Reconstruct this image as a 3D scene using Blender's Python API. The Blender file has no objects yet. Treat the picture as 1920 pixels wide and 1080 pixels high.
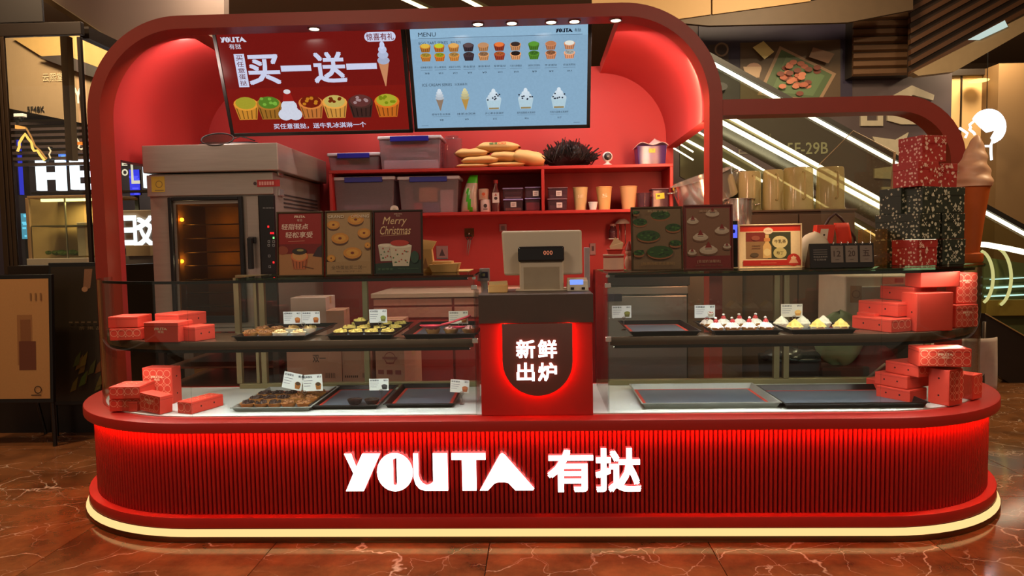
import bpy, bmesh, math, random
from mathutils import Vector, Matrix
random.seed(7)
PI = math.pi
S = bpy.context.scene
COL = S.collection

# ------------------------------------------------------------------ camera
CP = Vector((0.04445, -3.09529, 1.3485))
FW = Vector((-0.036949, 0.99731, -0.063297)).normalized()
RI = Vector((0.999211, 0.035948, -0.016882)); RI = (RI - FW*RI.dot(FW)).normalized()
UP = RI.cross(FW)
FPX = 1313.65
cd = bpy.data.cameras.new('camera'); co = bpy.data.objects.new('camera', cd); COL.objects.link(co)
cd.sensor_width = 36.0; cd.lens = FPX/1920*36.0; cd.clip_start = .05; cd.clip_end = 100
co.matrix_world = Matrix(((RI.x, UP.x, -FW.x, CP.x), (RI.y, UP.y, -FW.y, CP.y), (RI.z, UP.z, -FW.z, CP.z), (0, 0, 0, 1)))
S.camera = co
S.view_settings.view_transform = 'Standard'; S.view_settings.look = 'None'
S.view_settings.exposure = 0.12; S.view_settings.gamma = 1.0; S.view_settings.use_curve_mapping = False
S.cycles.transparent_max_bounces = 40; S.cycles.max_bounces = 8; S.cycles.sample_clamp_indirect = 4.0
S.cycles.caustics_reflective = False; S.cycles.caustics_refractive = False
# ------------------------------------------------------------------ world and lamps
wd = bpy.data.worlds.new('mall'); S.world = wd; wd.use_nodes = True
wd.node_tree.nodes['Background'].inputs[0].default_value = (.95, .72, .52, 1)
wd.node_tree.nodes['Background'].inputs[1].default_value = .22
def lamp(kind, loc, power, col=(1, .75, .5), size=1.0, size_y=None, aim=None, spot=None, blend=.5):
    l = bpy.data.lights.new(kind.lower() + '_lamp', kind); l.energy = power; l.color = col
    if kind == 'AREA':
        l.size = size
        if size_y: l.shape = 'RECTANGLE'; l.size_y = size_y
        else: l.shape = 'DISK'
    else: l.shadow_soft_size = size
    if spot: l.spot_size = math.radians(spot); l.spot_blend = blend
    o = bpy.data.objects.new(l.name, l); COL.objects.link(o); o.location = loc
    if aim is not None:
        o.rotation_euler = (Vector(aim) - Vector(loc)).to_track_quat('-Z', 'Y').to_euler()
    return o
WARM = (1, .70, .42)
# warm hall ceiling lamps: downlights, plus added fill where marked
lamp('AREA', (-2.0, -3.4, 3.9), 36, (1, .76, .54), 1.1, aim=(-.8, .3, .4))  # this and the next: big soft lamps added to fill the kiosk front
lamp('AREA', (1.9, -3.4, 3.9), 36, (1, .76, .54), 1.1, aim=(.9, .3, .4))
lamp('AREA', (-4.2, .2, 4.1), 55, WARM, .25, aim=(-4.2, .5, 0))
lamp('AREA', (-3.7, 1.2, 4.1), 34, WARM, .2, aim=(-3.6, 1.3, 0))
lamp('AREA', (-4.7, 3.4, 4.1), 120, (1, .78, .5), .6, aim=(-4.9, 4.6, 1.5))  # added to brighten the inner facade
lamp('AREA', (-2.6, 3.0, 4.1), 28, (1, .85, .7), .5, aim=(-2.6, 3.4, 0))
lamp('AREA', (0, 3.0, 4.15), 40, (1, .78, .55), .8, aim=(0, 5, 2.6))
lamp('AREA', (2.4, 2.6, 4.1), 95, (1, .76, .46), .6, aim=(2.6, 4.6, 2))
lamp('AREA', (5.2, 4.95, 3.7), 45, (1, .78, .48), .5, aim=(5.6, 5.6, 1.6))
lamp('AREA', (4.2, .6, 4.1), 90, (1, .74, .42), .4, aim=(4.0, 1.0, 0))
# downlights under the big arch
for x in (-1.3, -.4, .1, .55):
    lamp('AREA', (x, 1.02, 2.54), 5.5, (1, .84, .74), .09, aim=(x + .1, 1.85, .6))
for x in (-1.15, -.35, .25):  # three more lamps added to brighten the top shelf
    lamp('AREA', (x, 1.62, 2.56), 3, (1, .86, .76), .12, aim=(x, 1.9, 2.0))
lamp('SPOT', (.50, .915, 2.565), 34, (1, .62, .38), .02, aim=(1.0, .90, 1.75), spot=46)  # spot added to brighten the right post
# strips behind the front ring of the arch, washing the vault
lamp('AREA', (.94, 1.0, 2.25), 11, (1, .55, .34), .06, .9, aim=(.9, 2.1, 2.3))
lamp('AREA', (-2.0, 1.0, 2.5), 7, (1, .74, .64), .06, .5, aim=(-2.2, 2.1, 2.1))
lamp('AREA', (1.02, 1.02, 1.6), 5, (1, .42, .2), .05, .9, aim=(.6, 2.0, 1.5))
# a small spot on the counter display at the right
lamp('SPOT', (1.35, -.15, 2.05), 30, (1, .74, .44), .04, aim=(1.13, .3, 1.28), spot=22)

def A(u, v, y):
    'the point at depth y that lies along the sight line of pixel u, v'
    d = FW*FPX + RI*(u - 960) - UP*(v - 540)
    return CP + d*((y - CP.y)/d.y)
def G(u, v, z):
    'the same on the level z'
    d = FW*FPX + RI*(u - 960) - UP*(v - 540)
    return CP + d*((z - CP.z)/d.z)
def AX(u, v, x):
    d = FW*FPX + RI*(u - 960) - UP*(v - 540)
    return CP + d*((x - CP.x)/d.x)
def PXM(y): return (y - CP.y)/FPX   # metres per pixel at depth y
# ------------------------------------------------------------------ materials
def lin(c):
    return tuple(((x/255)/12.92 if x/255 <= .04045 else ((x/255 + .055)/1.055)**2.4) for x in c[:3])
MATS = {}
def nt(name):
    m = bpy.data.materials.new(name); m.use_nodes = True
    t = m.node_tree; t.nodes.clear()
    o = t.nodes.new('ShaderNodeOutputMaterial')
    return m, t, o
def N(t, kind, **kw):
    n = t.nodes.new(kind)
    for k, v in kw.items():
        if k in n.inputs: n.inputs[k].default_value = v
        else: setattr(n, k, v)
    return n
def mat(name, col, rough=.5, metal=0.0, var=.12, scale=14.0, bump=.0, coat=0.0, spec=.5, emit=0.0, stretch=None, trans=0.0):
    'painted / metal / card surface: base colour with slight procedural unevenness'
    if name in MATS: return MATS[name]
    m, t, o = nt(name)
    b = N(t, 'ShaderNodeBsdfPrincipled'); b.inputs['Roughness'].default_value = rough; b.inputs['Metallic'].default_value = metal
    b.inputs['Specular IOR Level'].default_value = spec; b.inputs['Coat Weight'].default_value = coat
    c = lin(col)
    tc = N(t, 'ShaderNodeTexCoord'); mp = N(t, 'ShaderNodeMapping'); t.links.new(tc.outputs['Object'], mp.inputs[0])
    if stretch: mp.inputs['Scale'].default_value = stretch
    nz = N(t, 'ShaderNodeTexNoise', Scale=scale, Detail=3.0); t.links.new(mp.outputs[0], nz.inputs['Vector'])
    mx = N(t, 'ShaderNodeMix', data_type='RGBA')
    mx.inputs[6].default_value = (*[x*(1 - var) for x in c], 1); mx.inputs[7].default_value = (*[min(1, x*(1 + var)) for x in c], 1)
    t.links.new(nz.outputs[0], mx.inputs[0]); t.links.new(mx.outputs[2], b.inputs['Base Color'])
    if bump:
        bp = N(t, 'ShaderNodeBump', Strength=bump, Distance=.002); t.links.new(nz.outputs[0], bp.inputs['Height']); t.links.new(bp.outputs[0], b.inputs['Normal'])
    if emit:
        b.inputs['Emission Strength'].default_value = emit; t.links.new(mx.outputs[2], b.inputs['Emission Color'])
    t.links.new(b.outputs[0], o.inputs[0]); MATS[name] = m
    return m
def glow(name, col, k):
    if name in MATS: return MATS[name]
    m, t, o = nt(name)
    e = N(t, 'ShaderNodeEmission', Strength=k); e.inputs[0].default_value = (*lin(col), 1)
    t.links.new(e.outputs[0], o.inputs[0]); MATS[name] = m
    return m
def clear(name, tint=(245, 250, 247), rough=.0, ior=1.45, body=None, amount=0.0):
    'clear sheet: fresnel reflection over a transparent body, optionally clouded'
    if name in MATS: return MATS[name]
    m, t, o = nt(name)
    tr = N(t, 'ShaderNodeBsdfTransparent'); tr.inputs[0].default_value = (*lin(tint), 1)
    gl = N(t, 'ShaderNodeBsdfGlossy', Roughness=rough)
    lw = N(t, 'ShaderNodeLayerWeight', Blend=.5); pw = N(t, 'ShaderNodeMath', operation='POWER'); pw.inputs[1].default_value = 5.0
    t.links.new(lw.outputs['Facing'], pw.inputs[0]); f0 = ((ior - 1)/(ior + 1))**2
    fr = N(t, 'ShaderNodeMath', operation='MULTIPLY_ADD'); fr.inputs[1].default_value = .85 - f0; fr.inputs[2].default_value = f0; t.links.new(pw.outputs[0], fr.inputs[0])
    last = tr
    if body:
        df = N(t, 'ShaderNodeBsdfDiffuse'); nz = N(t, 'ShaderNodeTexNoise', Scale=20.0)
        mxc = N(t, 'ShaderNodeMix', data_type='RGBA'); c = lin(body)
        mxc.inputs[6].default_value = (*[x*.85 for x in c], 1); mxc.inputs[7].default_value = (*c, 1)
        t.links.new(nz.outputs[0], mxc.inputs[0]); t.links.new(mxc.outputs[2], df.inputs[0])
        tl = N(t, 'ShaderNodeBsdfTranslucent'); t.links.new(mxc.outputs[2], tl.inputs[0])
        m2 = N(t, 'ShaderNodeMixShader', Fac=.5); t.links.new(df.outputs[0], m2.inputs[1]); t.links.new(tl.outputs[0], m2.inputs[2])
        mb = N(t, 'ShaderNodeMixShader', Fac=amount); t.links.new(tr.outputs[0], mb.inputs[1]); t.links.new(m2.outputs[0], mb.inputs[2]); last = mb
    mx = N(t, 'ShaderNodeMixShader')
    t.links.new(fr.outputs[0], mx.inputs[0]); t.links.new(last.outputs[0], mx.inputs[1]); t.links.new(gl.outputs[0], mx.inputs[2])
    t.links.new(mx.outputs[0], o.inputs[0]); MATS[name] = m
    return m
def printmat(name, rough=.5, emit=0.0, coat=0.0):
    'flat print or screen: colours come from the mesh'
    if name in MATS: return MATS[name]
    m, t, o = nt(name)
    at = N(t, 'ShaderNodeAttribute', attribute_name='Col')
    nz = N(t, 'ShaderNodeTexNoise', Scale=90.0); tc = N(t, 'ShaderNodeTexCoord'); t.links.new(tc.outputs['Object'], nz.inputs['Vector'])
    hs = N(t, 'ShaderNodeHueSaturation'); mr = N(t, 'ShaderNodeMapRange'); mr.inputs[3].default_value = .93; mr.inputs[4].default_value = 1.07
    t.links.new(nz.outputs[0], mr.inputs[0]); t.links.new(mr.outputs[0], hs.inputs['Value']); t.links.new(at.outputs['Color'], hs.inputs['Color'])
    if emit:
        e = N(t, 'ShaderNodeEmission', Strength=emit); t.links.new(hs.outputs[0], e.inputs[0])
        g = N(t, 'ShaderNodeBsdfGlossy', Roughness=.25); f = N(t, 'ShaderNodeFresnel', IOR=1.15)
        mx = N(t, 'ShaderNodeMixShader'); t.links.new(f.outputs[0], mx.inputs[0]); t.links.new(e.outputs[0], mx.inputs[1]); t.links.new(g.outputs[0], mx.inputs[2])
        t.links.new(mx.outputs[0], o.inputs[0])
    else:
        b = N(t, 'ShaderNodeBsdfPrincipled'); b.inputs['Roughness'].default_value = rough; b.inputs['Coat Weight'].default_value = coat
        t.links.new(hs.outputs[0], b.inputs['Base Color']); t.links.new(b.outputs[0], o.inputs[0])
    MATS[name] = m
    return m

# ------------------------------------------------------------------ mesh building
class B:
    'collects shapes into one mesh; face colours are kept for prints'
    def __init__(s): s.v = []; s.f = []; s.c = []; s.m = []; s.mi = 0
    def add(s, vs, fs, c=None):
        n = len(s.v); s.v += [tuple(v) for v in vs]; s.f += [tuple(i + n for i in f) for f in fs]; s.c += [c]*len(fs); s.m += [s.mi]*len(fs); return s
    def box(s, x0, x1, y0, y1, z0, z1, c=None):
        return s.add([(x0, y0, z0), (x1, y0, z0), (x1, y1, z0), (x0, y1, z0), (x0, y0, z1), (x1, y0, z1), (x1, y1, z1), (x0, y1, z1)],
                     [(0, 3, 2, 1), (4, 5, 6, 7), (0, 1, 5, 4), (1, 2, 6, 5), (2, 3, 7, 6), (3, 0, 4, 7)], c)
    def hexa(s, P, c=None):
        'eight corners: bottom ring then top ring'
        return s.add(P, [(0, 3, 2, 1), (4, 5, 6, 7), (0, 1, 5, 4), (1, 2, 6, 5), (2, 3, 7, 6), (3, 0, 4, 7)], c)
    def prism(s, pts, a, b, axis='z', c=None):
        'pts counter-clockwise seen from +axis (z: x,y  y: x,z seen from -y)'
        n = len(pts)
        if axis == 'z': lo = [(p[0], p[1], a) for p in pts]; hi = [(p[0], p[1], b) for p in pts]
        elif axis == 'y': lo = [(p[0], b, p[1]) for p in pts]; hi = [(p[0], a, p[1]) for p in pts]
        else: lo = [(a, p[0], p[1]) for p in pts]; hi = [(b, p[0], p[1]) for p in pts]
        return s.add(lo + hi, [tuple(range(n))[::-1], tuple(range(n, 2*n))] + [(i, (i + 1) % n, n + (i + 1) % n, n + i) for i in range(n)], c)
    def lathe(s, prof, n=20, o=(0, 0, 0), flute=0.0, k=0, c=None, cap=True):
        vs = []; fs = []
        for (r, z) in prof:
            for i in range(n):
                a = 2*PI*i/n; q = r*(1 + (flute if i % 2 else -flute))
                vs.append((o[0] + q*math.cos(a), o[1] + q*math.sin(a), o[2] + z))
        for j in range(len(prof) - 1):
            for i in range(n):
                fs.append((j*n + i, j*n + (i + 1) % n, (j + 1)*n + (i + 1) % n, (j + 1)*n + i))
        if cap:
            fs.append(tuple(range(n))[::-1]); fs.append(tuple(range((len(prof) - 1)*n, len(prof)*n)))
        return s.add(vs, fs, c)
    def tube(s, pts, r, n=6, closed=False, c=None):
        pts = [Vector(p) for p in pts]; vs = []; fs = []; m = len(pts); up = Vector((0, 0, 1)); ref = None
        for i, p in enumerate(pts):
            if closed: d = pts[(i + 1) % m] - pts[i - 1]
            else: d = pts[min(i + 1, m - 1)] - pts[max(i - 1, 0)]
            d.normalize()
            if ref is None: ref = d.cross(up) if abs(d.z) < .9 else d.cross(Vector((1, 0, 0)))
            ref = (ref - d*ref.dot(d)).normalized(); q = d.cross(ref)
            rr = r[i] if isinstance(r, (list, tuple)) else r
            for j in range(n):
                a = 2*PI*j/n; vs.append(p + ref*math.cos(a)*rr + q*math.sin(a)*rr)
        for i in range(m if closed else m - 1):
            for j in range(n):
                a = i*n + j; b = i*n + (j + 1) % n; e = ((i + 1) % m)*n
                fs.append((a, b, e + (j + 1) % n, e + j))
        if not closed: fs.append(tuple(range(n))[::-1]); fs.append(tuple(range((m - 1)*n, m*n)))
        return s.add(vs, fs, c)
    def blob(s, o, r, seed=0, amp=.15, nu=12, nv=8, c=None, sq=1.0):
        'lumpy ellipsoid'
        rnd = random.Random(seed); ph = [rnd.uniform(0, 6.28) for _ in range(6)]; vs = []; fs = []
        for j in range(nv + 1):
            t = PI*j/nv - PI/2
            for i in range(nu):
                a = 2*PI*i/nu; ct = abs(math.cos(t))**sq
                k = 1 + amp*(math.sin(2*a + ph[0])*math.cos(2*t + ph[1])*.6 + math.sin(3*a + 2*t + ph[2])*.4 + math.sin(5*a - 3*t + ph[3])*.25)
                vs.append((o[0] + r[0]*k*ct*math.cos(a), o[1] + r[1]*k*ct*math.sin(a), o[2] + r[2]*k*math.sin(t)))
        for j in range(nv):
            for i in range(nu):
                fs.append((j*nu + i, j*nu + (i + 1) % nu, (j + 1)*nu + (i + 1) % nu, (j + 1)*nu + i))
        return s.add(vs, fs, c)
    def grid(s, fn, nu, nv, c=None):
        vs = [fn(i/nu, j/nv) for j in range(nv + 1) for i in range(nu + 1)]; w = nu + 1
        return s.add(vs, [(j*w + i, j*w + i + 1, (j + 1)*w + i + 1, (j + 1)*w + i) for j in range(nv) for i in range(nu)], c)
    def move(s, M, start=0):
        s.v = s.v[:start] + [tuple(M @ Vector(v)) for v in s.v[start:]]; return s
    def make(s, name, ms, parent=None, smooth=False, bevel=0.0, loc=None, rz=0.0, seg=2, solid=0.0, weld=False):
        me = bpy.data.meshes.new(name); me.from_pydata(s.v, [], s.f)
        for m in (ms if isinstance(ms, (list, tuple)) else [ms]): me.materials.append(m)
        if s.mi: me.polygons.foreach_set('material_index', s.m)
        if any(c is not None for c in s.c):
            at = me.color_attributes.new('Col', 'FLOAT_COLOR', 'CORNER'); arr = []
            for p, c in zip(me.polygons, s.c): arr += [*lin(c or (128, 128, 128)), 1.0]*p.loop_total
            at.data.foreach_set('color', arr)
        if weld or bevel:
            bm = bmesh.new(); bm.from_mesh(me)
            if weld: bmesh.ops.remove_doubles(bm, verts=bm.verts, dist=1e-5)
            if bevel:
                es = [e for e in bm.edges if len(e.link_faces) == 2 and e.calc_face_angle(0) > .5]
                bmesh.ops.bevel(bm, geom=es, offset=bevel, segments=seg, affect='EDGES', profile=.5, clamp_overlap=True)
            bm.to_mesh(me); bm.free()
        if smooth:
            me.polygons.foreach_set('use_smooth', [True]*len(me.polygons))
            if smooth is not True: me.set_sharp_from_angle(angle=math.radians(smooth))
        me.update()
        o = bpy.data.objects.new(name, me); COL.objects.link(o)
        if parent: o.parent = parent
        if loc is not None: o.location = loc
        if rz: o.rotation_euler = (0, 0, rz)
        if solid:
            md = o.modifiers.new('wall', 'SOLIDIFY'); md.thickness = solid; md.offset = 0
        return o
def tag(o, label, cat, group=None, kind=None):
    if label: o['label'] = label
    if cat: o['category'] = cat
    if group: o['group'] = group
    if kind: o['kind'] = kind
    return o
def thing(name, label, cat, loc=(0, 0, 0), rz=0.0, group=None, rot=None):
    o = bpy.data.objects.new(name, None); COL.objects.link(o); o.location = loc
    o.rotation_euler = rot if rot else (0, 0, rz); o.empty_display_size = .05
    return tag(o, label, cat, group)
def struct(o): o['kind'] = 'structure'; return o
def copy_thing(r, loc=None, rz=None, label=None, scale=None):
    c = r.copy(); COL.objects.link(c)
    if loc is not None: c.location = loc
    if rz is not None: c.rotation_euler = (0, 0, rz)
    if label: c['label'] = label
    if scale: c.scale = (scale,)*3
    for ch in list(r.children):
        d = ch.copy(); COL.objects.link(d); d.parent = c
        for g in list(ch.children):
            e = g.copy(); COL.objects.link(e); e.parent = d
    return c
# ------------------------------------------------------------------ lettering
TX = {}
def text_geo(body, bold=0.0, ext=0.0):
    key = (body, bold, ext)
    if key in TX: return TX[key]
    cu = bpy.data.curves.new('t', 'FONT'); cu.body = body; cu.size = 1.0; cu.extrude = ext; cu.resolution_u = 2
    ob = bpy.data.objects.new('t', cu); me = ob.to_mesh()
    vs = [tuple(v.co) for v in me.vertices]; fs = [tuple(p.vertices) for p in me.polygons]
    ob.to_mesh_clear(); bpy.data.objects.remove(ob); bpy.data.curves.remove(cu)
    if bold and vs:
        n = len(vs); v0, f0 = vs, fs; vs, fs = [], []; h = bold*.5
        for j, (dx, dy) in enumerate(((0, 0), (h, h), (-h, h), (h, -h), (-h, -h))):
            vs += [(v[0] + dx, v[1] + dy, v[2] + j*.00005) for v in v0]; fs += [tuple(i + j*n for i in f) for f in f0]
    if not vs: vs = [(0, 0, 0), (1, 0, 0), (1, 1, 0)]; fs = [(0, 1, 2)]
    x0 = min(v[0] for v in vs); x1 = max(v[0] for v in vs); y0 = min(v[1] for v in vs); y1 = max(v[1] for v in vs)
    TX[key] = ([((v[0] - x0)/max(1e-6, x1 - x0), (v[1] - y0)/max(1e-6, y1 - y0), v[2]) for v in vs], fs)
    return TX[key]
class P(B):
    'a flat print in the x-z plane facing -y; every new shape lies a hair in front of the last'
    def __init__(s, step=.00025): super().__init__(); s.k = 0.0; s.step = step
    def up(s): s.k -= s.step
    def poly(s, pts, c): s.up(); return s.add([(p[0], s.k, p[1]) for p in pts], [tuple(range(len(pts)))], c)
    def rect(s, x0, z0, x1, z1, c): return s.poly([(x0, z0), (x1, z0), (x1, z1), (x0, z1)], c)
    def ell(s, x, z, rx, rz, c, n=16, a0=0, a1=2*PI):
        return s.poly([(x + rx*math.cos(a0 + (a1 - a0)*i/n), z + rz*math.sin(a0 + (a1 - a0)*i/n)) for i in range(n if a1 - a0 > 6.2 else n + 1)], c)
    def ring(s, x, z, r, w, c, n=20, a0=0, a1=2*PI):
        s.up(); vs = []; full = a1 - a0 > 6.2
        m = n if full else n + 1
        for i in range(m):
            a = a0 + (a1 - a0)*i/n
            vs += [(x + (r - w)*math.cos(a), s.k, z + (r - w)*math.sin(a)), (x + r*math.cos(a), s.k, z + r*math.sin(a))]
        return s.add(vs, [(2*i, 2*i + 1, (2*i + 3) % (2*m), (2*i + 2) % (2*m)) for i in range(n)], c)
    def line(s, x0, z0, x1, z1, w, c):
        d = Vector((x1 - x0, z1 - z0)).normalized(); q = Vector((-d.y, d.x))*w/2
        return s.poly([(x0 - q.x, z0 - q.y), (x1 - q.x, z1 - q.y), (x1 + q.x, z1 + q.y), (x0 + q.x, z0 + q.y)], c)
    def text(s, body, x0, z0, x1, z1, c, bold=0.0, shear=0.0):
        s.up(); vs, fs = text_geo(body, bold)
        return s.add([(x0 + (x1 - x0)*v[0] + shear*(z1 - z0)*v[1], s.k - v[2], z0 + (z1 - z0)*v[1]) for v in vs], fs, c)
    def tart(s, x, z, w, h, shell, top, spot=None, seed=0):
        'a little picture of a filled tart'
        dk = tuple(int(k*.6) for k in shell)
        s.poly([(x - w*.36, z - h*.5), (x + w*.36, z - h*.5), (x + w*.5, z + h*.1), (x - w*.5, z + h*.1)], shell)
        for i in range(5): s.line(x - w*.32 + i*w*.16, z - h*.46, x - w*.42 + i*w*.21, z + h*.08, w*.04, dk)
        s.ell(x, z + h*.12, w*.5, h*.26, tuple(min(255, int(k*1.15)) for k in shell))
        s.ell(x, z + h*.16, w*.42, h*.24, top)
        if spot:
            r = random.Random(seed)
            for i in range(7): s.ell(x + r.uniform(-.28, .28)*w, z + h*.18 + r.uniform(-.12, .14)*h, w*.08, h*.06, spot, 6)
PR = printmat('flat print', .45); PRG = printmat('coated print', .3, coat=.3)
BRAND = [([(140, 214), (182, 214), (208, 284), (243, 214), (345, 214), (246, 415), (145, 415), (190, 320)],),
         ('O',),
         ([(530, 214), (558, 214), (558, 330), (566, 355), (582, 374), (603, 383), (624, 378), (640, 366), (640, 214), (722, 214), (722, 415), (592, 415), (560, 404), (540, 380), (530, 345)],),
         ([(745, 214), (935, 214), (935, 250), (882, 250), (882, 415), (803, 415), (803, 250), (745, 250)],),
         ([(1016, 222), (1028, 214), (1042, 222), (1205, 404), (1198, 415), (1100, 415), (1080, 395), (1062, 376), (1040, 370), (1004, 370), (982, 378), (945, 415), (900, 415)],)]
def brand_shapes():
    'outlines of the five letters of the brand name, 0..1 wide and 0..1 high, holes apart'
    out = []
    for k in BRAND:
        if k[0] == 'O':
            o = [(425 + 101*math.cos(a*PI/16), 314 + 103*math.sin(a*PI/16)) for a in range(32)]
            h = [(416, 245), (436, 238), (436, 378), (424, 384), (416, 378)]
            out.append((o, h))
        else: out.append((k[0], None))
    q = lambda L: [((x - 140)/1065, (417 - z)/205) for x, z in L] if L else None
    return [(q(a), q(h)) for a, h in out]
BR = brand_shapes()
def ccw(L):
    a = sum(L[i][0]*L[(i + 1) % len(L)][1] - L[(i + 1) % len(L)][0]*L[i][1] for i in range(len(L)))
    return L if a > 0 else L[::-1]
def tess(outer, hole):
    'triangles of an outline with an optional hole'
    from mathutils.geometry import tessellate_polygon
    loops = [[Vector((p[0], p[1], 0)) for p in outer]] + ([[Vector((p[0], p[1], 0)) for p in hole]] if hole else [])
    flat = [p for l in loops for p in l]
    return flat, [tuple(t) for t in tessellate_polygon(loops)]
def p_brand(p, x0, z0, x1, z1, c):
    p.up()
    for o, h in BR:
        vs, fs = tess(o, h)
        p.add([(x0 + v.x*(x1 - x0), p.k, z0 + v.y*(z1 - z0)) for v in vs], fs, c)
# ------------------------------------------------------------------ shared materials
RED = mat('red lacquer', (180, 36, 30), .42, var=.06, scale=3)
REDD = mat('deep red lacquer', (150, 26, 22), .45, var=.08, scale=4)
REDW = mat('red wall paint', (184, 50, 48), .6, var=.06, scale=2)
BLACK = mat('black plastic', (18, 17, 17), .4, var=.2)
DARK = mat('dark bronze frame', (44, 34, 26), .4, .3, var=.15)
STEEL = mat('brushed steel', (176, 170, 164), .28, 1.0, var=.10, scale=6, stretch=(1, 1, 30))
CHROME = mat('polished steel', (225, 220, 215), .16, .85, var=.05)
OLIVE = mat('champagne aluminium', (150, 140, 104), .4, .75, var=.08, scale=8)
WHITE = mat('white plastic', (225, 226, 224), .35, var=.03)
GLASS = clear('clear glass'); ACRY = clear('acrylic', (236, 240, 234), ior=1.4)
CARD = mat('brown cardboard', (196, 132, 92), .8, var=.10, scale=9, bump=.1)
KRAFT = mat('kraft paper', (214, 168, 104), .75, var=.10, scale=12, bump=.15)

# ------------------------------------------------------------------ marble floor
def marble():
    m, t, o = nt('red brown marble')
    b = N(t, 'ShaderNodeBsdfPrincipled', Roughness=.11); b.inputs['Coat Weight'].default_value = .0; b.inputs['Specular IOR Level'].default_value = .6
    tc = N(t, 'ShaderNodeTexCoord'); oi = N(t, 'ShaderNodeObjectInfo')
    ml = N(t, 'ShaderNodeVectorMath', operation='SCALE'); ml.inputs['Scale'].default_value = 37.0
    cb = N(t, 'ShaderNodeCombineXYZ'); t.links.new(oi.outputs['Random'], cb.inputs[0]); t.links.new(oi.outputs['Random'], cb.inputs[1]); t.links.new(cb.outputs[0], ml.inputs[0])
    ad = N(t, 'ShaderNodeVectorMath', operation='ADD'); t.links.new(tc.outputs['Object'], ad.inputs[0]); t.links.new(ml.outputs[0], ad.inputs[1])
    w = N(t, 'ShaderNodeTexNoise', Scale=2.2, Detail=5.0); t.links.new(ad.outputs[0], w.inputs['Vector'])
    wa = N(t, 'ShaderNodeVectorMath', operation='SCALE'); wa.inputs['Scale'].default_value = .55; t.links.new(w.outputs['Color'], wa.inputs[0])
    ad2 = N(t, 'ShaderNodeVectorMath', operation='ADD'); t.links.new(ad.outputs[0], ad2.inputs[0]); t.links.new(wa.outputs[0], ad2.inputs[1])
    base = N(t, 'ShaderNodeTexNoise', Scale=3.0, Detail=8.0, Roughness=.65); t.links.new(ad.outputs[0], base.inputs['Vector'])
    r1 = N(t, 'ShaderNodeValToRGB'); r1.color_ramp.elements[0].position = .32; r1.color_ramp.elements[0].color = (*lin((82, 50, 29)), 1)
    r1.color_ramp.elements[1].position = .72; r1.color_ramp.elements[1].color = (*lin((150, 95, 55)), 1); t.links.new(base.outputs[0], r1.inputs[0])
    last = r1.outputs[0]
    for sc, wid, st in ((1.5, .010, .8), (3.6, .012, .5)):
        mp = N(t, 'ShaderNodeMapping'); mp.inputs['Scale'].default_value = (1, 1.7, 1); mp.inputs['Rotation'].default_value = (0, 0, .6 if sc < 3 else -.5)
        t.links.new(ad2.outputs[0], mp.inputs[0])
        vo = N(t, 'ShaderNodeTexVoronoi', feature='DISTANCE_TO_EDGE', Scale=sc); t.links.new(mp.outputs[0], vo.inputs['Vector'])
        mr = N(t, 'ShaderNodeMapRange'); mr.inputs[1].default_value = 0; mr.inputs[2].default_value = wid; mr.inputs[3].default_value = 1; mr.inputs[4].default_value = 0
        t.links.new(vo.outputs['Distance'], mr.inputs[0])
        nz = N(t, 'ShaderNodeTexNoise', Scale=1.7 if sc < 3 else 2.6); t.links.new(ad.outputs[0], nz.inputs['Vector'])
        m2 = N(t, 'ShaderNodeMapRange'); m2.inputs[1].default_value = .42; m2.inputs[2].default_value = .56; t.links.new(nz.outputs[0], m2.inputs[0])
        mu = N(t, 'ShaderNodeMath', operation='MULTIPLY'); t.links.new(mr.outputs[0], mu.inputs[0]); t.links.new(m2.outputs[0], mu.inputs[1])
        m3 = N(t, 'ShaderNodeMath', operation='MULTIPLY'); m3.inputs[1].default_value = st; t.links.new(mu.outputs[0], m3.inputs[0])
        mx = N(t, 'ShaderNodeMix', data_type='RGBA'); mx.inputs[7].default_value = (*lin((214, 192, 168)), 1)
        t.links.new(m3.outputs[0], mx.inputs[0]); t.links.new(last, mx.inputs[6]); last = mx.outputs[2]
    t.links.new(last, b.inputs['Base Color'])
    b.inputs['IOR'].default_value = 1.5; t.links.new(b.outputs[0], o.inputs[0])
    return m
MARBLE = marble()
fl = B().box(-9, 9, -5, 12, -.06, -.02).make('floor', mat('floor bed', (40, 24, 16), .8)); struct(fl)
T = .98
tile = B().box(-T/2 + .0015, T/2 - .0015, -T/2 + .0015, T/2 - .0015, -.02, 0).make('tile', MARBLE, fl, bevel=.0015, seg=1)
first = True
for i in range(-8, 9):
    for j in range(-4, 9):
        o = tile if first else tile.copy()
        if not first: COL.objects.link(o)
        first = False
        o.location = (.3 + i*T, .05 + j*T, 0)

# ------------------------------------------------------------------ the counter
W, R_, HT, HB = 2.4554, .87, .5558, .5046
YB = .84
def outline(off, yb=YB, na=18, x0=None, x1=None):
    'plan of the counter, pushed out by off, from the left back corner round the front to the right back corner'
    w = W + off; r = R_ + off; L = []
    amax = PI/2 if yb <= R_ else PI/2
    for i in range(na + 1):
        a = i/na*PI/2; L.append((-w + r - r*math.cos(a), -off + r - r*math.sin(a)))
    for i in range(na + 1):
        a = i/na*PI/2; L.append((w - r + r*math.sin(a), -off + r - r*math.cos(a)))
    L = [(x, y) for x, y in L if y <= yb]
    L = [(-w, yb)] + L + [(w, yb)]
    if x0 is not None:
        def cut(L, x, right):
            out = []
            for i, p in enumerate(L):
                inn = p[0] >= x if right else p[0] <= x
                if i:
                    q = L[i - 1]; qi = q[0] >= x if right else q[0] <= x
                    if inn != qi:
                        k = (x - q[0])/(p[0] - q[0]); out.append((x, q[1] + k*(p[1] - q[1])))
                if inn: out.append(p)
            return out
        L = cut(L, x0, True); L = cut(L, x1, False)
    return L
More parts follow.
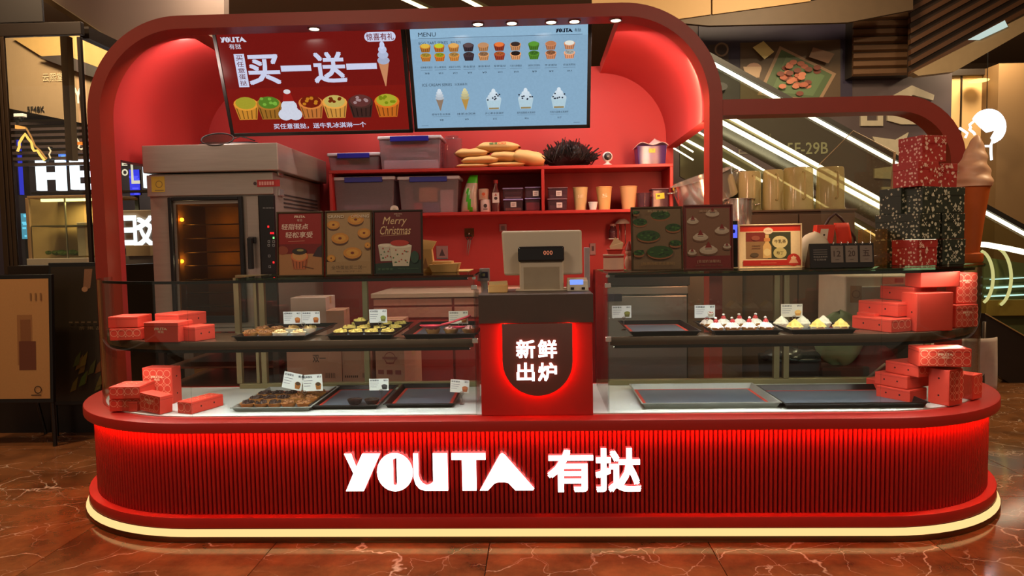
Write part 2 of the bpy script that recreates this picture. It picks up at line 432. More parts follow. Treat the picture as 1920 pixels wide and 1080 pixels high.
def wallstrip(b, L0, z0, L1, z1):
    n = len(L0); b.add([(x, y, z0) for x, y in L0] + [(x, y, z1) for x, y in L1], [(i, i + 1, n + i + 1, n + i) for i in range(n - 1)])
    return b
ct = thing('service_counter', 'long red kiosk counter with rounded ends and ribbed front on marble floor', 'counter', (0, .4, 0))
def cpart(b, name, ms, **k):
    b.move(Matrix.Translation((0, -.4, 0))); return b.make(name, ms, ct, **k)
PANEL = mat('ribbed panel red', (158, 26, 22), .38, var=.10, scale=5)
cpart(B().prism(outline(-.062), .09, HB - .012), 'carcass', mat('groove red', (110, 14, 12), .5), smooth=30)
cpart(B().prism(outline(0), HB, HT), 'countertop_rim', RED, bevel=.006, smooth=40)
pl = cpart(B().prism(outline(-.007), .0585, .1104), 'plinth', RED, bevel=.004, smooth=40)
cpart(wallstrip(B(), outline(.010), .028, outline(-.004), .0585), 'light_strip', glow('plinth light', (255, 208, 136), 1.12), smooth=True)
cpart(B().prism(outline(.0116), 0, .028), 'kick_trim', mat('brass kick plate', (120, 92, 58), .3, .9, scale=8), bevel=.003, smooth=40)
cpart(wallstrip(B(), outline(-.030), HB - .0004, outline(-.012), HB - .0004), 'led_strip', glow('red led', (255, 70, 34), 46.0))
cpart(B().prism(outline(-.105, .78), HT - .002, HT + .006), 'display_deck', mat('white deck', (226, 232, 232), .25, var=.02), smooth=40)
# vertical slats
sl = None
pts = outline(-.046, na=60); acc = []; tot = 0
for i in range(len(pts) - 1):
    d = (Vector(pts[i + 1]) - Vector(pts[i])).length; acc.append((tot, d, Vector(pts[i]), Vector(pts[i + 1]))); tot += d
NS = 276; step = tot/NS; hw = step*.36
for k in range(NS):
    s_ = (k + .5)*step
    for a0, d, p, q in acc:
        if a0 <= s_ <= a0 + d + 1e-9: break
    pos = p + (q - p)*((s_ - a0)/max(d, 1e-9)); dr = (q - p).normalized()
    if sl is None:
        sl = B().prism([(-hw*1.1, .016), (-hw*1.1, .006), (-hw*.75, 0), (hw*.75, 0), (hw*1.1, .006), (hw*1.1, .016)], 0, HB - .003 - .1104).make('slat', PANEL, ct); o = sl
    else: o = sl.copy(); COL.objects.link(o)
    o.location = (pos.x, pos.y - .4, .1104); o.rotation_euler = (0, 0, math.atan2(dr.y, dr.x))

# ------------------------------------------------------------------ lit brand sign on the counter front
SIGN = glow('sign white', (255, 246, 240), 4.0); RET = glow('sign return', (246, 96, 92), 1.0)
sg = thing('counter_sign', 'lit white brand letters and two Chinese characters on red ribbed counter front', 'sign', (-.1, .04, .3))
YS = .034
def sgpoly(outer, hole, name):
    b = B(); fl_, fs = tess(outer, hole)
    yf, yk = YS - .022, YS + .006
    n = len(fl_); b.add([(v.x, yf, v.y) for v in fl_], fs)
    b.mi = 1
    for L in [outer] + ([hole] if hole else []):
        L = ccw(L) if L is outer else ccw(L)[::-1]; m = len(L)
        b.add([(x, yk, z) for x, z in L] + [(x, yf, z) for x, z in L], [(i, (i + 1) % m, m + (i + 1) % m, m + i) for i in range(m)])
    b.move(Matrix.Translation((.1, -.04, -.3))); return b.make(name, [SIGN, RET], sg)
TL = A(645, 850, YS - .02); BRc = A(1002, 920, YS - .02)
for o_, h_ in BR:
    q = lambda L: [(TL.x + (BRc.x - TL.x)*x, BRc.z + (TL.z - BRc.z)*z) for x, z in L] if L else None
    sgpoly(q(o_), q(h_), 'letter')
def sgchar(ch, u0, v0, u1, v1, bold=.05, yf=YS - .022, parent=sg, off=(.1, -.04, -.3), ms=(SIGN, RET), dep=.028, name='character'):
    a = A(u0, v1, yf); c_ = A(u1, v0, yf); vs, fs = text_geo(ch, bold, .5)
    b = B(); b.add([(a.x + (c_.x - a.x)*v[0], yf + dep*(.5 - v[2]), a.z + (c_.z - a.z)*v[1]) for v in vs], [])
    b.f = [tuple(f) for f in fs]; b.c = [None]*len(fs)
    front = [all(vs[i][2] > .4 for i in f) for f in fs]; b.m = [0 if k else 1 for k in front]; b.mi = 1
    b.move(Matrix.Translation(off)); return b.make(name, list(ms), parent)
sgchar('有', 1027, 843, 1112, 923); sgchar('挞', 1117, 840, 1202, 923)

# ------------------------------------------------------------------ till pedestal between the two cases
p0 = A(897, 553, .09); p1 = A(1114, 777, .09); px0, px1, pz1 = p0.x, p1.x, p0.z
pz0 = HT; pcx = (px0 + px1)/2
pd = thing('till_pedestal', 'dark red till pedestal with glowing round plaque between the glass cases', 'pedestal', (pcx, .09, pz0))
pm = Matrix.Translation((-pcx, -.09, -pz0))
B().box(px0 + .004, px1 - .004, .09, .50, pz0, pz1 - .12).move(pm).make('body', RED, pd, bevel=.003)
zb = A(1000, 606, .08).z
BROWN = mat('dark brown laminate', (78, 66, 60), .5, var=.08)
B().box(px0, px1, .078, .50, zb, pz1).move(pm).make('top_band', BROWN, pd, bevel=.003)
ux0 = A(941, 607, .06).x; ux1 = A(1073, 607, .06).x; ur = (ux1 - ux0)/2; uc = (ux0 + ux1)/2; uz = A(1000, 742, .06).z + ur
def ushape(r, top): return [(uc - r, top)] + [(uc - r*math.cos(a*PI/24), uz - r*math.sin(a*PI/24)) for a in range(25)] + [(uc + r, top)]
B().prism(ushape(ur, zb), .055, .068, 'y').move(pm).make('plaque', mat('plum laminate', (112, 72, 68), .4, var=.06), pd, bevel=.001, smooth=40)
lb = B(); L0 = ushape(ur - .012, zb); L1 = ushape(ur - .012, zb); n = len(L0)
lb.add([(x, .070, z) for x, z in L0] + [(x, .084, z) for x, z in L1], [(i, i + 1, n + i + 1, n + i) for i in range(n - 1)])
lb.move(pm).make('led_halo', glow('halo led', (255, 56, 30), 26.0), pd)
for ch, u0, v0, u1, v1 in (('新', 968, 637, 1003, 672), ('鲜', 1009, 637, 1044, 672), ('出', 969, 680, 1002, 715), ('炉', 1009, 680, 1044, 715)):
    sgchar(ch, u0, v0, u1, v1, .045, .045, pd, (-pcx, -.09, -pz0), (glow('plaque letters', (255, 244, 236), 3.2), glow('letter return', (255, 150, 130), 2.0)), .01)
# ------------------------------------------------------------------ glass display cases
ZG = 1.200; ZS0, ZS1 = .872, .911; DK = HT + .006
SHELF = mat('dark brown shelf', (84, 64, 50), .22, var=.08, scale=4, spec=.6)
WARMLED = glow('case led', (255, 247, 238), 82.0)
FR = A(470, 640, .76)
def arc_pane(b, L, z0, z1, t=.006):
    'a sheet of glass following a plan line'
    V = [Vector(p) for p in L]; n = len(V); off = []
    for i in range(n):
        d = (V[min(i + 1, n - 1)] - V[max(i - 1, 0)]).normalized(); off.append(Vector((-d.y, d.x))*t)
    I = [V[i] + off[i] for i in range(n)]
    vs = [(p.x, p.y, z) for z in (z0, z1) for p in V] + [(p.x, p.y, z) for z in (z0, z1) for p in I]
    fs = []
    for i in range(n - 1):
        fs += [(i, i + 1, n + i + 1, n + i), (2*n + i + 1, 2*n + i, 3*n + i, 3*n + i + 1), (n + i, n + i + 1, 3*n + i + 1, 3*n + i), (i + 1, i, 2*n + i, 2*n + i + 1)]
    fs += [(0, n, 3*n, 2*n), (n - 1, 3*n - 1, 4*n - 1, 2*n - 1)]
    b.add(vs, fs); return b
EDGE = clear('green glass edge', (178, 205, 186), ior=1.5)
def case(name, label, x0, x1, side):
    t = thing(name, label, 'display case', ((x0 + x1)/2, .4, DK)); M0 = Matrix.Translation((-(x0 + x1)/2, -.4, -DK))
    xt = W - R_                                     # where the round end starts
    full = outline(-.09, .78, 24)
    if side < 0:
        st = [(x0 if False else -xt, .09), (x1, .09)]; curve = [p for p in full if p[0] <= -xt + 1e-4]
        lid = [(-1.345, .075), (x1, .075), (x1 - .008, .80), (-1.345, .80)]
        shelf = outline(-.125, .66, 18, -9, x1 - .01)
    else:
        st = [(x0, .09), (xt, .09)]; curve = [p for p in full if p[0] >= xt - 1e-4]
        lid = outline(-.075, .80, 24, x0, 9)
        shelf = outline(-.125, .66, 18, x0 + .01, 9)
    arc_pane(B(), st, DK, ZG).move(M0).make('front_glass', GLASS, t)
    arc_pane(B(), curve, DK, ZG).move(M0).make('curved_glass', GLASS, t, smooth=40)
    B().prism(lid, ZG, ZG + .01).move(M0).make('top_glass', EDGE, t, smooth=40)
    B().prism(shelf, ZS0, ZS1).move(M0).make('middle_shelf', SHELF, t, bevel=.002, smooth=40)
    sx = x1 if side < 0 else x0                      # glass beside the till
    B().box(sx - .003, sx + .003, .098, .76, DK, ZG).move(M0).make('side_glass', GLASS, t)
    for z in (.645 + .25, ZG - .06): B().box(sx - .014, sx + .014, .085, .11, z, z + .022).move(M0).make('clip', CHROME, t, bevel=.003)
    B().box(sx - .008, sx + .008, .095, .103, ZG - .012, ZG).move(M0).make('clip', CHROME, t)
    # light bars below the lid and below the shelf
    xa_, xb_ = (-2.16, x1 - .03) if side < 0 else (x0 + .03, 2.16)
    for off, z_ in ((-.108, ZG - .001), (-.138, ZS0 - .001)):
        L = [Vector(p) for p in outline(off, .62, 20, xa_, xb_)]
        if side < 0: L = [p for p in L if p.x > xa_ + 1e-3]
        else: L = [p for p in L if p.x < xb_ - 1e-3]
        nn = []
        for k in range(len(L)):
            d = (L[min(k + 1, len(L) - 1)] - L[max(k - 1, 0)]).normalized(); nn.append(Vector((-d.y, d.x)))
        def ribbon(w0, w1, za, zb2):
            b = B(); m = len(L); vs = [(*(p + q*w).to_tuple(), z) for z in (za, zb2) for w in (w0, w1) for p, q in zip(L, nn)]
            fs = []
            for k in range(m - 1): fs += [(k, m + k, m + k + 1, k + 1), (2*m + k, 2*m + k + 1, 3*m + k + 1, 3*m + k), (k, k + 1, 2*m + k + 1, 2*m + k), (m + k + 1, m + k, 3*m + k, 3*m + k + 1)]
            return b.add(vs, fs)
        lb_ = ribbon(-.008, .008, z_ - .006, z_).move(M0).make('lamp_channel', BLACK, t)
        ribbon(-.010, -.008, z_ - .013, z_).move(M0).make('lamp_lip', BLACK, lb_)
        m = len(L); b2 = B().add([(*(p + q*w).to_tuple(), z_ - .0065) for w in (-.006, .006) for p, q in zip(L, nn)], [(k, m + k, m + k + 1, k + 1) for k in range(m - 1)])
        b2.move(M0).make('light_strip', WARMLED, lb_)
    # sliding doors at the back
    yr = .74
    posts = [A(u, 640, yr).x for u in ((447, 482, 494, 687) if side < 0 else (1456, 1474, 1740))]
    xa, xb = (posts[0], x1) if side < 0 else (x0, A(1742, 640, yr).x)
    B().box(xa, xb, yr - .01, yr + .03, DK, DK + .028).move(M0).make('bottom_rail', OLIVE, t, bevel=.002)
    B().box(xa, xb, yr - .01, yr + .03, ZG - .016, ZG - .001).move(M0).make('top_rail', OLIVE, t, bevel=.002)
    for i, x in enumerate(posts):
        w = .009 if i == 1 and side < 0 else .015
        B().box(x - w, x + w, yr - .006, yr + .024, DK + .028, ZG - .016).move(M0).make('door_post', OLIVE, t, bevel=.002)
    px = [xa] + ([posts[3]] if side < 0 else [posts[0]]) + [xb]
    for i in range(2):
        B().box(px[i] + .01, px[i + 1] - .01, yr + .008, yr + .012, DK + .03, ZG - .018).move(M0).make('door_glass', GLASS, t)
    return t, M0
case('display_case', 'left glass display case with rounded end beside the oven', -2.36, -.247, -1)
case('display_case', 'right glass display case with rounded end below the gift box stack', .362, 2.36, 1)

# ------------------------------------------------------------------ big arch
YA, YW = .85, 2.15
XL, XR, ZT, TH = -2.50, 1.074, 2.655, .072
ARAD = .55
def archline(xl, xr, zt, r, zb0, zb1, n=20, rr=None):
    rr = rr or r; L = [(xl, zb0)]
    for i in range(n + 1):
        a = i/n*PI/2; L.append((xl + r - r*math.cos(a), zt - r + r*math.sin(a)))
    for i in range(n + 1):
        a = i/n*PI/2; L.append((xr - rr + rr*math.sin(a), zt - rr + rr*math.cos(a)))
    return L + [(xr, zb1)]
def band(b, Lo, Li, y0, y1):
    n = len(Lo)
    vs = [(x, y0, z) for x, z in Lo] + [(x, y0, z) for x, z in Li] + [(x, y1, z) for x, z in Lo] + [(x, y1, z) for x, z in Li]
    fs = []
    for i in range(n - 1):
        fs += [(i + 1, i, n + i, n + i + 1), (2*n + i, 2*n + i + 1, 3*n + i + 1, 3*n + i), (i, i + 1, 2*n + i + 1, 2*n + i), (n + i + 1, n + i, 3*n + i, 3*n + i + 1)]
    fs += [(0, 2*n, 3*n, n), (n - 1, 2*n - 1, 4*n - 1, 3*n - 1)]
    b.add(vs, fs); return b
ar = thing('arch_pavilion', 'big red arched vault with back wall standing behind the counter', 'pavilion', (-.7, 1.4, 0)); MA = Matrix.Translation((.7, -1.4, 0))
Lo = archline(XL, XR, ZT, ARAD, 0, 0); Li = archline(XL + TH, XR - TH, ZT - TH, ARAD - TH, 0, 0)
band(B(), Lo, Li, YA, YA + .13).move(MA).make('front_frame', mat('frame red', (150, 44, 26), .45, var=.06), ar, smooth=35)
# vault sides: left comes down to z 1.89, right to z 2.02, the crown is open between them
def sub(L, test): return [p for p in L if test(p)]
n2 = len(Lo)//2
Lol, Lil = Lo[:n2], Li[:n2]; Lor, Lir = Lo[n2:], Li[n2:]
Lol = [(Lol[0][0], 1.885)] + Lol[1:]; Lil = [(Lil[0][0], 1.885)] + Lil[1:]
Lor = Lor[:-1] + [(Lor[-1][0], 2.03)]; Lir = Lir[:-1] + [(Lir[-1][0], 2.03)]
band(B(), Lol, Lil, YA + .13, YW).move(MA).make('vault_left', REDW, ar, smooth=35)
band(B(), Lor, Lir, YA + .13, YW).move(MA).make('vault_right', REDW, ar, smooth=35)
B().box(XL, XL + TH, YA + .13, 1.03, 0, 1.885).move(MA).make('left_jamb', REDW, ar)
for x in (-1.2, -.27, -.08, .14, .27, .50):  # last disc added to go with the spot on the right post
    B().lathe([(.036, 0), (.036, .006), (.028, .006), (.028, .001)], 18, (x, YA + .065, ZT - TH - .0065), cap=False).move(MA).make('downlight_trim', STEEL, ar, smooth=30)
    B().lathe([(.001, 0), (.027, 0)], 18, (x, YA + .065, ZT - TH - .002), cap=False).move(MA).make('downlight', glow('arch downlight', (255, 226, 190), 9.0), ar)
B().box(-1.75, .35, 1.62, 1.72, ZT - TH, ZT).move(MA).make('crown_beam', REDW, ar)
Lb = archline(XL + .02, XR - .02, ZT - .02, ARAD - .02, 0, 0)
B().prism(Lb[::-1] if False else [(x, z) for x, z in Lb][::-1], YW, YW + .04, 'y').move(MA).make('back_wall', REDW, ar)
# small arch to the right
a2 = thing('side_arch', 'smaller red arch frame joined to the big arch behind the gift boxes', 'arch', (1.8, .9, 0)); M2 = Matrix.Translation((-1.8, -.9, 0))
zt2 = 2.118; xr2 = 2.39; r2 = .36
Lo2 = [(XR + .001, zt2)] + archline(XR, xr2, zt2, .05, 0, .56, 12, r2)[14:]; Li2 = [(XR + .001, zt2 - .085)] + archline(XR, xr2 - .08, zt2 - .085, .05, 0, .56, 12, r2 - .07)[14:]
band(B(), Lo2, Li2, YA, YA + .13).move(M2).make('frame', mat('frame red', (158, 40, 26)), a2, smooth=35)
# ------------------------------------------------------------------ menu screens
SCR = printmat('screen', emit=.92)
EGG = [((190, 120, 50), (220, 180, 70)), ((200, 110, 40), (190, 200, 50)), ((200, 130, 60), (225, 170, 90)), ((60, 45, 50), (90, 70, 72)), ((200, 140, 90), (190, 140, 100)),
       ((150, 60, 40), (230, 120, 60)), ((215, 150, 100), (60, 45, 40)), ((80, 130, 40), (90, 150, 50)), ((200, 130, 90), (185, 120, 80)), ((220, 150, 110), (225, 225, 215))]
def cone2d(p, x, z0, z1, w, ice, wafer):
    h = z1 - z0; m = z0 + h*.55
    p.poly([(x - w*.03, z0), (x + w*.03, z0), (x + w*.42, m), (x - w*.42, m)], wafer)
    for k, (ww, hh) in enumerate(((.5, .0), (.44, .13), (.34, .25), (.2, .35))): p.ell(x, m + h*(hh + .05), w*ww, h*.09, tuple(min(255, int(c*(.86 + .06*k))) for c in ice))
    p.poly([(x - w*.14, m + h*.36), (x + w*.14, m + h*.36), (x + w*.02, z1)], ice)
def screen(loc, w, h, tilt, label, draw):
    t = thing('menu_screen', label, 'screen', loc, rot=(tilt, 0, 0))
    B().box(0, w, .006, .05, -h, 0).make('housing', BLACK, t, bevel=.004)
    fr = B(); e = .022
    for b_ in ((0, w, -e, 0), (0, w, -h, -h + e), (0, e, -h, 0), (w - e, w, -h, 0)): fr.box(b_[0], b_[1], 0, .012, b_[2], b_[3])
    fr.make('bezel', mat('screen bezel', (20, 17, 15), .35), t, bevel=.002)
    p = P(.0002); q = lambda u, v: (e + u*(w - 2*e), -e - v*(h - 2*e)); draw(p, q)
    p.move(Matrix.Translation((0, .005, 0))).make('display', SCR, t)
    B().box(w*.42, w*.58, .05, .09, -.12, .05).make('bracket', BLACK, t, bevel=.003)
    return t
def drawA(p, q):
    def R(u0, v0, u1, v1, c): a = q(u0, v1); b = q(u1, v0); p.rect(a[0], a[1], b[0], b[1], c)
    def Tx(s, u0, v0, u1, v1, c, bold=.03): a = q(u0, v1); b = q(u1, v0); p.text(s, a[0], a[1], b[0], b[1], c, bold)
    R(0, 0, 1, 1, (112, 22, 18)); R(0, .55, 1, 1, (122, 24, 18))
    a = q(.02, .10); b = q(.16, .05); p_brand(p, a[0], a[1], b[0], b[1], (205, 205, 222)); Tx('有挞', .06, .115, .125, .165, (205, 205, 222), .01)
    Wt = (202, 206, 232)
    a = q(.825, .085); b = q(.945, .085); r = abs(q(0, .04)[1] - q(0, .085)[1])
    p.ell(a[0], a[1], r, r, Wt); p.ell(b[0], b[1], r, r, Wt); R(.825, .04, .945, .13, Wt); Tx('惊喜有礼', .81, .052, .96, .118, (112, 22, 18), .02)
    R(.077, .212, .134, .535, Wt)
    for i, ch in enumerate('买任意蛋挞'): Tx(ch, .086, .225 + i*.061, .124, .275 + i*.061, (100, 20, 26), .01)
    for s, u0, v0, u1, v1, bo in (('买', .14, .222, .318, .515, .045), ('送', .502, .215, .684, .515, .045)): Tx(s, u0, v0, u1, v1, Wt, bo)
    R(.325, .335, .492, .392, Wt); R(.686, .332, .853, .390, Wt)
    a = q(.892, .56); b = q(.892, .145); cone2d(p, a[0], a[1], b[1], .075, (190, 198, 228), (196, 132, 92))
    tt = [((196, 130, 44), (160, 150, 44), None), ((150, 100, 36), (84, 122, 36), (120, 170, 60)), None, ((186, 110, 50), (110, 30, 14), (190, 120, 30)),
          ((200, 140, 60), (190, 170, 90), (110, 40, 10)), ((62, 38, 32), (96, 50, 46), (160, 130, 130)), ((190, 100, 30), (168, 164, 46), (120, 130, 20))]
    for u, k in zip((.098, .229, .341, .466, .60, .745, .892), tt):
        c = q(u, .735); 
        if k: p.tart(c[0], c[1], .155, .155, k[0], k[1], k[2], int(u*100))
        else:
            for dx, dz, r in ((-.03, -.05, .045), (.03, -.05, .045), (0, -.03, .055), (0, .0, .05)): p.ell(c[0] + dx, c[1] + dz, r, r*.8, (205, 208, 222))
            p.poly([(c[0] - .035, c[1] + .03), (c[0] + .035, c[1] + .03), (c[0] + .02, c[1] + .085), (c[0] - .02, c[1] + .085)], (150, 30, 24)); p.ell(c[0], c[1] + .088, .022, .014, (214, 210, 214))
    Tx('买任意蛋挞，送牛乳冰淇淋一个', .24, .905, .763, .962, (196, 200, 226), .03)
def drawB(p, q):
    K = (40, 48, 60); BG = (134, 168, 194)
    def R(u0, v0, u1, v1, c): a = q(u0, v1); b = q(u1, v0); p.rect(a[0], a[1], b[0], b[1], c)
    def Tx(s, u0, v0, u1, v1, c=K, bold=0.0): a = q(u0, v1); b = q(u1, v0); p.text(s, a[0], a[1], b[0], b[1], c, bold)
    R(0, 0, 1, 1, BG); R(0, 0, 1, .12, (142, 178, 204))
    Tx('MENU', .045, .058, .145, .098); R(.045, .112, .97, .116, (60, 76, 96))
    a = q(.82, .092); b = q(.915, .055); p_brand(p, a[0], a[1], b[0], b[1], (20, 24, 40)); Tx('有挞', .925, .057, .962, .09, (30, 36, 52), .01)
    Tx('EGG TART SERIES', .045, .145, .21, .172); Tx('蛋挞系列', .225, .146, .283, .172)
    nm = ['经典葡式蛋挞', '开心果蛋挞', '咸蛋芝士肉松', '黑金蛋挞', '栗蓉蛋挞', '草莓蛋挞', '巧克力麻薯挞', '抹茶红豆蛋挞', '芋泥蛋挞', '奶油泡芙挞']
    pr = ['¥8', '¥9.9', '¥9.9', '¥9', '¥9', '¥9.9', '¥9.9', '¥9', '¥9', '¥9.9']
    for u, k, s, r in zip((.08, .16, .243, .327, .412, .502, .593, .696, .791, .895), EGG, nm, pr):
        c = q(u, .25); p.tart(c[0], c[1] + .03, .066, .055, tuple(int(x*.9) for x in k[0]), k[1], None); p.tart(c[0], c[1] - .022, .066, .055, k[0], tuple(int(x*.75) for x in k[1]), tuple(int(x*.6) for x in k[1]), 3)
        Tx(s, u - .034, .38, u + .034, .40); R(u - .034, .414, u + .034, .417, (90, 110, 130)); Tx(r, u - .012, .44, u + .014, .458)
    Tx('ICE CREAM SERIES', .055, .54, .225, .567); Tx('冰淇淋系列', .24, .541, .312, .566)
    for i, u in enumerate((.15, .297, .461, .645, .835)):
        a = q(u, .81); b = q(u, .60)
        if i < 2: cone2d(p, a[0], a[1], b[1], .055, ((205, 215, 225), (210, 200, 150))[i], ((140, 118, 100), (180, 140, 70))[i])
        else:
            x, z = a; p.poly([(x - .034, z), (x + .034, z), (x + .047, z + .062), (x - .047, z + .062)], (176, 202, 214)); p.rect(x - .03, z + .002, x + .03, z + .012, (150, 130, 90))
            for k, (ww, hh) in enumerate(((.046, .066), (.036, .08), (.025, .094), (.012, .11))): p.ell(x, z + hh, ww, .014, (190 + 8*k, 208 + 6*k, 220 + 5*k), 12)
            r = random.Random(i)
            for _ in range(8): p.ell(x + r.uniform(-.04, .04), z + r.uniform(.055, .09), .006, .005, (40, 46, 60), 6)
        Tx(['原味牛乳冰淇淋', '抹茶冰淇淋', '开心果冰淇淋杯', '奥利奥脆脆冰淇淋杯', '巧克力坚果冰淇淋杯'][i], u - .052, .835, u + .055, .857); R(u - .05, .868, u + .055, .870, (90, 110, 130)); Tx(['¥8', '¥9', '¥15', '¥16', '¥17'][i], u - .008, .893, u + .014, .912)
    R(.035, .953, .075, .956, (80, 98, 118)); R(.92, .953, .955, .956, (80, 98, 118))
tz = math.atan2(.23, .60)
ta = A(395, 50, 1.10); tm = A(757, 43, 1.10); tb = A(760, 43, 1.10); te = A(1110, 38, 1.10)
screen((ta.x, 1.10, ta.z - .01), tm.x - ta.x, .645, tz*.95, 'left tilted menu screen showing red two for one tart offer', drawA)
screen((tb.x, 1.10, tb.z), te.x - tb.x, .64, tz*.95, 'right tilted menu screen showing pale blue price list', drawB)
# ------------------------------------------------------------------ oven
def pb(u0, v0, u1, v1, y):
    'x0, x1, z0, z1 of a pixel box standing at depth y'
    vm, um = (v0 + v1)/2, (u0 + u1)/2; return A(u0, vm, y).x, A(u1, vm, y).x, A(um, v1, y).z, A(um, v0, y).z
YO = 1.12
hx0, hx1, hz0, hz1 = pb(266, 270, 521, 322, YO)
bx0, bx1, bz0, bz1 = pb(282, 322, 517, 560, YO + .03)
bz0 = .86
ox = (bx0 + bx1)/2
ov = thing('baking_oven', 'large steel bakery oven with glowing window and overhanging hood', 'oven', (ox, YO + .45, bz0)); MO = Matrix.Translation((-ox, -YO - .45, -bz0))
BROWNST = mat('oven steel', (176, 162, 150), .3, .6, var=.12, scale=5, stretch=(1, 1, 14))
B().box(hx0, hx1, YO, 2.10, hz0, hz1).move(MO).make('hood', BROWNST, ov, bevel=.006)
WX0, WX1, _, WZ1 = pb(336, 386, 446, 500, YO + .02); WZ0 = bz0 + .08
bb = B().box(bx0 + .005, bx1 - .005, YO + .40, 2.08, bz0, hz0 - .006)
for q in ((bx0 + .005, WX0 - .014, bz0, hz0 - .006), (WX1 + .014, bx1 - .005, bz0, hz0 - .006), (WX0 - .014, WX1 + .014, WZ1 + .014, hz0 - .006), (WX0 - .014, WX1 + .014, bz0, WZ0 - .014)): bb.box(q[0], q[1], YO + .04, YO + .40, q[2], q[3])
bb.move(MO).make('body', BROWNST, ov)
zq = A(400, 366, YO).z
B().box(bx0, bx1, YO + .015, YO + .04, zq, hz0 - .012).move(MO).make('top_panel', BROWNST, ov, bevel=.004)
x0, x1, z0, z1 = pb(318, 369, 456, 520, YO + .02); z0 = bz0 + .03
fr = B(); d0, d1 = YO + .012, YO + .04
fr.box(x0, x0 + .022, d0, d1, z0, z1); fr.box(x1 - .022, x1, d0, d1, z0, z1); fr.box(x0 + .022, x1 - .022, d0, d1, z1 - .022, z1); fr.box(x0 + .022, x1 - .022, d0, d1, z0, z0 + .045)
dr = fr.move(MO).make('door', BLACK, ov, bevel=.004)
wx0, wx1, _, wz1 = pb(336, 386, 446, 500, YO + .02)
B().box(wx0 - .012, wx1 + .012, d0 + .006, d0 + .010, WZ0 - .012, wz1 + .012).move(MO).make('door_glass', clear('amber glass', (206, 168, 112), ior=1.45), dr)
X0, X1, Z0, Z1, Y0, Y1 = WX0 - .013, WX1 + .013, WZ0 - .013, WZ1 + .013, YO + .041, YO + .399
iv = B().add([(X0, Y0, Z0), (X1, Y0, Z0), (X1, Y1, Z0), (X0, Y1, Z0), (X0, Y0, Z1), (X1, Y0, Z1), (X1, Y1, Z1), (X0, Y1, Z1)], [(0, 1, 2, 3), (4, 7, 6, 5), (1, 5, 6, 2), (3, 2, 6, 7), (0, 3, 7, 4)])
iv.move(MO).make('cavity', mat('oven cavity', (150, 126, 84), .4, .5, var=.3, scale=5), ov)
for k in range(7): B().tube([(X0 + .004, Y0 + .05, Z0 + .06 + k*(Z1 - Z0 - .1)/7), (X1 - .004, Y0 + .05, Z0 + .06 + k*(Z1 - Z0 - .1)/7)], .004, 5).move(MO).make('oven_rack', DARK, ov)
for v in (412, 490):
    a = A(341, v, YO + .06); B().lathe([(.001, -.012), (.010, -.008), (.012, 0), (.010, .008), (.001, .012)], 10, (a.x, a.y, a.z)).move(MO).make('oven_lamp', glow('oven lamp', (255, 190, 90), 20), ov)
    lamp('POINT', (a.x + .03, YO + .07, a.z), 0.5, (1, .80, .45), .015)
hx = A(473, 455, YO)
b = B().box(hx.x - .022, hx.x + .022, YO - .012, YO + .014, hx.z - .004, hx.z + .036); b.box(hx.x - .013, hx.x + .013, YO - .05, YO - .012, hx.z - .16, hx.z + .03)
b.move(MO).make('door_handle', BLACK, ov, bevel=.005)
B().box(*pb(462, 369, 484, 520, YO)[:2], YO + .02, YO + .045, bz0 + .02, z1).move(MO).make('door_stile', BROWNST, ov, bevel=.002)
x0, x1, z0, z1 = pb(488, 366, 516, 520, YO + .02)
cp_ = B().box(x0, x1, YO + .014, YO + .045, bz0 + .02, z1).move(MO).make('control_panel', BLACK, ov, bevel=.003)
p = P(.0003)
def dotpx(u, v, w, h, c): a = A(u, v, YO + .012); p.rect(a.x - w, a.z - h, a.x + w, a.z + h, c)
for u, v, c in ((503, 425, (255, 40, 40)), (512, 437, (255, 30, 40)), (508, 437, (255, 30, 40)), (513, 446, (120, 220, 120)), (513, 492, (255, 40, 40))): dotpx(u, v, .005, .006, c)
p.move(Matrix.Translation((0, YO + .013, 0)) @ Matrix.Identity(4)).move(MO).make('indicator_lights', printmat('indicator', emit=1.6), ov)
p = P(.0003)
for u, v in ((504, 453), (513, 453), (504, 460), (513, 460), (505, 480), (506, 500)):
    a = A(u, v, YO + .012); p.rect(a.x - .007, a.z - .007, a.x + .007, a.z + .007, (180, 180, 180)); p.rect(a.x - .005, a.z - .005, a.x + .005, a.z + .005, (20, 20, 20))
for i in range(8): a = A(494 + i*2.8, 390, YO + .012); p.rect(a.x - .002, a.z - .003, a.x + .002, a.z + .003, (170, 170, 170))
p.move(Matrix.Translation((0, YO + .0135, 0))).move(MO).make('button', PR, ov)
p = P(.0004); x0, x1, z0, z1 = pb(482, 337, 526 - 1, 350, YO + .014); p.rect(x0, z0, x1, z1, (170, 36, 34)); [p.rect(x0 + .012 + k*.016, z0 + .010, x0 + .024 + k*.016, z1 - .010, (214, 150, 140)) for k in range(6) if x0 + .024 + k*.016 < x1 - .006]; p.ell(x0 - .012, (z0 + z1)/2, .010, .010, (60, 40, 40))
p.move(Matrix.Translation((0, YO + .014, 0))).move(MO).make('maker_badge', PR, ov)
p = P(.0004); x0, x1, z0, z1 = pb(284, 331, 309, 360, YO + .014); p.rect(x0, z0, x1, z1, (196, 164, 60)); p.ring((x0 + x1)/2 + .006, (z0 + z1)/2, .022, .004, (110, 96, 60)); p.rect(x0 + .02, z0 + .008, x1 - .008, z0 + .012, (110, 96, 60))
p.move(Matrix.Translation((0, YO + .014, 0))).move(MO).make('warning_sticker', PR, ov)
for k in range(4):
    z = A(560, 372 + k*7, 1.6).z
    B().box(bx1 - .0045, bx1 - .001, 1.32, 2.0, z, z + .009).move(MO).make('vent_slot', mat('vent shade', (66, 60, 58), .5, .5), ov)
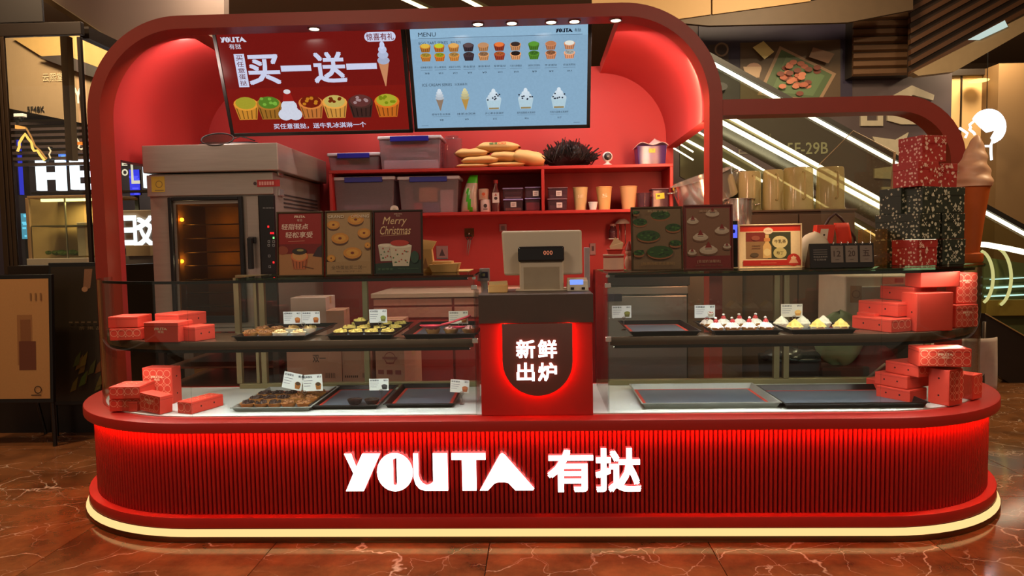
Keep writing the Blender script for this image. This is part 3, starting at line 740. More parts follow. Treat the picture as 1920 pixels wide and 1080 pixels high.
for z in (A(530, 325, 1.3).z, A(530, 362, 1.3).z): B().box(bx1 - .006, bx1 + .008, 1.22, 1.30, z - .022, z + .022).move(MO).make('hinge', CHROME, ov, bevel=.003)
# stand below with tray runners
st = thing('oven_stand', 'dark open steel stand of tray runners below the oven', 'stand', (ox, YO + .45, 0)); MS = Matrix.Translation((-ox, -YO - .45, 0))
DST = mat('dark steel', (70, 58, 50), .4, .8, var=.15)
for x in (bx0 + .03, bx1 - .03):
    for y in (YO + .05, 2.04): B().box(x - .018, x + .018, y - .018, y + .018, 0, .84).move(MS).make('leg', DST, st)
B().box(bx0, bx1, YO + .02, 2.08, .835, .858).move(MS).make('top_frame', BROWNST, st, bevel=.003)
for k in range(6): B().box(bx0 + .03, bx1 - .03, YO + .06, 2.0, .14 + k*.115, .152 + k*.115).move(MS).make('runner', mat('tray runner', (120, 74, 56), .35, .7, var=.2), st)
# things lying on the hood
a = A(412, 268, YO + .06)
vz = thing('visor', 'dark rimmed oval clear visor lying on top of the oven hood', 'visor', (a.x, a.y, hz1))
el = [(math.cos(t*PI/16)*.10, math.sin(t*PI/16)*.03 - .03, .032 + math.sin(t*PI/16)*.040) for t in range(32)]
B().tube(el, .005, 6, True).make('rim', BLACK, vz, smooth=True)
B().add([(x, y, z) for x, y, z in el], [tuple(range(32))]).make('lens', clear('smoke lens', (150, 140, 126), body=(60, 54, 48), amount=.5), vz)
B().tube([(.09, -.03, .03), (.13, .0, .05), (.16, .02, .045), (.20, .05, .03)], .004).make('strap', BLACK, vz, smooth=True)
tag(B().tube([(a.x - .17, a.y + .1, hz1 + .018), (a.x - .12, a.y + .1, hz1 + .02), (a.x + .15, a.y + .12, hz1 + .02), (a.x + .19, a.y + .12, hz1 + .018)], [.012, .017, .017, .012], 8).make('rod', BLACK, smooth=True), 'dark rounded rod lying behind the visor on the oven hood', 'rod')

# ------------------------------------------------------------------ red wall shelf
YSH = 1.80
a = A(616, 318, YSH); b = A(1262, 308, YSH); zt_ = (a.z + b.z)/2; lo = A(900, 397, YSH).z; sx0, sx1 = a.x, b.x
sh = thing('wall_shelf', 'red two tier shelf unit fixed to the red back wall', 'shelf', ((sx0 + sx1)/2, 2.0, lo)); MH = Matrix.Translation((-(sx0 + sx1)/2, -2.0, -lo))
th = .021
for z in (lo, zt_): B().box(sx0, sx1, YSH, YW - .002, z - th, z).move(MH).make('board', RED, sh, bevel=.002)
for x in (sx0 + th/2, A(1018, 360, YSH).x, sx1 - th/2): B().box(x - th/2, x + th/2, YSH + .001, YW - .002, lo, zt_ - th).move(MH).make('upright', RED, sh, bevel=.002)
B().box(sx0 + .01, sx1 - .01, YW - .012, YW - .002, lo, zt_ - th).move(MH).make('back_panel', mat('shelf back', (150, 30, 28), .6), sh)
LILAC = clear('milky plastic', (226, 214, 224), .1, 1.4, (232, 212, 220), .44)
LIDW = mat('pale lid', (214, 208, 216), .4); LATCH = mat('blue latch', (44, 42, 160), .35)
def tub(u0, v0, u1, v1, label, zb, depth=.26, y=None, fill=None, latch=LATCH, body=LILAC, taper=.9, lidh=.024, group=None, lid=LIDW, extra=None, name='storage_box'):
    'a lidded plastic box from its front rectangle in the picture'
    y = y or YSH + .05
    x0, x1, _, z1 = pb(u0, v0, u1, v1, y); w = x1 - x0; h = z1 - zb; cx = (x0 + x1)/2
    t = thing(name, label, 'box', (cx, y + depth/2, zb), group=group)
    wt, wb, d = w/2*.96, w/2*taper, depth/2*.96; db = d*taper; hh = h - lidh
    bb = B(); e = .004
    bb.hexa([(-wb, -db, 0), (wb, -db, 0), (wb, db, 0), (-wb, db, 0), (-wt, -d, hh), (wt, -d, hh), (wt, d, hh), (-wt, d, hh)])
    bb.make('body', body, t, bevel=.008)
    B().box(-w/2, w/2, -depth/2, depth/2, hh, h).make('lid', lid, t, bevel=.007)
    if latch: B().box(-w*.30, w*.30, -depth/2 - .008, -depth/2 + .006, hh - .016, h - .004).make('latch', latch, t, bevel=.003)
    if fill:
        for k, (fx0, fx1, fz0, fz1, c) in enumerate(fill):
            m = mat('content %d %d %d' % c, c, .7, var=.25, scale=30, bump=.4)
            s0, s1 = wb + (wt - wb)*fz0, wb + (wt - wb)*fz1; dd = db*.9
            g_ = B(); X0, X1 = wb*(fx0*2 - 1)*.94, wb*(fx1*2 - 1)*.94
            g_.box(X0, X1, -dd + .006*k, dd - .01, h*fz0 + .004, hh*fz1 - .004)
            g_.make('contents', m, t, bevel=.006)
    if extra: extra(t, w, h, d)
    return t
tub(613, 286, 713, 319, 'shallow clear storage box with blue latch and green contents on top shelf', zt_, .24, fill=[(0, .62, 0, .5, (205, 190, 188)), (.35, 1, .4, .95, (120, 150, 80))])
tub(708, 254, 828, 319, 'tall clear storage box with blue latch half full of ice white contents', zt_, .28, y=YSH + .03, fill=[(0, 1, 0, .34, (226, 214, 218)), (.2, .8, .36, .62, (196, 150, 160)), (.65, .95, .58, .76, (226, 214, 216))])
tub(623, 331, 741, 394, 'clear storage box with blue latch holding a whisk on lower shelf', lo, .26, fill=[(.15, 1, 0, .12, (190, 70, 86)), (.1, .8, .12, .3, (150, 136, 150))],
    extra=lambda t, w, h, d: (B().tube([(-w*.2, -d*.8, h*.42), (-w*.1, -d*.8, h*.45), (w*.28, -d*.8, h*.38)], .005).make('whisk_handle', STEEL, t, smooth=True), B().tube([(-w*.2 + .05*math.cos(k), -d*.75 + .01*math.sin(2*k), h*.36 + .03*math.sin(k)) for k in [i*.52 for i in range(12)]], .003, 5, True).make('whisk_wire', STEEL, t, smooth=True)))
tub(745, 330, 862, 394, 'clear storage box with blue latch packed with bags and a white tub', lo, .26, fill=[(.2, .36, 0, .34, (190, 50, 56)), (.3, .65, .3, .8, (214, 160, 110)), (.38, .68, 0, .34, (96, 80, 140)), (.70, .95, 0, .72, (222, 204, 200)), (.02, .18, .1, .9, (120, 84, 80))])
a = A(740, 387, YSH + .02)
tp = thing('tape_roll', 'pale tape roll standing on edge in front of storage boxes', 'tape', (a.x, a.y, lo))
bb = B().lathe([(.012, 0), (.028, 0), (.028, .02), (.012, .02)], 20, cap=False); bb.move(Matrix.Translation((0, .0, .028)) @ Matrix.Rotation(PI/2, 4, 'X')).make('roll', mat('masking tape', (222, 206, 190), .6), tp, smooth=30)
B().lathe([(.012, .001), (.012, .019)], 16).move(Matrix.Translation((0, 0, .028)) @ Matrix.Rotation(PI/2, 4, 'X')).make('core', mat('tape core', (200, 184, 166), .8), tp)
# stack of clear lids in a sleeve
x0, x1, _, z1 = pb(826, 257, 866, 318, YSH + .08)
ls = thing('lid_stack', 'tall sleeve of clear plastic lids beside the tall storage box', 'lids', ((x0 + x1)/2, YSH + .13, zt_))
SLV = clear('clear sleeve', (232, 214, 216), .05, 1.4, (222, 190, 196), .16)
r_ = (x1 - x0)/2
prof = []
for k in range(11): prof += [(r_*.92, (z1 - zt_)*k/11), (r_, (z1 - zt_)*(k + .6)/11)]
B().lathe(prof, 20).make('lids', SLV, ls, smooth=True)
B().blob((0, 0, z1 - zt_ + .006), (r_*.7, r_*.7, .012), 3).make('sleeve_knot', SLV, ls)
# seven paper bags of premix
BAG = mat('cream paper bag', (232, 190, 122), .6, var=.08, scale=10, bump=.3)
def sack(u0, v0, u1, v1, zb, label, y, tilt=0.0, seed=1, depth=.09, printc=None):
    x0, x1, _, z1 = pb(u0, v0, u1, v1, y); w = (x1 - x0)/2; h = (z1 - zb)
    t = thing('premix_bag', label, 'bag', ((x0 + x1)/2, y + depth, zb), group='cream bags on the top shelf')
    def fn(i, j):
        a = (i*2 - 1); c = j*2*PI
        k = max(0.0, 1 - abs(a)**4.5)**.7
        rr = random.Random(seed).uniform(0, 6)
        wob = 1 + .06*math.sin(7*a + rr + 2*c) + .05*math.sin(3*c + 5*a)
        return (a*w + .01*math.sin(c)*(1 - k), math.cos(c)*depth*(.72 + .28*k)*(1 if abs(a) < .97 else .9), h*.5 + math.sin(c)*h*.5*k*wob + a*tilt)
    b_ = B().grid(fn, 22, 16); zmin = min(v[2] for v in b_.v); b_.move(Matrix.Translation((0, 0, -zmin)))
    b_.make('sack', BAG, t, smooth=True)
    if printc:
        p = P(); p.rect(-.06, -.012, -.03, .012, (90, 120, 70)); p.rect(-.024, -.012, -.004, .012, (90, 120, 70)); p.ring(.016, 0, .014, .005, printc); p.ring(.044, 0, .014, .005, printc)
        p.move(Matrix.Translation((0, -depth*.9, h*.78)) @ Matrix.Rotation(-.9, 4, 'X')).make('printed_label', PR, t)
    return t
PB = YSH + .04
def zv(v, y=PB): return A(930, v, y).z
sack(853, 305, 916, 319, zt_, 'bottom left cream premix bag of the pile', PB, 0, 1)
sack(913, 302, 985, 319, zt_, 'bottom middle cream premix bag under the pile', PB, .0, 2)
sack(864, 290, 936, 308, zv(307.5), 'middle left cream premix bag lying on the lowest bags', PB - .005, .002, 3)
sack(851, 276, 915, 297, zv(294), 'upper left cream premix bag pointing at the lid sleeve', PB + .005, .0, 4)
sack(918, 282, 974, 306, zv(303), 'centre cream premix bag under the topmost one', PB, -.004, 5)
sack(961, 281, 1024, 318, zt_ + .004, 'right end tilted cream premix bag next to the black heap', PB - .02, -.022, 6)
sack(893, 264, 974, 289, zv(283.5), 'topmost cream premix bag with orange print', PB + .01, -.002, 7, printc=(214, 92, 40))
# black heap of wrapped straws
x0, x1, _, z1 = pb(1000, 256, 1126, 316, YSH + .10); r = random.Random(3)
hp = B(); cx = (x0 + x1)/2; hw_ = (x1 - x0)/2; hh = z1 - zt_
hp.blob((cx + .02, YSH + .18, zt_ + hh*.42), (hw_*.72, .12, hh*.44), 5, .2, 16, 10)
for i in range(260):
    t0 = r.uniform(-.95, .95); top = hh*(1 - .55*abs(t0)**1.6)*r.uniform(.45, 1.0)
    px_ = cx + t0*hw_*.85; dx = r.uniform(-.035, .035) + t0*.025; y_ = YSH + r.uniform(.04, .24)
    hp.tube([(px_ - dx, y_, zt_ + top*.35 + .004), (px_ + dx*.2, y_ - .012, zt_ + top*.75), (px_ + dx, y_ + r.uniform(-.02, .02), zt_ + top)], r.uniform(.002, .005), 4)
o = hp.make('straw_bundle', mat('black straw paper', (24, 18, 19), .45, var=.3, scale=40)); tag(o, 'bushy black heap of wrapped straws on the top shelf', 'straws', kind='stuff')
# camera
a = A(1139, 294, YSH + .06); zb_ = zt_
wc = thing('web_camera', 'small round white camera on a base beside the black heap', 'camera', (a.x, a.y, zb_))
B().lathe([(.03, 0), (.032, .008), (.014, .016), (.012, .03)], 18).make('base', WHITE, wc, smooth=40)
rs = .036; cz = a.z - zb_
B().blob((0, 0, cz), (rs, rs*.8, rs), 1, 0, 18, 12).make('shell', WHITE, wc, smooth=True)
B().lathe([(rs*.72, 0), (rs*.72, .006), (rs*.5, .010)], 20).move(Matrix.Translation((0, -rs*.55, cz)) @ Matrix.Rotation(PI/2, 4, 'X')).make('face', BLACK, wc, smooth=30)
B().lathe([(rs*.26, 0), (rs*.2, .006)], 14).move(Matrix.Translation((0, -rs*.55 - .010, cz)) @ Matrix.Rotation(PI/2, 4, 'X')).make('lens', CHROME, wc)
# purple basket with tissue
x0, x1, _, z1 = pb(1195, 272, 1251, 308, YSH + .05)
pbk = thing('tissue_basket', 'purple plastic basket of crumpled tissue with yellow tag', 'basket', ((x0 + x1)/2, YSH + .14, zt_)); w = (x1 - x0)/2; h = z1 - zt_
B().hexa([(-w*.9, -.075, 0), (w*.9, -.075, 0), (w*.9, .075, 0), (-w*.9, .075, 0), (-w, -.085, h), (w, -.085, h), (w, .085, h), (-w, .085, h)]).make('basket', clear('purple plastic', (190, 160, 220), .1, 1.4, (120, 80, 170), .55), pbk, bevel=.006)
TIS = mat('tissue', (220, 198, 196), .9, bump=.3, scale=30)
B().blob((0, -.02, h*.45), (w*.7, .05, h*.3), 4, .25).make('inner_tissue', TIS, pbk, smooth=True)
b_ = B(); b_.grid(lambda i, j: ((i*2 - 1)*w*1.1, (j*2 - 1)*.09, h + .012 + .012*math.sin(9*i) + .05*max(0, 1 - abs(i - .62)*4)*max(0, 1 - abs(j - .4)*2.4) - .02*abs(i*2 - 1)**4), 16, 10); b_.make('top_tissue', TIS, pbk, smooth=True, solid=.003)
p = P(); p.rect(-.022, -.014, .022, .014, (214, 190, 40)); p.rect(.0, .002, .012, .006, (90, 80, 30)); p.move(Matrix.Translation((0, -.086, h*.72))).make('tag', PR, pbk)
# lower shelf right of the storage boxes
x0, x1, _, z1 = pb(862, 327, 894, 393, YSH + .03)
gb = thing('snack_pouch', 'white and bright green pouch leaning on lower shelf', 'pouch', ((x0 + x1)/2, YSH + .10, lo)); w = (x1 - x0)/2; h = z1 - lo
def pf(i, j):
    a = i*2 - 1; k = math.sin(PI*min(1, j*1.0 + .02))**.5
    return (a*w*(1 - .55*j**2) + .035*j*j, -.05*k*(1 - a*a)**.5*(1 - j*.6), h*j)
b_ = B()
nu, nv = 10, 14; vs = [pf(i/nu, j/nv) for j in range(nv + 1) for i in range(nu + 1)]
for j in range(nv):
    for i in range(nu):
        q_ = j*(nu + 1) + i; cc = (70, 190, 30) if (abs(i - 4 + (j - 4)*.35) < 1.3 and j < 9) or j > 10 else (196, 176, 160)
        b_.add([vs[q_], vs[q_ + 1], vs[q_ + nu + 2], vs[q_ + nu + 1]], [(0, 1, 2, 3)], cc)
b_.make('pouch', PRG, gb, smooth=True, weld=True, solid=.004)
def can(u0, v0, u1, v1, zb, label, body, band_, y=YSH + .05, cat='can'):
    x0, x1, _, z1 = pb(u0, v0, u1, v1, y); r_ = (x1 - x0)/2; h = z1 - zb
    t = thing('tin_can', label, cat, ((x0 + x1)/2, y + r_, zb))
    B().lathe([(r_*.96, 0), (r_, .004), (r_, h - .004), (r_*.96, h)], 20).make('tin', mat('tin %d' % sum(body), body, .4, var=.05), t, smooth=40)
    B().lathe([(r_*.9, 0), (r_*.9, .003)], 20, (0, 0, h - .001)).make('tin_lid', STEEL, t)
    p = P(); p.ell(0, h*.5, r_*.35, h*.16, band_, 12); p.rect(-r_*.4, h*.2, r_*.4, h*.26, band_)
    p.move(Matrix.Translation((0, -r_ - .0005, 0))).make('printed_label', PR, t); return t
can(900, 374, 920, 393, lo, 'pale tin can at the bottom of the stack of two', (206, 176, 170), (60, 40, 36)); zc = A(905, 374, YSH + .05).z
can(897, 354, 916, 374, zc, 'pale tin can with orange mark stacked on the other', (200, 160, 140), (206, 84, 40))
x0, x1, _, z1 = pb(921, 337, 938, 393, YSH + .05)
bt = thing('syrup_bottle', 'dark bottle with white label and red cap beside cans', 'bottle', ((x0 + x1)/2, YSH + .08, lo)); r_ = (x1 - x0)/2; h = z1 - lo
B().lathe([(r_, 0), (r_, h*.62), (r_*.5, h*.78), (r_*.42, h*.9)], 16).make('bottle', mat('dark red bottle', (92, 30, 30), .25), bt, smooth=40)
B().lathe([(r_*.5, h*.9), (r_*.5, h)], 12).make('cap', mat('red cap', (160, 36, 34), .4), bt, smooth=30)
p = P(); p.rect(-r_*.75, h*.28, r_*.75, h*.6, (216, 196, 190)); p.ell(0, h*.42, r_*.4, h*.05, (60, 30, 30), 8); p.poly([(-r_*.3, h*.5), (r_*.3, h*.5), (0, h*.58)], (170, 60, 50)); p.move(Matrix.Translation((0, -r_ - .001, 0))).make('bottle_label', PR, bt)
LL = mat('lilac lid', (150, 136, 190), .4); LG = mat('grey lid', (130, 100, 108), .4); SML = clear('small tub plastic', (210, 190, 200), .1, 1.4, (150, 110, 124), .4)
def lab(u, v, txt):
    def f(t, w, h, d):
        p = P(); p.rect(-.02, -.018, .02, .018, (214, 196, 190)); p.rect(-.013, .002, .013, .007, (120, 80, 80)); p.rect(-.013, -.008, .008, -.004, (120, 80, 80)); p.move(Matrix.Translation((u*w, -d - .004, h*v))).make('paper_label', PR, t)
    return f
ym = YSH + .04; zs1 = A(960, 373, ym).z; zs2 = A(1050, 374, ym).z
tub(943, 373, 981, 393, 'small clear tub with lilac lid below the one of white cream', lo, .16, ym, [(.05, .95, 0, .4, (214, 150, 110))], None, SML, .93, .010, None, LL, lab(.02, .55, ''), 'small_tub')
tub(942, 352, 981, 373, 'small clear tub with lilac lid filled white at its base', zs1, .16, ym, [(.05, .95, 0, .3, (230, 220, 216)), (.05, .95, .35, .8, (120, 80, 84))], None, SML, .93, .010, None, LL, None, 'small_tub')
tub(984, 371, 1014, 393, 'small tub of pink contents under a grey tub near shelf divider', lo, .16, ym, [(.03, .97, 0, .8, (220, 70, 80))], None, SML, .95, .009, None, LL, None, 'small_tub')
tub(984, 350, 1014, 371, 'small grey tub with square paper label above pink tub', zs1 + .004, .16, ym, [(.03, .97, 0, .8, (84, 74, 90))], None, SML, .95, .009, None, LL, lab(.18, .4, ''), 'small_tub')
tub(1026, 372, 1064, 391, 'small grey tub lower of the pair right of shelf divider', lo, .16, ym, [(.05, .95, 0, .6, (110, 70, 66))], None, SML, .93, .009, None, LG, lab(.1, .45, ''), 'small_tub')
tub(1027, 351, 1065, 372, 'small grey tub upper of the pair right of shelf divider', zs2, .16, ym, [(.05, .95, 0, .5, (120, 84, 90))], None, SML, .93, .009, None, LG, lab(.05, .5, ''), 'small_tub')
def cup(u0, v0, u1, v1, label, zb, y, m, taper=.7, prt=None, name='paper_cup', n=20):
    x0, x1, _, z1 = pb(u0, v0, u1, v1, y); r_ = (x1 - x0)/2; h = z1 - zb
    t = thing(name, label, 'cup', ((x0 + x1)/2, y + r_, zb))
    B().lathe([(r_*taper, 0), (r_, h), (r_*.94, h), (r_*(taper - .05), .006)], n, cap=True).make('cup', m, t, smooth=40)
    B().tube([(r_*math.cos(i*PI/10), r_*math.sin(i*PI/10), h) for i in range(20)], .003, 5, True).make('rolled_rim', m, t, smooth=True)
    if prt:
        p = P(); p.text(prt, -.02, -.01, .02, .014, (236, 214, 180)); p.move(Matrix.Translation((0, -r_*.9, h*.6))).make('cup_print', PR, t)
    return t
cup(1075, 351, 1103, 388, 'pale cream paper cup nearest the shelf divider', lo, ym, mat('cream cup', (206, 176, 120), .6), .74, '5折')
cup(1119, 350, 1149, 386, 'brown paper cup between the cream cups on lower shelf', lo, ym, KRAFT, .72, '5')
cup(1164, 349, 1197, 387, 'plain kraft paper cup nearest the shelf end', lo, ym, mat('plain kraft cup', (206, 160, 110), .65), .74)
cup(1104, 379, 1121, 389, 'tiny white paper cup at the lower shelf front edge', lo, YSH + .01, WHITE, .72)
cup(1195, 362, 1222, 386, 'round clear jar at the right end of lower shelf', lo, ym, SML, .8, None, 'clear_jar')
tub(1222, 353, 1256, 386, 'grey clear box with yellow sticker at the shelf end', lo, .14, ym, [(.05, .95, 0, .7, (110, 90, 84))], None, SML, .97, .006, None, LG,
    lambda t, w, h, d: (lambda p: (p.rect(-.03, -.02, .03, .02, (222, 200, 20)), p.rect(-.02, -.004, .0, .008, (90, 80, 20)), p.move(Matrix.Translation((-.005, -d - .004, h*.62)) @ Matrix.Rotation(-.08, 4, 'Y')).make('sticker', PR, t)))(P()), 'labelled_box')
# ------------------------------------------------------------------ trays, tarts and price cards in the cases
UZ = ZS1 + .0005; LZ = DK + .0005
TRAYM = mat('dark tray', (54, 50, 50), .3, .7, var=.1); TRAYL = mat('pale lit tray', (170, 174, 170), .4, .3, var=.1)  # paler copy: LED light on the tray lips is put into its colour
MATG = mat('grey baking mat', (96, 106, 122), .35, var=.08, scale=12); MATR = mat('mat border', (206, 66, 54), .45, var=.06)
def tray(u0, u1, v, z, ub, vb, label, m=TRAYM, h=.022, matc=MATG, slide=0.0):
    a = G(u0, v, z); b = G(u1, v, z); c = G(ub, vb, z + h*.6); y0 = (a.y + b.y)/2; w = b.x - a.x; y0 = max(y0, .14); d = min(max(.2, c.y - y0), .52)
    t = thing('baking_tray', label, 'tray', ((a.x + b.x)/2, y0 + d/2, z), group='baking trays in the display cases')
    hw, hd, s, e = w/2, d/2, .013, .0016
    O0 = [(-hw + s, -hd + s), (hw - s, -hd + s), (hw - s, hd - s), (-hw + s, hd - s)]; O1 = [(-hw, -hd), (hw, -hd), (hw, hd), (-hw, hd)]; O2 = [(-hw - .006, -hd - .006), (hw + .006, -hd - .006), (hw + .006, hd + .006), (-hw - .006, hd + .006)]
    bb = B(); vs = [(x, y, 0) for x, y in O0] + [(x, y, h) for x, y in O1] + [(x, y, h) for x, y in O2] + [(x, y, h - .003) for x, y in O2]
    fs = [(3, 2, 1, 0)]
    for k in range(3): fs += [(k*4 + i, k*4 + (i + 1) % 4, k*4 + 4 + (i + 1) % 4, k*4 + 4 + i) for i in range(4)]
    bb.add(vs, fs); bb.make('tray', m, t, solid=.0016)
    iw, idp = hw - s - .003, hd - s - .003
    B().box(-iw, iw, -idp, idp, .0012, .0022).make('mat_border', MATR, t)
    q = .016; B().box(-iw + q, iw - q, -idp + q, idp - q, .0022, .0026).make('baking_mat', matc, t)
    return t, (a.x + b.x)/2, y0, y0 + d, w, z + .0027
TR = {}
TR['nut'] = tray(436, 566, 640, UZ, 594, 606, 'left upper shelf tray of nut tarts and paper cased puffs', slide=1)
TR['crumb'] = tray(612, 733, 638, UZ, 750, 604, 'upper shelf tray heaped with crumble topped tarts')
TR['spoon'] = tray(757, 893, 635, UZ, 890, 604, 'upper shelf tray with pink spoon beside the till')
TR['empty_up'] = tray(1183, 1316, 631, UZ, 1280, 603, 'empty upper shelf tray with blue grey mat beside the till')
TR['cream'] = tray(1345, 1478, 632, UZ, 1462, 603, 'upper shelf tray of cream tarts with strawberry caps')
TR['yellow'] = tray(1492, 1622, 630, UZ, 1606, 603, 'upper shelf tray of yellow and white topped tarts')
TR['choc'] = tray(436, 580, 772, LZ, 592, 728, 'lower deck tray of chocolate and brown nut tarts', TRAYL)
TR['two'] = tray(582, 708, 768, LZ, 728, 725, 'lower deck tray with two dark tarts', TRAYM)
TR['bare'] = tray(722, 850, 765, LZ, 860, 722, 'empty lower deck tray with orange lit mat beside the till', TRAYM)
TR['wide'] = tray(1205, 1465, 766, LZ, 1410, 722, 'wide empty lower deck tray nearest the till in right case', TRAYL, .028)
TR['wide2'] = tray(1470, 1742, 766, LZ, 1655, 724, 'wide empty dark lower deck tray beside the standing red box', TRAYM, .028)

CRUST = mat('tart crust', (190, 130, 66), .7, var=.25, scale=40, bump=.4); CRUSTD = mat('cocoa crust', (62, 40, 30), .7, var=.3, scale=40, bump=.4)
PAPER = mat('paper case', (236, 222, 196), .8, var=.05)
def mk_tart(name, label, shell, topm, kind, seed, group):
    t = thing(name, label, 'tart', group=group)
    B().lathe([(.024, 0), (.031, .010), (.036, .022), (.037, .025), (.033, .025), (.031, .020)], 28, flute=.025).make('crust', shell, t, smooth=50)
    r = random.Random(seed)
    if kind == 'nut':
        b = B().lathe([(.032, .021), (.026, .026), (.010, .028), (.001, .028)], 14, cap=False)
        for _ in range(14):
            a, q = r.uniform(0, 6.28), .028*r.random()**.5; b.blob((q*math.cos(a), q*math.sin(a), .034 - q*.25), (r.uniform(.006, .011), r.uniform(.005, .009), .008), r.randrange(99), .2, 6, 4)
        b.make('topping', topm, t)
    elif kind == 'crumb':
        b = B().blob((0, 0, .022), (.032, .032, .012), seed, .1, 12, 6)
        for _ in range(26):
            a, q = r.uniform(0, 6.28), .031*r.random()**.5; s_ = r.uniform(.003, .0055); x, y = q*math.cos(a), q*math.sin(a); z = .033 - q*q*8 + r.uniform(0, .004)
            b.box(x - s_, x + s_, y - s_, y + s_, z - s_*.6, z + s_)
        b.make('crumble', topm, t)
    elif kind in ('cream', 'swirl'):
        b = B(); hh = .034 if kind == 'cream' else .040
        def sw(i, j):
            a = i*2*PI; q = .034*(1 - j**1.4)*(1 + .13*math.cos(7*a + 5*j)) + .001
            return (q*math.cos(a), q*math.sin(a), .021 + hh*j + .004*math.sin(j*16)*(1 - j))
        b.grid(sw, 28, 9); b.make('whipped_cream', topm, t, smooth=True)
        if kind == 'cream':
            B().lathe([(.012, .046), (.011, .055), (.004, .063), (.001, .064)], 12, cap=False).make('strawberry', mat('strawberry', (196, 40, 44), .35), t, smooth=True)
            B().blob((.002, -.002, .067), (.007, .007, .006), 2, .1, 8, 6).make('cream_dot', topm, t, smooth=True)
    elif kind == 'dark':
        B().lathe([(.031, .020), (.022, .0235), (.001, .024)], 16, cap=False).make('glaze', topm, t, smooth=True)
    return t
def place_row(proto, spots, labels):
    first = True
    for (x, y, z), lb in zip(spots, labels):
        if first: proto.location = (x, y, z); proto.rotation_euler = (0, 0, random.uniform(0, 6)); proto['label'] = lb; first = False
        else: copy_thing(proto, (x, y, z), random.uniform(0, 6), lb)
ORD = ['first', 'second', 'third', 'fourth', 'fifth', 'sixth']
def rows(us, v, z, name, desc, where):
    sp = []; lb = []
    for i, u in enumerate(us):
        g = G(u, v, z); sp.append(g); lb.append('%s %s from the left, %s' % (ORD[i], desc, where))
    return sp, lb
def spots(tr, nx, ny, x0, x1, y0, y1):
    t, cx, ya, yb, w, z = TR[tr]; out = []
    for j in range(ny):
        for i in range(nx): out.append((cx + (x0 + (x1 - x0)*(i/(nx - 1) if nx > 1 else .5))*w, ya + (y0 + (y1 - y0)*(j/(ny - 1) if ny > 1 else .5))*(yb - ya), z, i, j))
    return out
RN = ['front', 'second', 'third', 'back']
def fill(tr, proto, nx, ny, x0, x1, y0, y1, desc, where):
    sp = spots(tr, nx, ny, x0, x1, y0, y1)
    place_row(proto, [s[:3] for s in sp], ['%s %s from left, %s row, %s' % (ORD[s[3]], desc, RN[s[4]] if s[4] < ny - 1 or ny == 1 else 'back', where) for s in sp])
CHOC = mat('chocolate nuts', (58, 36, 30), .45, var=.5, scale=60, bump=.5); NUTB = mat('brown nuts', (150, 98, 56), .55, var=.4, scale=50, bump=.5)
YEL = mat('yellow crumb', (238, 208, 116), .7, var=.15, scale=60, bump=.4); CRM = mat('whipped cream', (238, 230, 226), .5, var=.03); WHC = mat('ivory cream', (236, 230, 206), .6, var=.05, bump=.3, scale=60)
YC = mat('egg yellow cream', (240, 200, 104), .6, var=.1, bump=.4, scale=70); CUST = mat('pale custard', (242, 206, 150), .5, var=.1)
fill('choc', mk_tart('nut_tart', '', CRUST, CHOC, 'nut', 1, 'chocolate nut tarts'), 3, 3, -.38, -.02, .16, .62, 'chocolate nut tart', 'lower left tray')
fill('choc', mk_tart('nut_tart', '', CRUST, NUTB, 'nut', 2, 'brown nut tarts on the lower deck'), 2, 3, .16, .36, .16, .66, 'brown nut tart', 'lower left tray')
fill('nut', mk_tart('nut_tart', '', CRUST, NUTB, 'nut', 5, 'nut tarts on the upper shelf'), 2, 2, -.38, -.16, .20, .5, 'brown nut tart', 'upper left tray')
fill('nut', mk_tart('cream_puff', '', PAPER, CUST, 'nut', 4, 'paper cased puffs'), 2, 2, .06, .32, .18, .5, 'pale puff in paper', 'upper left tray')
fill('crumb', mk_tart('crumble_tart', '', CRUSTD, YEL, 'crumb', 6, 'crumble tarts'), 4, 3, -.37, .37, .16, .78, 'yellow crumble tart', 'upper middle tray')
t, cx, ya, yb, w, z = TR['crumb']
pr_ = mk_tart('crumble_tart', '', CRUSTD, YEL, 'crumb', 9, 'crumble tarts')
place_row(pr_, [(cx - .20*w, ya + .52*(yb - ya), z + .032), (cx + .06*w, ya + .5*(yb - ya), z + .032)], ['yellow crumble tart lying on top of the others at left', 'yellow crumble tart lying on top of the others at middle'])
fill('two', mk_tart('dark_tart', '', CRUSTD, mat('dark glaze', (34, 28, 30), .3), 'dark', 7, 'dark tarts'), 2, 1, .08, .34, .22, .22, 'dark glazed tart', 'otherwise empty lower tray')
fill('spoon', mk_tart('berry_tart', '', CRUST, mat('pink cream', (226, 170, 170), .5, var=.15, scale=40), 'nut', 8, 'berry tarts'), 3, 1, -.16, .36, .3, .3, 'pink topped tart', 'tray with the spoon')
fill('cream', mk_tart('cream_tart', '', CRUST, CRM, 'cream', 1, 'strawberry cream tarts'), 4, 2, -.40, .36, .22, .62, 'white cream tart with strawberry cap', 'right case upper shelf')
fill('yellow', mk_tart('custard_tart', '', PAPER, YC, 'swirl', 1, 'yellow cream tarts'), 3, 1, -.36, .36, .2, .2, 'yellow cream tart', 'tray by red boxes')
fill('yellow', mk_tart('custard_tart', '', PAPER, WHC, 'swirl', 2, 'ivory cream tarts'), 3, 1, -.40, .28, .6, .6, 'ivory cream tart', 'tray by red boxes')
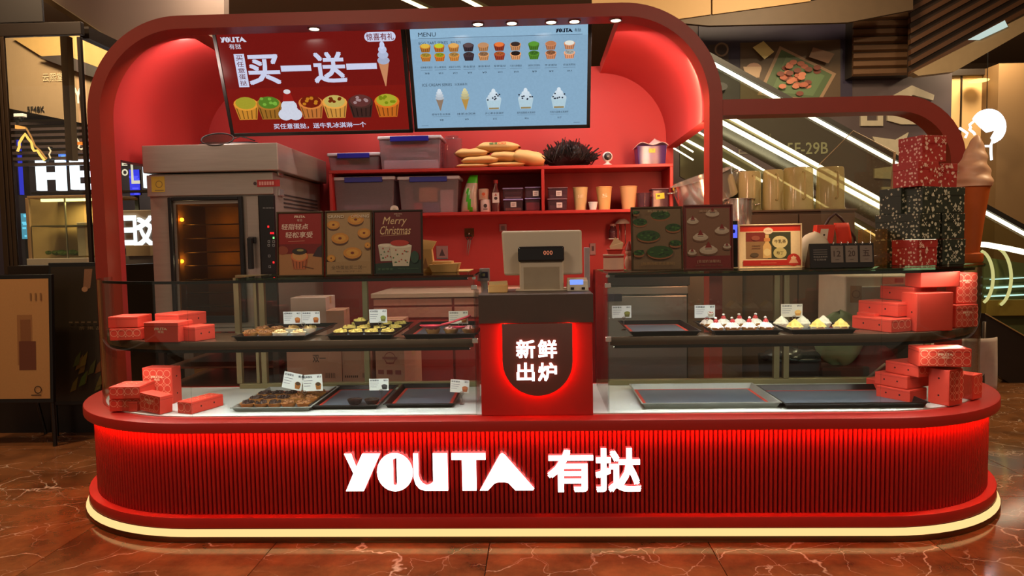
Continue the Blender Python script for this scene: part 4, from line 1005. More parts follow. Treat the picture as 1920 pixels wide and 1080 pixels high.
# serving spoon
t, cx, ya, yb, w, z = TR['spoon']
sp = thing('serving_spoon', 'pink plastic serving spoon lying across the upper tray beside till', 'spoon', (cx - .06, ya + .13, z + .03))
b = B(); b.grid(lambda i, j: ((i*2 - 1)*.055*math.sqrt(max(0, 1 - (j*2 - 1)**2)) if False else .055*math.cos(2*PI*i)*j, .03*math.sin(2*PI*i)*j, .016*j*j), 18, 5)
b.make('bowl', mat('pink plastic', (214, 66, 84), .35), sp, smooth=True, solid=.003)
B().tube([(.05, .0, .016), (.10, .012, .028), (.19, .04, .055)], [.006, .005, .007], 8).make('handle', mat('pink plastic', (214, 66, 84), .35), sp, smooth=True)
b = B(); b.grid(lambda i, j: (.034*math.cos(2*PI*i)*j + .11, .024*math.sin(2*PI*i)*j - .07, .010*j*j + .006), 16, 4)
tag(b.move(Matrix.Translation((cx - .03, ya + .16, z + .026))).make('small_scoop', mat('crimson scoop', (190, 40, 70), .35), smooth=True, solid=.003), 'small crimson scoop on the tarts beside the pink spoon', 'scoop')
# price cards on ring holders
def card(u0, v0, u1, v1, y, zb, label, tint, art, roll=0.0, n=1):
    x0, x1, z0, z1 = pb(u0, v0, u1, v1, y); w = x1 - x0; h = z1 - z0; cx = (x0 + x1)/2
    t = thing('price_card', label, 'card', (cx, y, zb), group='price cards in the display cases')
    bh = z0 - zb
    wire = B(); wire.tube([(.01, -.004, .002), (.01, -.004, max(.01, bh - .012))], .0013, 5); wire.tube([(.01 + .009*math.cos(k*PI/8), -.006, bh + .009*math.sin(k*PI/8) - .003) for k in range(16)], .0016, 5, True); wire.lathe([(.012, 0), (.012, .003)], 10, (.01, -.004, 0))
    wire.make('ring_holder', STEEL, t, smooth=40)
    RM = Matrix.Translation((0, 0, bh + h/2)) @ Matrix.Rotation(-roll, 4, 'Y')
    for k in range(n):
        ww = w/n; xo = -w/2 + ww*k; R2 = RM @ Matrix.Rotation(-(.25 if (k and roll) else 0), 4, 'Y')
        cp = B().box(xo + .001, xo + ww - .001, 0, .0012, -h/2, h/2).move(R2).make('card', mat('card %d' % tint[0], tint, .5, var=.02), t)
        p = P(.0002); p.text(['经典蛋挞', '抹茶蛋挞', '奶油蛋挞'][(int(u0) + k) % 3], xo + ww*.06, h*.28, xo + ww*.5, h*.42, (60, 66, 80), .02); p.text('¥9.9', xo + ww*.74, h*.28, xo + ww*.94, h*.42, (60, 66, 80), .02)
        for q in range(3): p.rect(xo + ww*.06, h*(.12 - q*.16), xo + ww*(.5 - .06*q), h*(.15 - q*.16), (120, 124, 140))
        p.tart(xo + ww*.78, -h*.16, ww*.30, h*.5, art[0], art[1], art[2] if len(art) > 2 else None, 3)
        p.move(Matrix.Translation((0, -.0006, 0))).move(R2).make('card_print', PR, cp)
    return t
CW = (222, 222, 224)
zc_ = UZ + .002; zl_ = LZ + .002
card(531, 584, 600, 607, .36, zc_, 'double price card above the upper left tray of puffs', CW, ((170, 90, 40), (190, 120, 60)), 0, 2)
card(692, 580, 726, 605, .34, zc_, 'price card with green tart over the crumble tarts', CW, ((120, 120, 60), (140, 150, 70)))
card(841, 583, 878, 607, .32, zc_, 'price card with brown tart beside the till upper shelf', (206, 200, 184), ((170, 110, 50), (200, 140, 70)))
card(530, 703, 605, 734, .36, zl_, 'double white price card tilted over lower chocolate tarts', (232, 240, 240), ((180, 120, 60), (80, 60, 40)), -.22, 2)
card(692, 710, 729, 732, .36, zl_, 'price card showing a black tart, lower deck', (232, 240, 242), ((60, 60, 62), (80, 80, 84)))
card(844, 712, 880, 736, .30, zl_, 'price card showing brown tart beside till, lower deck', (228, 228, 226), ((190, 110, 70), (200, 120, 80)), -.08)
card(1147, 573, 1184, 596, .36, zc_, 'price card with olive tart above the empty upper tray', CW, ((110, 104, 50), (130, 130, 60)))
card(1302, 572, 1341, 596, .36, zc_, 'price card with a cream tart before the red post', CW, ((200, 180, 160), (236, 226, 220), (190, 50, 50)))
card(1464, 570, 1505, 594, .36, zc_, 'price card with yellow tart between the two upper right trays', (226, 214, 196), ((226, 160, 80), (240, 190, 110)))

# ------------------------------------------------------------------ red take-away boxes
BOXR = mat('red card box', (222, 66, 48), .55, var=.05, scale=4)
LINE = (250, 160, 130)
def rbox(u, v, z, w, h, d, rz, label, pat='', roll=0.0, lid=True, logo=False, holes='l', y=None):
    'u, v: picture position of the middle of its front bottom edge'
    g = G(u, v, z) if y is None else A(u, v, y); c_, s_ = math.cos(rz), math.sin(rz)
    ctr = Vector((g.x - s_*d/2, g.y + c_*d/2, z))
    t = thing('tart_box', label, 'box', ctr, group='red take-away tart boxes')
    t.rotation_euler = (0, roll, rz)
    if roll: t.location.z += abs(math.sin(roll))*w/2
    hl = h*.96 if lid else h
    B().box(-w/2, w/2, -d/2, d/2, 0, h).make('body', BOXR, t, bevel=.0035)
    def pattern(p, ww, hh, s=.036):
        s = min(s, min(ww, hh)*.62)
        nx = max(1, int(ww/s + .4)); nz = max(1, int(hh/s + .5)); r = ww/nx/2
        for i in range(nx):
            for j in range(nz):
                x = -ww/2 + r + i*2*r; zc = hh - r - j*2*r - .002
                a0, a1 = 0, 2*PI
                if zc - r < 0: continue
                p.ring(x, zc, r*.97, .0024, LINE, 18)
                if i < nx - 1: p.poly([(x + r - .004, zc - r), (x + r, zc - r - .004), (x + r + .004, zc - r), (x + r, zc - r + .004)], LINE) if zc - r > .006 else None
    if 'f' in pat:
        p = P(); pattern(p, w*.95, h*.96); p.move(Matrix.Translation((0, -d/2 - .0002, 0))).make('front_print', PR, t)
    if 't' in pat:
        p = P(); pattern(p, w*.95, d*.96, .05); p.move(Matrix.Translation((0, -d/2, h + .0002)) @ Matrix.Rotation(-PI/2, 4, 'X')).make('top_print', PR, t)
    if logo:
        p = P(); k = .0014; zc = h*.62 if h < .12 else h*.72; q = min(.034, w*.22)
        p_brand(p, -q, zc, q, zc + q*.34, (250, 200, 170)); p.text('有挞', -q*.45, zc - q*.42, q*.45, zc - q*.06, (250, 200, 170), .03)
        p.move(Matrix.Translation((0, -d/2 - .0025, 0))).make('box_logo', PR, t)
    for sd in (holes or ''):
        x = w/2 if sd == 'r' else -w/2; tall = h > d*.8
        for k in (-1, 1):
            yy, zz = (0, h*(.5 + .24*k)) if h > w and h > .12 else (d*.2*k, h*.5)
            B().lathe([(.0045, -.0006), (.0045, .0006)], 10).move(Matrix.Translation((x, yy, zz)) @ Matrix.Rotation(PI/2, 4, 'Y')).make('vent_hole', mat('hole shade', (60, 14, 12), .9), t)
    if lid and h < .12:
        B().box(-w/2 - .0008, w/2 + .0008, -d/2 - .0008, d/2 + .0008, h*.80, h*.815).make('lid_seam', mat('seam red', (140, 30, 24), .7), t)
    return t
# left case, upper shelf
rbox(236, 640, UZ, .150, .058, .14, .12, 'lower red box at the rounded left end, upper shelf', 'f', holes='', y=0.21)
rbox(231, 617, UZ + .0605, .145, .055, .14, .05, 'upper red box at the rounded left end, upper shelf', '', holes='', y=0.215)
rbox(303, 645, UZ, .176, .094, .12, -.10, 'red box with small white logo facing front, left upper shelf', '', logo=True, holes='', y=0.125)
rbox(352, 643, UZ, .10, .070, .12, -.38, 'small red box with two holes at right of the left upper group', '', holes='r', y=0.15)
rbox(316, 628, UZ, .16, .055, .16, -.38, 'red box hidden under the topmost one, left upper shelf', '', holes='')
rbox(313, 612, UZ + .0575, .165, .062, .17, -.38, 'topmost red box of the left upper group', '', holes='r')
# left case, deck
rbox(235, 771, LZ, .150, .062, .15, .10, 'lower patterned red box by the left rounded glass, deck', 'f', holes='')
rbox(234, 748, LZ + .0645, .150, .060, .15, .06, 'upper patterned red box by the left rounded glass, deck', 'ft', holes='')
rbox(297, 757, LZ, .162, .185, .08, -.08, 'upright red box printed with rows of circles, left deck', 'f', logo=True, holes='r')
rbox(249, 772, LZ, .045, .05, .06, 0, 'tiny red box wedged behind the tilted box, left deck', '', holes='')
rbox(281, 779, LZ, .145, .088, .07, -.42, 'tilted red box with logo lying in front, left deck', 'f', roll=.07, logo=True, holes='', y=0.165)
rbox(346, 776, LZ, .09, .058, .20, -.36, 'low red box with lid slightly open at right of the left group', 'ft', holes='r')
# right case, upper shelf
rbox(1690, 633, UZ, .125, .062, .22, .42, 'lowest stepped red box of the right upper staircase', 'f', holes='l', y=0.17)
rbox(1650, 622, UZ, .08, .075, .10, .42, 'red box end peeking behind the lowest step, right upper shelf', '', holes='', y=0.3)
rbox(1700, 600, UZ + .066, .12, .065, .22, .42, 'middle stepped red box of the right upper staircase', '', holes='l', y=0.23)
rbox(1735, 577, UZ + .133, .14, .066, .2, .34, 'third stepped red box below the topmost one, right upper shelf', '', holes='l', y=0.28)
rbox(1752, 631, UZ, .190, .178, .10, .20, 'large upright dark faced red box at the right upper shelf', '', holes='l', y=0.19)
rbox(1763, 556, UZ + .2015, .19, .085, .12, .10, 'topmost red box under the glass lid, right upper shelf', '', holes='', y=0.22)
rbox(1812, 629, UZ, .14, .110, .12, .35, 'dark faced red box at the rounded right end, upper shelf', 'f', logo=True, holes='', y=0.31)
rbox(1812, 583, UZ + .1115, .105, .150, .075, .1, 'upright patterned red box at the rounded right end, upper shelf', 'f', logo=True, holes='', y=0.34)
# right case, deck
rbox(1722, 752, LZ, .14, .058, .17, .55, 'lowest red box of the right deck pile', '', holes='l')
rbox(1676, 733, LZ, .10, .055, .12, .55, 'low red box end at the left of the right deck pile', '', holes='')
rbox(1722, 727, LZ + .0595, .17, .062, .17, .50, 'second tier red box with a dark opening, right deck pile', '', holes='l')
rbox(1750, 705, LZ + .123, .20, .058, .18, .42, 'third tier red box below the patterned top box, right deck', 'f', holes='l')
rbox(1772, 688, LZ + .1825, .225, .085, .13, -.12, 'topmost patterned red box with white logo, right deck pile', 'f', logo=True, holes='')
rbox(1792, 766, LZ, .105, .168, .10, .52, 'upright red box standing in front at the right deck', 'f', holes='l', y=0.2)
rbox(1833, 748, LZ, .09, .12, .14, .6, 'red box pressed against the rounded right glass, deck', 'f', holes='')
# ------------------------------------------------------------------ framed posters on the left case
ZT_ = ZG + .0105
PFR = mat('poster frame', (74, 60, 40), .4, .5, var=.1)
def poster(u0, v0, u1, v1, y, label, draw, lean=.07, frame=PFR, b=.008, name='framed_poster', pm=None, cat='poster'):
    x0, x1, _, z1 = pb(u0, v0, u1, v1, y); w = x1 - x0; h = (z1 - ZT_)/math.cos(lean)
    t = thing(name, label, cat, ((x0 + x1)/2, y, ZT_)); t.rotation_euler = (-lean, 0, 0)
    f = B(); f.box(-w/2, w/2, 0, .012, 0, b); f.box(-w/2, w/2, 0, .012, h - b, h); f.box(-w/2, -w/2 + b, 0, .012, b, h - b); f.box(w/2 - b, w/2, 0, .012, b, h - b)
    f.make('frame', frame, t, bevel=.0015)
    B().box(-w/2 + b*.5, w/2 - b*.5, .008, .014, b*.5, h - b*.5).make('backing', DARK, t)
    p = P(.0002); draw(p, -w/2 + b, b, w - 2*b, h - 2*b); p.move(Matrix.Translation((0, .007, 0))).make('artwork', pm or PRG, t)
    B().box(-.015, .015, .016, .020, .0, h*.6).move(Matrix.Rotation(.0, 4, 'X')).make('strut', DARK, t)
    return t
def dA(p, x, z, w, h):
    p.rect(x, z, x + w, z + h, (150, 30, 26)); p.rect(x, z, x + w, z + h*.34, (176, 124, 78)); p.rect(x, z + h*.34, x + w, z + h*.5, (120, 26, 22))
    p_brand(p, x + w*.36, z + h*.925, x + w*.62, z + h*.965, (226, 200, 180)); p.text('有挞', x + w*.43, z + h*.865, x + w*.55, z + h*.91, (226, 200, 180))
    p.text('轻甜轻点', x + w*.06, z + h*.735, x + w*.68, z + h*.83, (232, 206, 190), .03, .12); p.text('轻松享受', x + w*.15, z + h*.60, x + w*.78, z + h*.70, (232, 206, 190), .03, .12)
    p.line(x + w*.22, z + h*.545, x + w*.6, z + h*.55, h*.006, (214, 150, 130)); p.ell(x + w*.09, z + h*.40, w*.13, h*.07, (150, 70, 46)); p.poly([(x + w*.78, z + h*.3), (x + w, z + h*.28), (x + w, z + h*.48), (x + w*.9, z + h*.44)], (60, 40, 44))
    p.tart(x + w*.48, z + h*.26, w*.40, h*.34, (190, 104, 62), (206, 150, 90), None); p.ell(x + w*.48, z + h*.38, w*.17, h*.055, (52, 44, 36)); p.ell(x + w*.5, z + h*.40, w*.08, h*.02, (160, 150, 90)); p.line(x + w*.55, z + h*.14, x + w*.8, z + h*.10, h*.012, (110, 66, 44))
def dB(p, x, z, w, h):
    p.rect(x, z, x + w, z + h, (172, 142, 100))
    for cx, cz, s in ((.14, .80, .32), (.66, .88, .38), (.30, .58, .40), (.88, .66, .36), (.58, .34, .42), (.06, .26, .26), (.97, .46, .22)):
        lo_, hi_ = max(0, cx - s*.5), min(1, cx + s*.5); c_ = (lo_ + hi_)/2; ww = hi_ - lo_
        p.ell(x + w*c_, z + h*(cz - .03), w*ww*.48, h*s*.22, (92, 62, 44)); p.ell(x + w*c_, z + h*cz, w*ww*.5, h*s*.22, (206, 142, 62)); p.ell(x + w*c_, z + h*(cz + .004), w*ww*.34, h*s*.14, (216, 160, 70)); p.ell(x + w*c_, z + h*cz, w*ww*.1, h*s*.05, (120, 52, 30))
    p.text('GRAND', x + w*.03, z + h*.905, x + w*.40, z + h*.955, (222, 212, 190), .01); p.text('OPENING', x + w*.56, z + h*.905, x + w*.97, z + h*.955, (222, 212, 190), .01)
    p.rect(x, z, x + w, z + h*.20, (166, 134, 92)); p.text('全场蛋挞买二送一', x + w*.1, z + h*.075, x + w*.9, z + h*.14, (104, 82, 56), .01); p.text('新店开业', x + w*.2, z + h*.03, x + w*.8, z + h*.055, (120, 96, 66))
def dC(p, x, z, w, h):
    p.rect(x, z, x + w, z + h, (104, 30, 30)); p.poly([(x, z), (x + w, z), (x + w, z + h*.22), (x, z + h*.16)], (32, 56, 44))
    p_brand(p, x + w*.42, z + h*.955, x + w*.6, z + h*.975, (190, 160, 140)); p.text('有挞', x + w*.46, z + h*.92, x + w*.55, z + h*.948, (190, 160, 140))
    p.text('Merry', x + w*.16, z + h*.76, x + w*.66, z + h*.92, (214, 186, 140), .01, .25); p.text('Christmas', x + w*.1, z + h*.63, x + w*.76, z + h*.77, (214, 186, 140), .01, .2)
    p.line(x + w*.12, z + h*.61, x + w*.7, z + h*.625, h*.006, (190, 150, 110))
    for cx, cz, s, c in ((.26, .33, .38, (196, 190, 170)), (.56, .28, .48, (206, 196, 172))):
        p.poly([(x + w*(cx - s*.36), z + h*(cz - s*.34)), (x + w*(cx + s*.36), z + h*(cz - s*.34)), (x + w*(cx + s*.5), z + h*(cz + s*.34)), (x + w*(cx - s*.5), z + h*(cz + s*.34))], c); p.ell(x + w*cx, z + h*(cz + s*.34), w*s*.5, h*s*.07, (226, 218, 196))
        r = random.Random(4)
        for i in range(14): p.ell(x + w*(cx + r.uniform(-.38, .38)*s), z + h*(cz + r.uniform(-.26, .24)*s), w*.016, h*.012, ((60, 110, 70), (180, 60, 50))[i % 2], 6)
    p.ell(x + w*.54, z + h*.49, w*.20, h*.05, (184, 60, 48)); p.ell(x + w*.86, z + h*.26, w*.09, h*.10, (48, 76, 60))
    p.text('圣诞限定', x + w*.06, z + h*.05, x + w*.4, z + h*.09, (90, 120, 90)); p.text('Merry Christmas', x + w*.5, z + h*.06, x + w*.94, z + h*.085, (90, 120, 90))
poster(517, 396, 605, 519, .16, 'red framed poster of a tart with white slogan, leftmost on left case', dA)
poster(608, 394, 697, 519, .165, 'beige framed poster of round tarts between two red posters', dB)
poster(698, 393, 792, 519, .17, 'framed Christmas poster with two patterned mugs on left case', dC, frame=DARK)
def dD(p, x, z, w, h):
    p.rect(x, z, x + w, z + h, (116, 92, 62)); r = random.Random(2)
    for cx, cz, s in ((.58, .89, .42), (.14, .78, .34), (.85, .68, .36), (.32, .55, .50), (.88, .42, .28), (.55, .28, .56), (.10, .27, .26), (.06, .93, .16)):
        lo_, hi_ = max(0, cx - s*.5), min(1, cx + s*.5); c_ = (lo_ + hi_)/2; ww = hi_ - lo_
        p.ell(x + w*c_, z + h*(cz - .035), w*ww*.46, h*s*.16, (140, 88, 50)); p.ell(x + w*c_, z + h*cz, w*ww*.48, h*s*.18, (40, 74, 26))
        for i in range(12): p.ell(x + w*(c_ + r.uniform(-.36, .36)*ww), z + h*(cz + r.uniform(-.11, .12)*s), w*.03, h*.014, ((60, 104, 40), (28, 54, 20))[i % 2], 6)
    p.text('[抹茶肉松芝士蛋挞]', x + w*.16, z + h*.06, x + w*.84, z + h*.115, (150, 118, 70)); p.text('新品上市', x + w*.3, z + h*.93, x + w*.7, z + h*.97, (170, 150, 110))
def dE(p, x, z, w, h):
    p.rect(x, z, x + w, z + h, (120, 30, 24)); p.rect(x + w*.03, z + h*.2, x + w*.97, z + h*.97, (126, 88, 62))
    for cx, cz, s in ((.17, .76, .26), (.60, .88, .30), (.80, .60, .32), (.33, .50, .34), (.50, .29, .40), (.90, .34, .18), (.14, .25, .2)):
        p.ell(x + w*cx, z + h*(cz - .03), w*s*.48, h*s*.15, (110, 72, 46)); p.ell(x + w*cx, z + h*cz, w*s*.5, h*s*.16, (186, 168, 144)); p.ell(x + w*cx, z + h*(cz + .03), w*s*.36, h*s*.13, (196, 178, 154)); p.poly([(x + w*(cx - s*.2), z + h*(cz + s*.10)), (x + w*(cx + s*.2), z + h*(cz + s*.10)), (x + w*cx, z + h*(cz + s*.36))], (130, 34, 24))
        p.line(x + w*(cx - s*.18), z + h*(cz + s*.05), x + w*(cx + s*.18), z + h*(cz + s*.05), h*.008, (60, 26, 20))
    p.text('[圣诞奶油蛋挞]', x + w*.25, z + h*.08, x + w*.75, z + h*.135, (186, 150, 120)); p.text('甜蜜限定款', x + w*.2, z + h*.03, x + w*.8, z + h*.055, (120, 80, 60)); p.text('美味来袭', x + w*.3, z + h*.9, x + w*.7, z + h*.94, (180, 150, 120))
def posterR(*a, **k): return poster(*a, **k)
poster(1184, 387, 1282, 511, .20, 'framed poster of green topped tarts on right case', dD)
poster(1283, 383, 1376, 510, .21, 'framed poster of white cream tarts with dark red border', dE, frame=mat('dark red frame', (96, 30, 22), .4))
# cream and red picture stand
def dF(p, x, z, w, h):
    p.rect(x, z, x + w, z + h, (240, 208, 160)); p.rect(x, z + h*.86, x + w, z + h, (214, 52, 30)); p.rect(x + w*.10, z + h*.2, x + w*.84, z + h*.84, (150, 110, 70)); p.rect(x + w*.10, z + h*.62, x + w*.42, z + h*.84, (130, 46, 34)); p.rect(x + w*.46, z + h*.2, x + w*.84, z + h*.84, (66, 66, 42))
    p.ell(x + w*.47, z + h*.87, w*.08, h*.08, (244, 214, 180)); p.text('YOUTA', x + w*.42, z + h*.85, x + w*.52, z + h*.89, (200, 80, 60))
    p.poly([(x + w*.38, z + h*.22), (x + w*.52, z + h*.22), (x + w*.52, z + h*.5), (x + w*.48, z + h*.6), (x + w*.48, z + h*.78), (x + w*.42, z + h*.78), (x + w*.42, z + h*.6), (x + w*.38, z + h*.5)], (226, 178, 110)); p.ell(x + w*.45, z + h*.36, w*.06, h*.09, (240, 206, 140)); p.rect(x + w*.4, z + h*.62, x + w*.5, z + h*.7, (214, 140, 80))
    p.ell(x + w*.66, z + h*.6, w*.13, h*.15, (222, 200, 140)); p.ell(x + w*.66, z + h*.34, w*.11, h*.13, (206, 186, 120)); p.text('牛乳茶', x + w*.57, z + h*.57, x + w*.76, z + h*.66, (90, 70, 40), .02); p.text('布丁', x + w*.60, z + h*.3, x + w*.72, z + h*.38, (90, 70, 40), .01)
    p.ell(x + w*.26, z + h*.7, w*.07, h*.06, (160, 80, 60)); p.line(x + w*.2, z + h*.52, x + w*.34, z + h*.52, h*.012, (110, 60, 40)); p.line(x + w*.2, z + h*.46, x + w*.34, z + h*.46, h*.012, (110, 60, 40)); p.ell(x + w*.24, z + h*.3, w*.07, h*.05, (96, 74, 50))
    p.rect(x + w*.05, z + h*.04, x + w, z + h*.17, (190, 40, 26)); p.rect(x + w*.34, z + h*.095, x + w*.6, z + h*.107, (230, 120, 90))
    p.ell(x + w*.88, z + h*.17, w*.11, h*.15, (196, 50, 34)); p.poly([(x + w*.8, z + h*.09), (x + w*.96, z + h*.09), (x + w*.88, z + h*.28)], (236, 170, 130)); p.ell(x + w*.88, z + h*.22, w*.045, h*.03, (240, 190, 150))
poster(1386, 420, 1505, 508, .26, 'cream and red picture stand with bottle and pudding print', dF, .05, mat('cream acrylic', (238, 206, 160), .35), .006, 'picture_stand')
# black date stand
def dG(p, x, z, w, h):
    p.rect(x, z, x + w, z + h, (22, 16, 15))
    for i in range(3): p.rect(x + w*.05, z + h*(.74 - i*.09), x + w*.27, z + h*(.765 - i*.09), (130, 120, 112))
    p.text('欢迎品尝新鲜', x + w*.05, z + h*.42, x + w*.27, z + h*.5, (160, 150, 140)); p.text('今日现烤', x + w*.05, z + h*.3, x + w*.25, z + h*.38, (160, 150, 140))
x0, x1, _, z1 = pb(1519, 456, 1640, 506, .20); w = x1 - x0; h = z1 - ZT_
ds = thing('date_stand', 'black flip date stand reading 12 20 on the right case', 'calendar', ((x0 + x1)/2, .20, ZT_)); LM = Matrix.Rotation(-.2, 4, 'X')
B().prism([(0, 0), (.07, 0), (.02, h), (.012, h)], -w/2, w/2, 'x').make('stand', BLACK, ds, bevel=.002)
LM = Matrix.Translation((0, -.0012, 0)) @ Matrix.Rotation(-math.atan2(.012, h), 4, 'X')
p = P(.0002); dG(p, -w/2 + .002, .002, w - .004, h - .004); p.move(LM).make('face_print', PR, ds)
for i, tx in enumerate(('12', '20', '五')):
    cx = -w/2 + w*(.42 + i*.225); bb = B().box(cx - w*.095, cx + w*.095, -.004, -.001, h*.22, h*.9).move(LM).make('flip_card', mat('grey flip card', (132, 116, 104), .6), ds)
    p = P(.0002); p.text(tx, cx - w*.055, h*.46, cx + w*.055, h*.70, (70, 50, 42), .02); p.rect(cx - w*.02, h*.77, cx + w*.02, h*.79, (90, 74, 64)); p.rect(cx - w*.03, h*.33, cx + w*.03, h*.35, (90, 74, 64))
    p.move(Matrix.Translation((0, -.0045, 0))).move(LM).make('numerals', PR, bb)
    for k in (-1, 1): B().tube([(cx + k*w*.06, .006*math.cos(a) + .004, h + .0 + .007*math.sin(a)) for a in [j*PI/5 for j in range(10)]], .0012, 5, True).make('binding_ring', CHROME, ds)
# white pouch and red take-away things behind the date stand
a = A(1535, 470, .36)
pc = thing('white_pouch', 'rounded cream white pouch between picture stand and date stand', 'pouch', (a.x, .42, ZT_))
B().blob((0, 0, .085), (.075, .05, .085), 4, .06, 16, 10).make('pouch', mat('cream pouch', (240, 222, 190), .6, bump=.2), pc, smooth=True)
a = A(1556, 447, .40)
rb_ = thing('gift_tag_box', 'small bright red box with white label behind the date stand', 'box', (a.x, .50, ZT_))
B().hexa([(-.05, -.02, 0), (.035, -.02, 0), (.035, .03, 0), (-.05, .03, 0), (-.03, -.02, .205), (.06, -.02, .205), (.06, .03, .205), (-.03, .03, .205)]).make('box', mat('bright red card', (230, 60, 34), .5), rb_, bevel=.002)
p = P(); p.poly([(-.022, .125), (.018, .125), (.026, .185), (-.012, .185)], (226, 206, 180)); p.ell(.004, .155, .005, .005, (40, 30, 26), 8); p.move(Matrix.Translation((0, -.021, 0))).make('box_label', PR, rb_)
a = A(1592, 445, .44)
b = B(); b.grid(lambda i, j: ((i - .5)*.075 + .02*math.sin(3*j), .0, .215*j + .0), 6, 8); o = b.make('ribbon_sheet', mat('bright red card', (230, 60, 34), .5), solid=.002, smooth=True); o.location = (a.x, .54, ZT_); tag(o, 'curled bright red card strip behind the date stand', 'card')
a = A(1582, 408, .5)
bg = thing('black_strap', 'black bag handle arching over the red cards', 'strap', (a.x, .60, ZT_))
B().tube([(-.11, 0, 0), (-.09, 0, .14), (-.03, 0, .24), (.0, 0, .265), (.03, 0, .24), (.10, 0, .14), (.11, 0, 0)], .007, 6).make('strap', mat('dark strap', (60, 32, 26), .5), bg, smooth=True)
# clear stack of lids in plastic on the right case
x0, x1, _, z1 = pb(1622, 428, 1680, 506, .34)
cs = thing('cup_sleeve', 'clear wrapped stack of plastic cups before the gift boxes', 'cups', ((x0 + x1)/2, .42, ZT_)); h = z1 - ZT_; r_ = (x1 - x0)/2
prof = []
for k in range(14): prof += [(r_*.86, h*k/14), (r_*.92, h*(k + .7)/14)]
B().lathe(prof, 24).make('cups', clear('clear cups', (232, 214, 180), .05, 1.4, (210, 170, 110), .22), cs, smooth=True)
B().blob((0, 0, h*.22), (r_*1.15, r_*1.1, h*.22), 6, .12, 16, 8).make('film', clear('cling film', (245, 240, 232), .1, 1.4, (220, 180, 150), .10), cs, smooth=True)

# ------------------------------------------------------------------ stacked gift boxes
def giftmat(name, a, b):
    m, t, o = nt(name); bs = N(t, 'ShaderNodeBsdfPrincipled', Roughness=.55)
    tc = N(t, 'ShaderNodeTexCoord'); ps = N(t, 'ShaderNodeTexVoronoi', Scale=52.0, Randomness=.85); t.links.new(tc.outputs['Object'], ps.inputs['Vector'])
    n2_ = N(t, 'ShaderNodeTexVoronoi', feature='F2', Scale=90.0); t.links.new(tc.outputs['Object'], n2_.inputs['Vector'])
    mr = N(t, 'ShaderNodeMapRange'); mr.inputs[1].default_value = .30; mr.inputs[2].default_value = .34; mr.inputs[3].default_value = 1; mr.inputs[4].default_value = 0; t.links.new(ps.outputs['Distance'], mr.inputs[0])
    m3 = N(t, 'ShaderNodeMapRange'); m3.inputs[1].default_value = .52; m3.inputs[2].default_value = .56; t.links.new(n2_.outputs['Distance'], m3.inputs[0])
    mu = N(t, 'ShaderNodeMath', operation='MULTIPLY'); t.links.new(mr.outputs[0], mu.inputs[0]); t.links.new(m3.outputs[0], mu.inputs[1])
    mx = N(t, 'ShaderNodeMix', data_type='RGBA'); mx.inputs[6].default_value = (*lin(a), 1); mx.inputs[7].default_value = (*lin(b), 1); t.links.new(mu.outputs[0], mx.inputs[0]); t.links.new(mx.outputs[2], bs.inputs['Base Color']); t.links.new(bs.outputs[0], o.inputs[0])
    return m
GR = giftmat('green festive card', (44, 50, 38), (196, 190, 160)); RR = giftmat('red festive card', (176, 44, 38), (236, 190, 170))
GFACE = {}
def gift(u, v, z, s, h, rz, m, label):
    g = G(u, v, z) if v else u
    t = thing('gift_box', label, 'box', (g.x, g.y, z), rz, 'festive patterned gift boxes')
    B().box(-s/2, s/2, 0, s, 0, h).make('box', m, t, bevel=.002)
    B().box(-s/2 - .0012, s/2 + .0012, -.0012, s + .0012, h*.70, h + .0015).make('lid', m, t, bevel=.001)
    p = P(.0003); r = random.Random(label); c = (206, 200, 176) if m is GR else (240, 196, 176)
    for i in range(11):
        x, zz, q = r.uniform(-.42, .42)*s, r.uniform(.08, .9)*h, r.uniform(.006, .011); k = r.randrange(4)
        if k == 0: p.poly([(x - q, zz), (x + q, zz), (x, zz + 2*q)], c)
        elif k == 1: p.ell(x, zz, q*.8, q*.8, c, 8)
        elif k == 2: p.line(x - q, zz - q, x + q, zz + q, .003, c); p.line(x - q, zz + q, x + q, zz - q, .003, c)
        else: p.poly([(x, zz - q), (x + q, zz + q*.3), (x + q*.5, zz + q), (x, zz + q*.5), (x - q*.5, zz + q), (x - q, zz + q*.3)], c)
    p.move(Matrix.Translation((0, -.0016, 0))).make('festive_print', PR, t)['kind'] = 'stuff'
    return t
gh = .122; zz = ZT_; rzg = .42
def gp(u, y): a = A(u, 500, y); return Vector((a.x, y, 0))
s_ = .135
gift(gp(1738, .30), None, zz, s_, gh, rzg, RR, 'red gift box at the front bottom of the stack')
gift(gp(1703, .40), None, zz, s_, gh, rzg, GR, 'green gift box at the left bottom of the stack')
gift(gp(1788, .38), None, zz, s_, gh, .30, GR, 'green gift box at the right bottom of the stack')
gift(gp(1742, .30), None, zz + gh + .003, s_, gh, rzg, GR, 'green gift box above the bottom red one')
gift(gp(1703, .40), None, zz + gh + .003, s_, gh, rzg, GR, 'green gift box at the left of the second layer')
gift(gp(1786, .38), None, zz + gh + .003, s_, gh, .30, GR, 'green gift box at the right of the second layer')
gift(gp(1746, .32), None, zz + 2*(gh + .003), s_, gh, rzg, GR, 'green gift box in the middle of the third layer')
gift(gp(1704, .40), None, zz + 2*(gh + .003), s_*.9, gh, rzg, GR, 'green gift box at the left of the third layer')
gift(gp(1785, .38), None, zz + 2*(gh + .003), s_, gh, .30, GR, 'green gift box at the right of the third layer')
gift(gp(1737, .32), None, zz + 3*(gh + .003), s_, gh*.96, rzg, RR, 'bright red gift box in the fourth layer')
gift(gp(1772, .42), None, zz + 3*(gh + .003), s_*.9, gh*.94, .30, RR, 'dark side red gift box at right of the fourth layer')
gift(gp(1747, .36), None, zz + 4*(gh + .003) - .004, s_*1.05, gh, .30, RR, 'topmost red gift box of the stack')
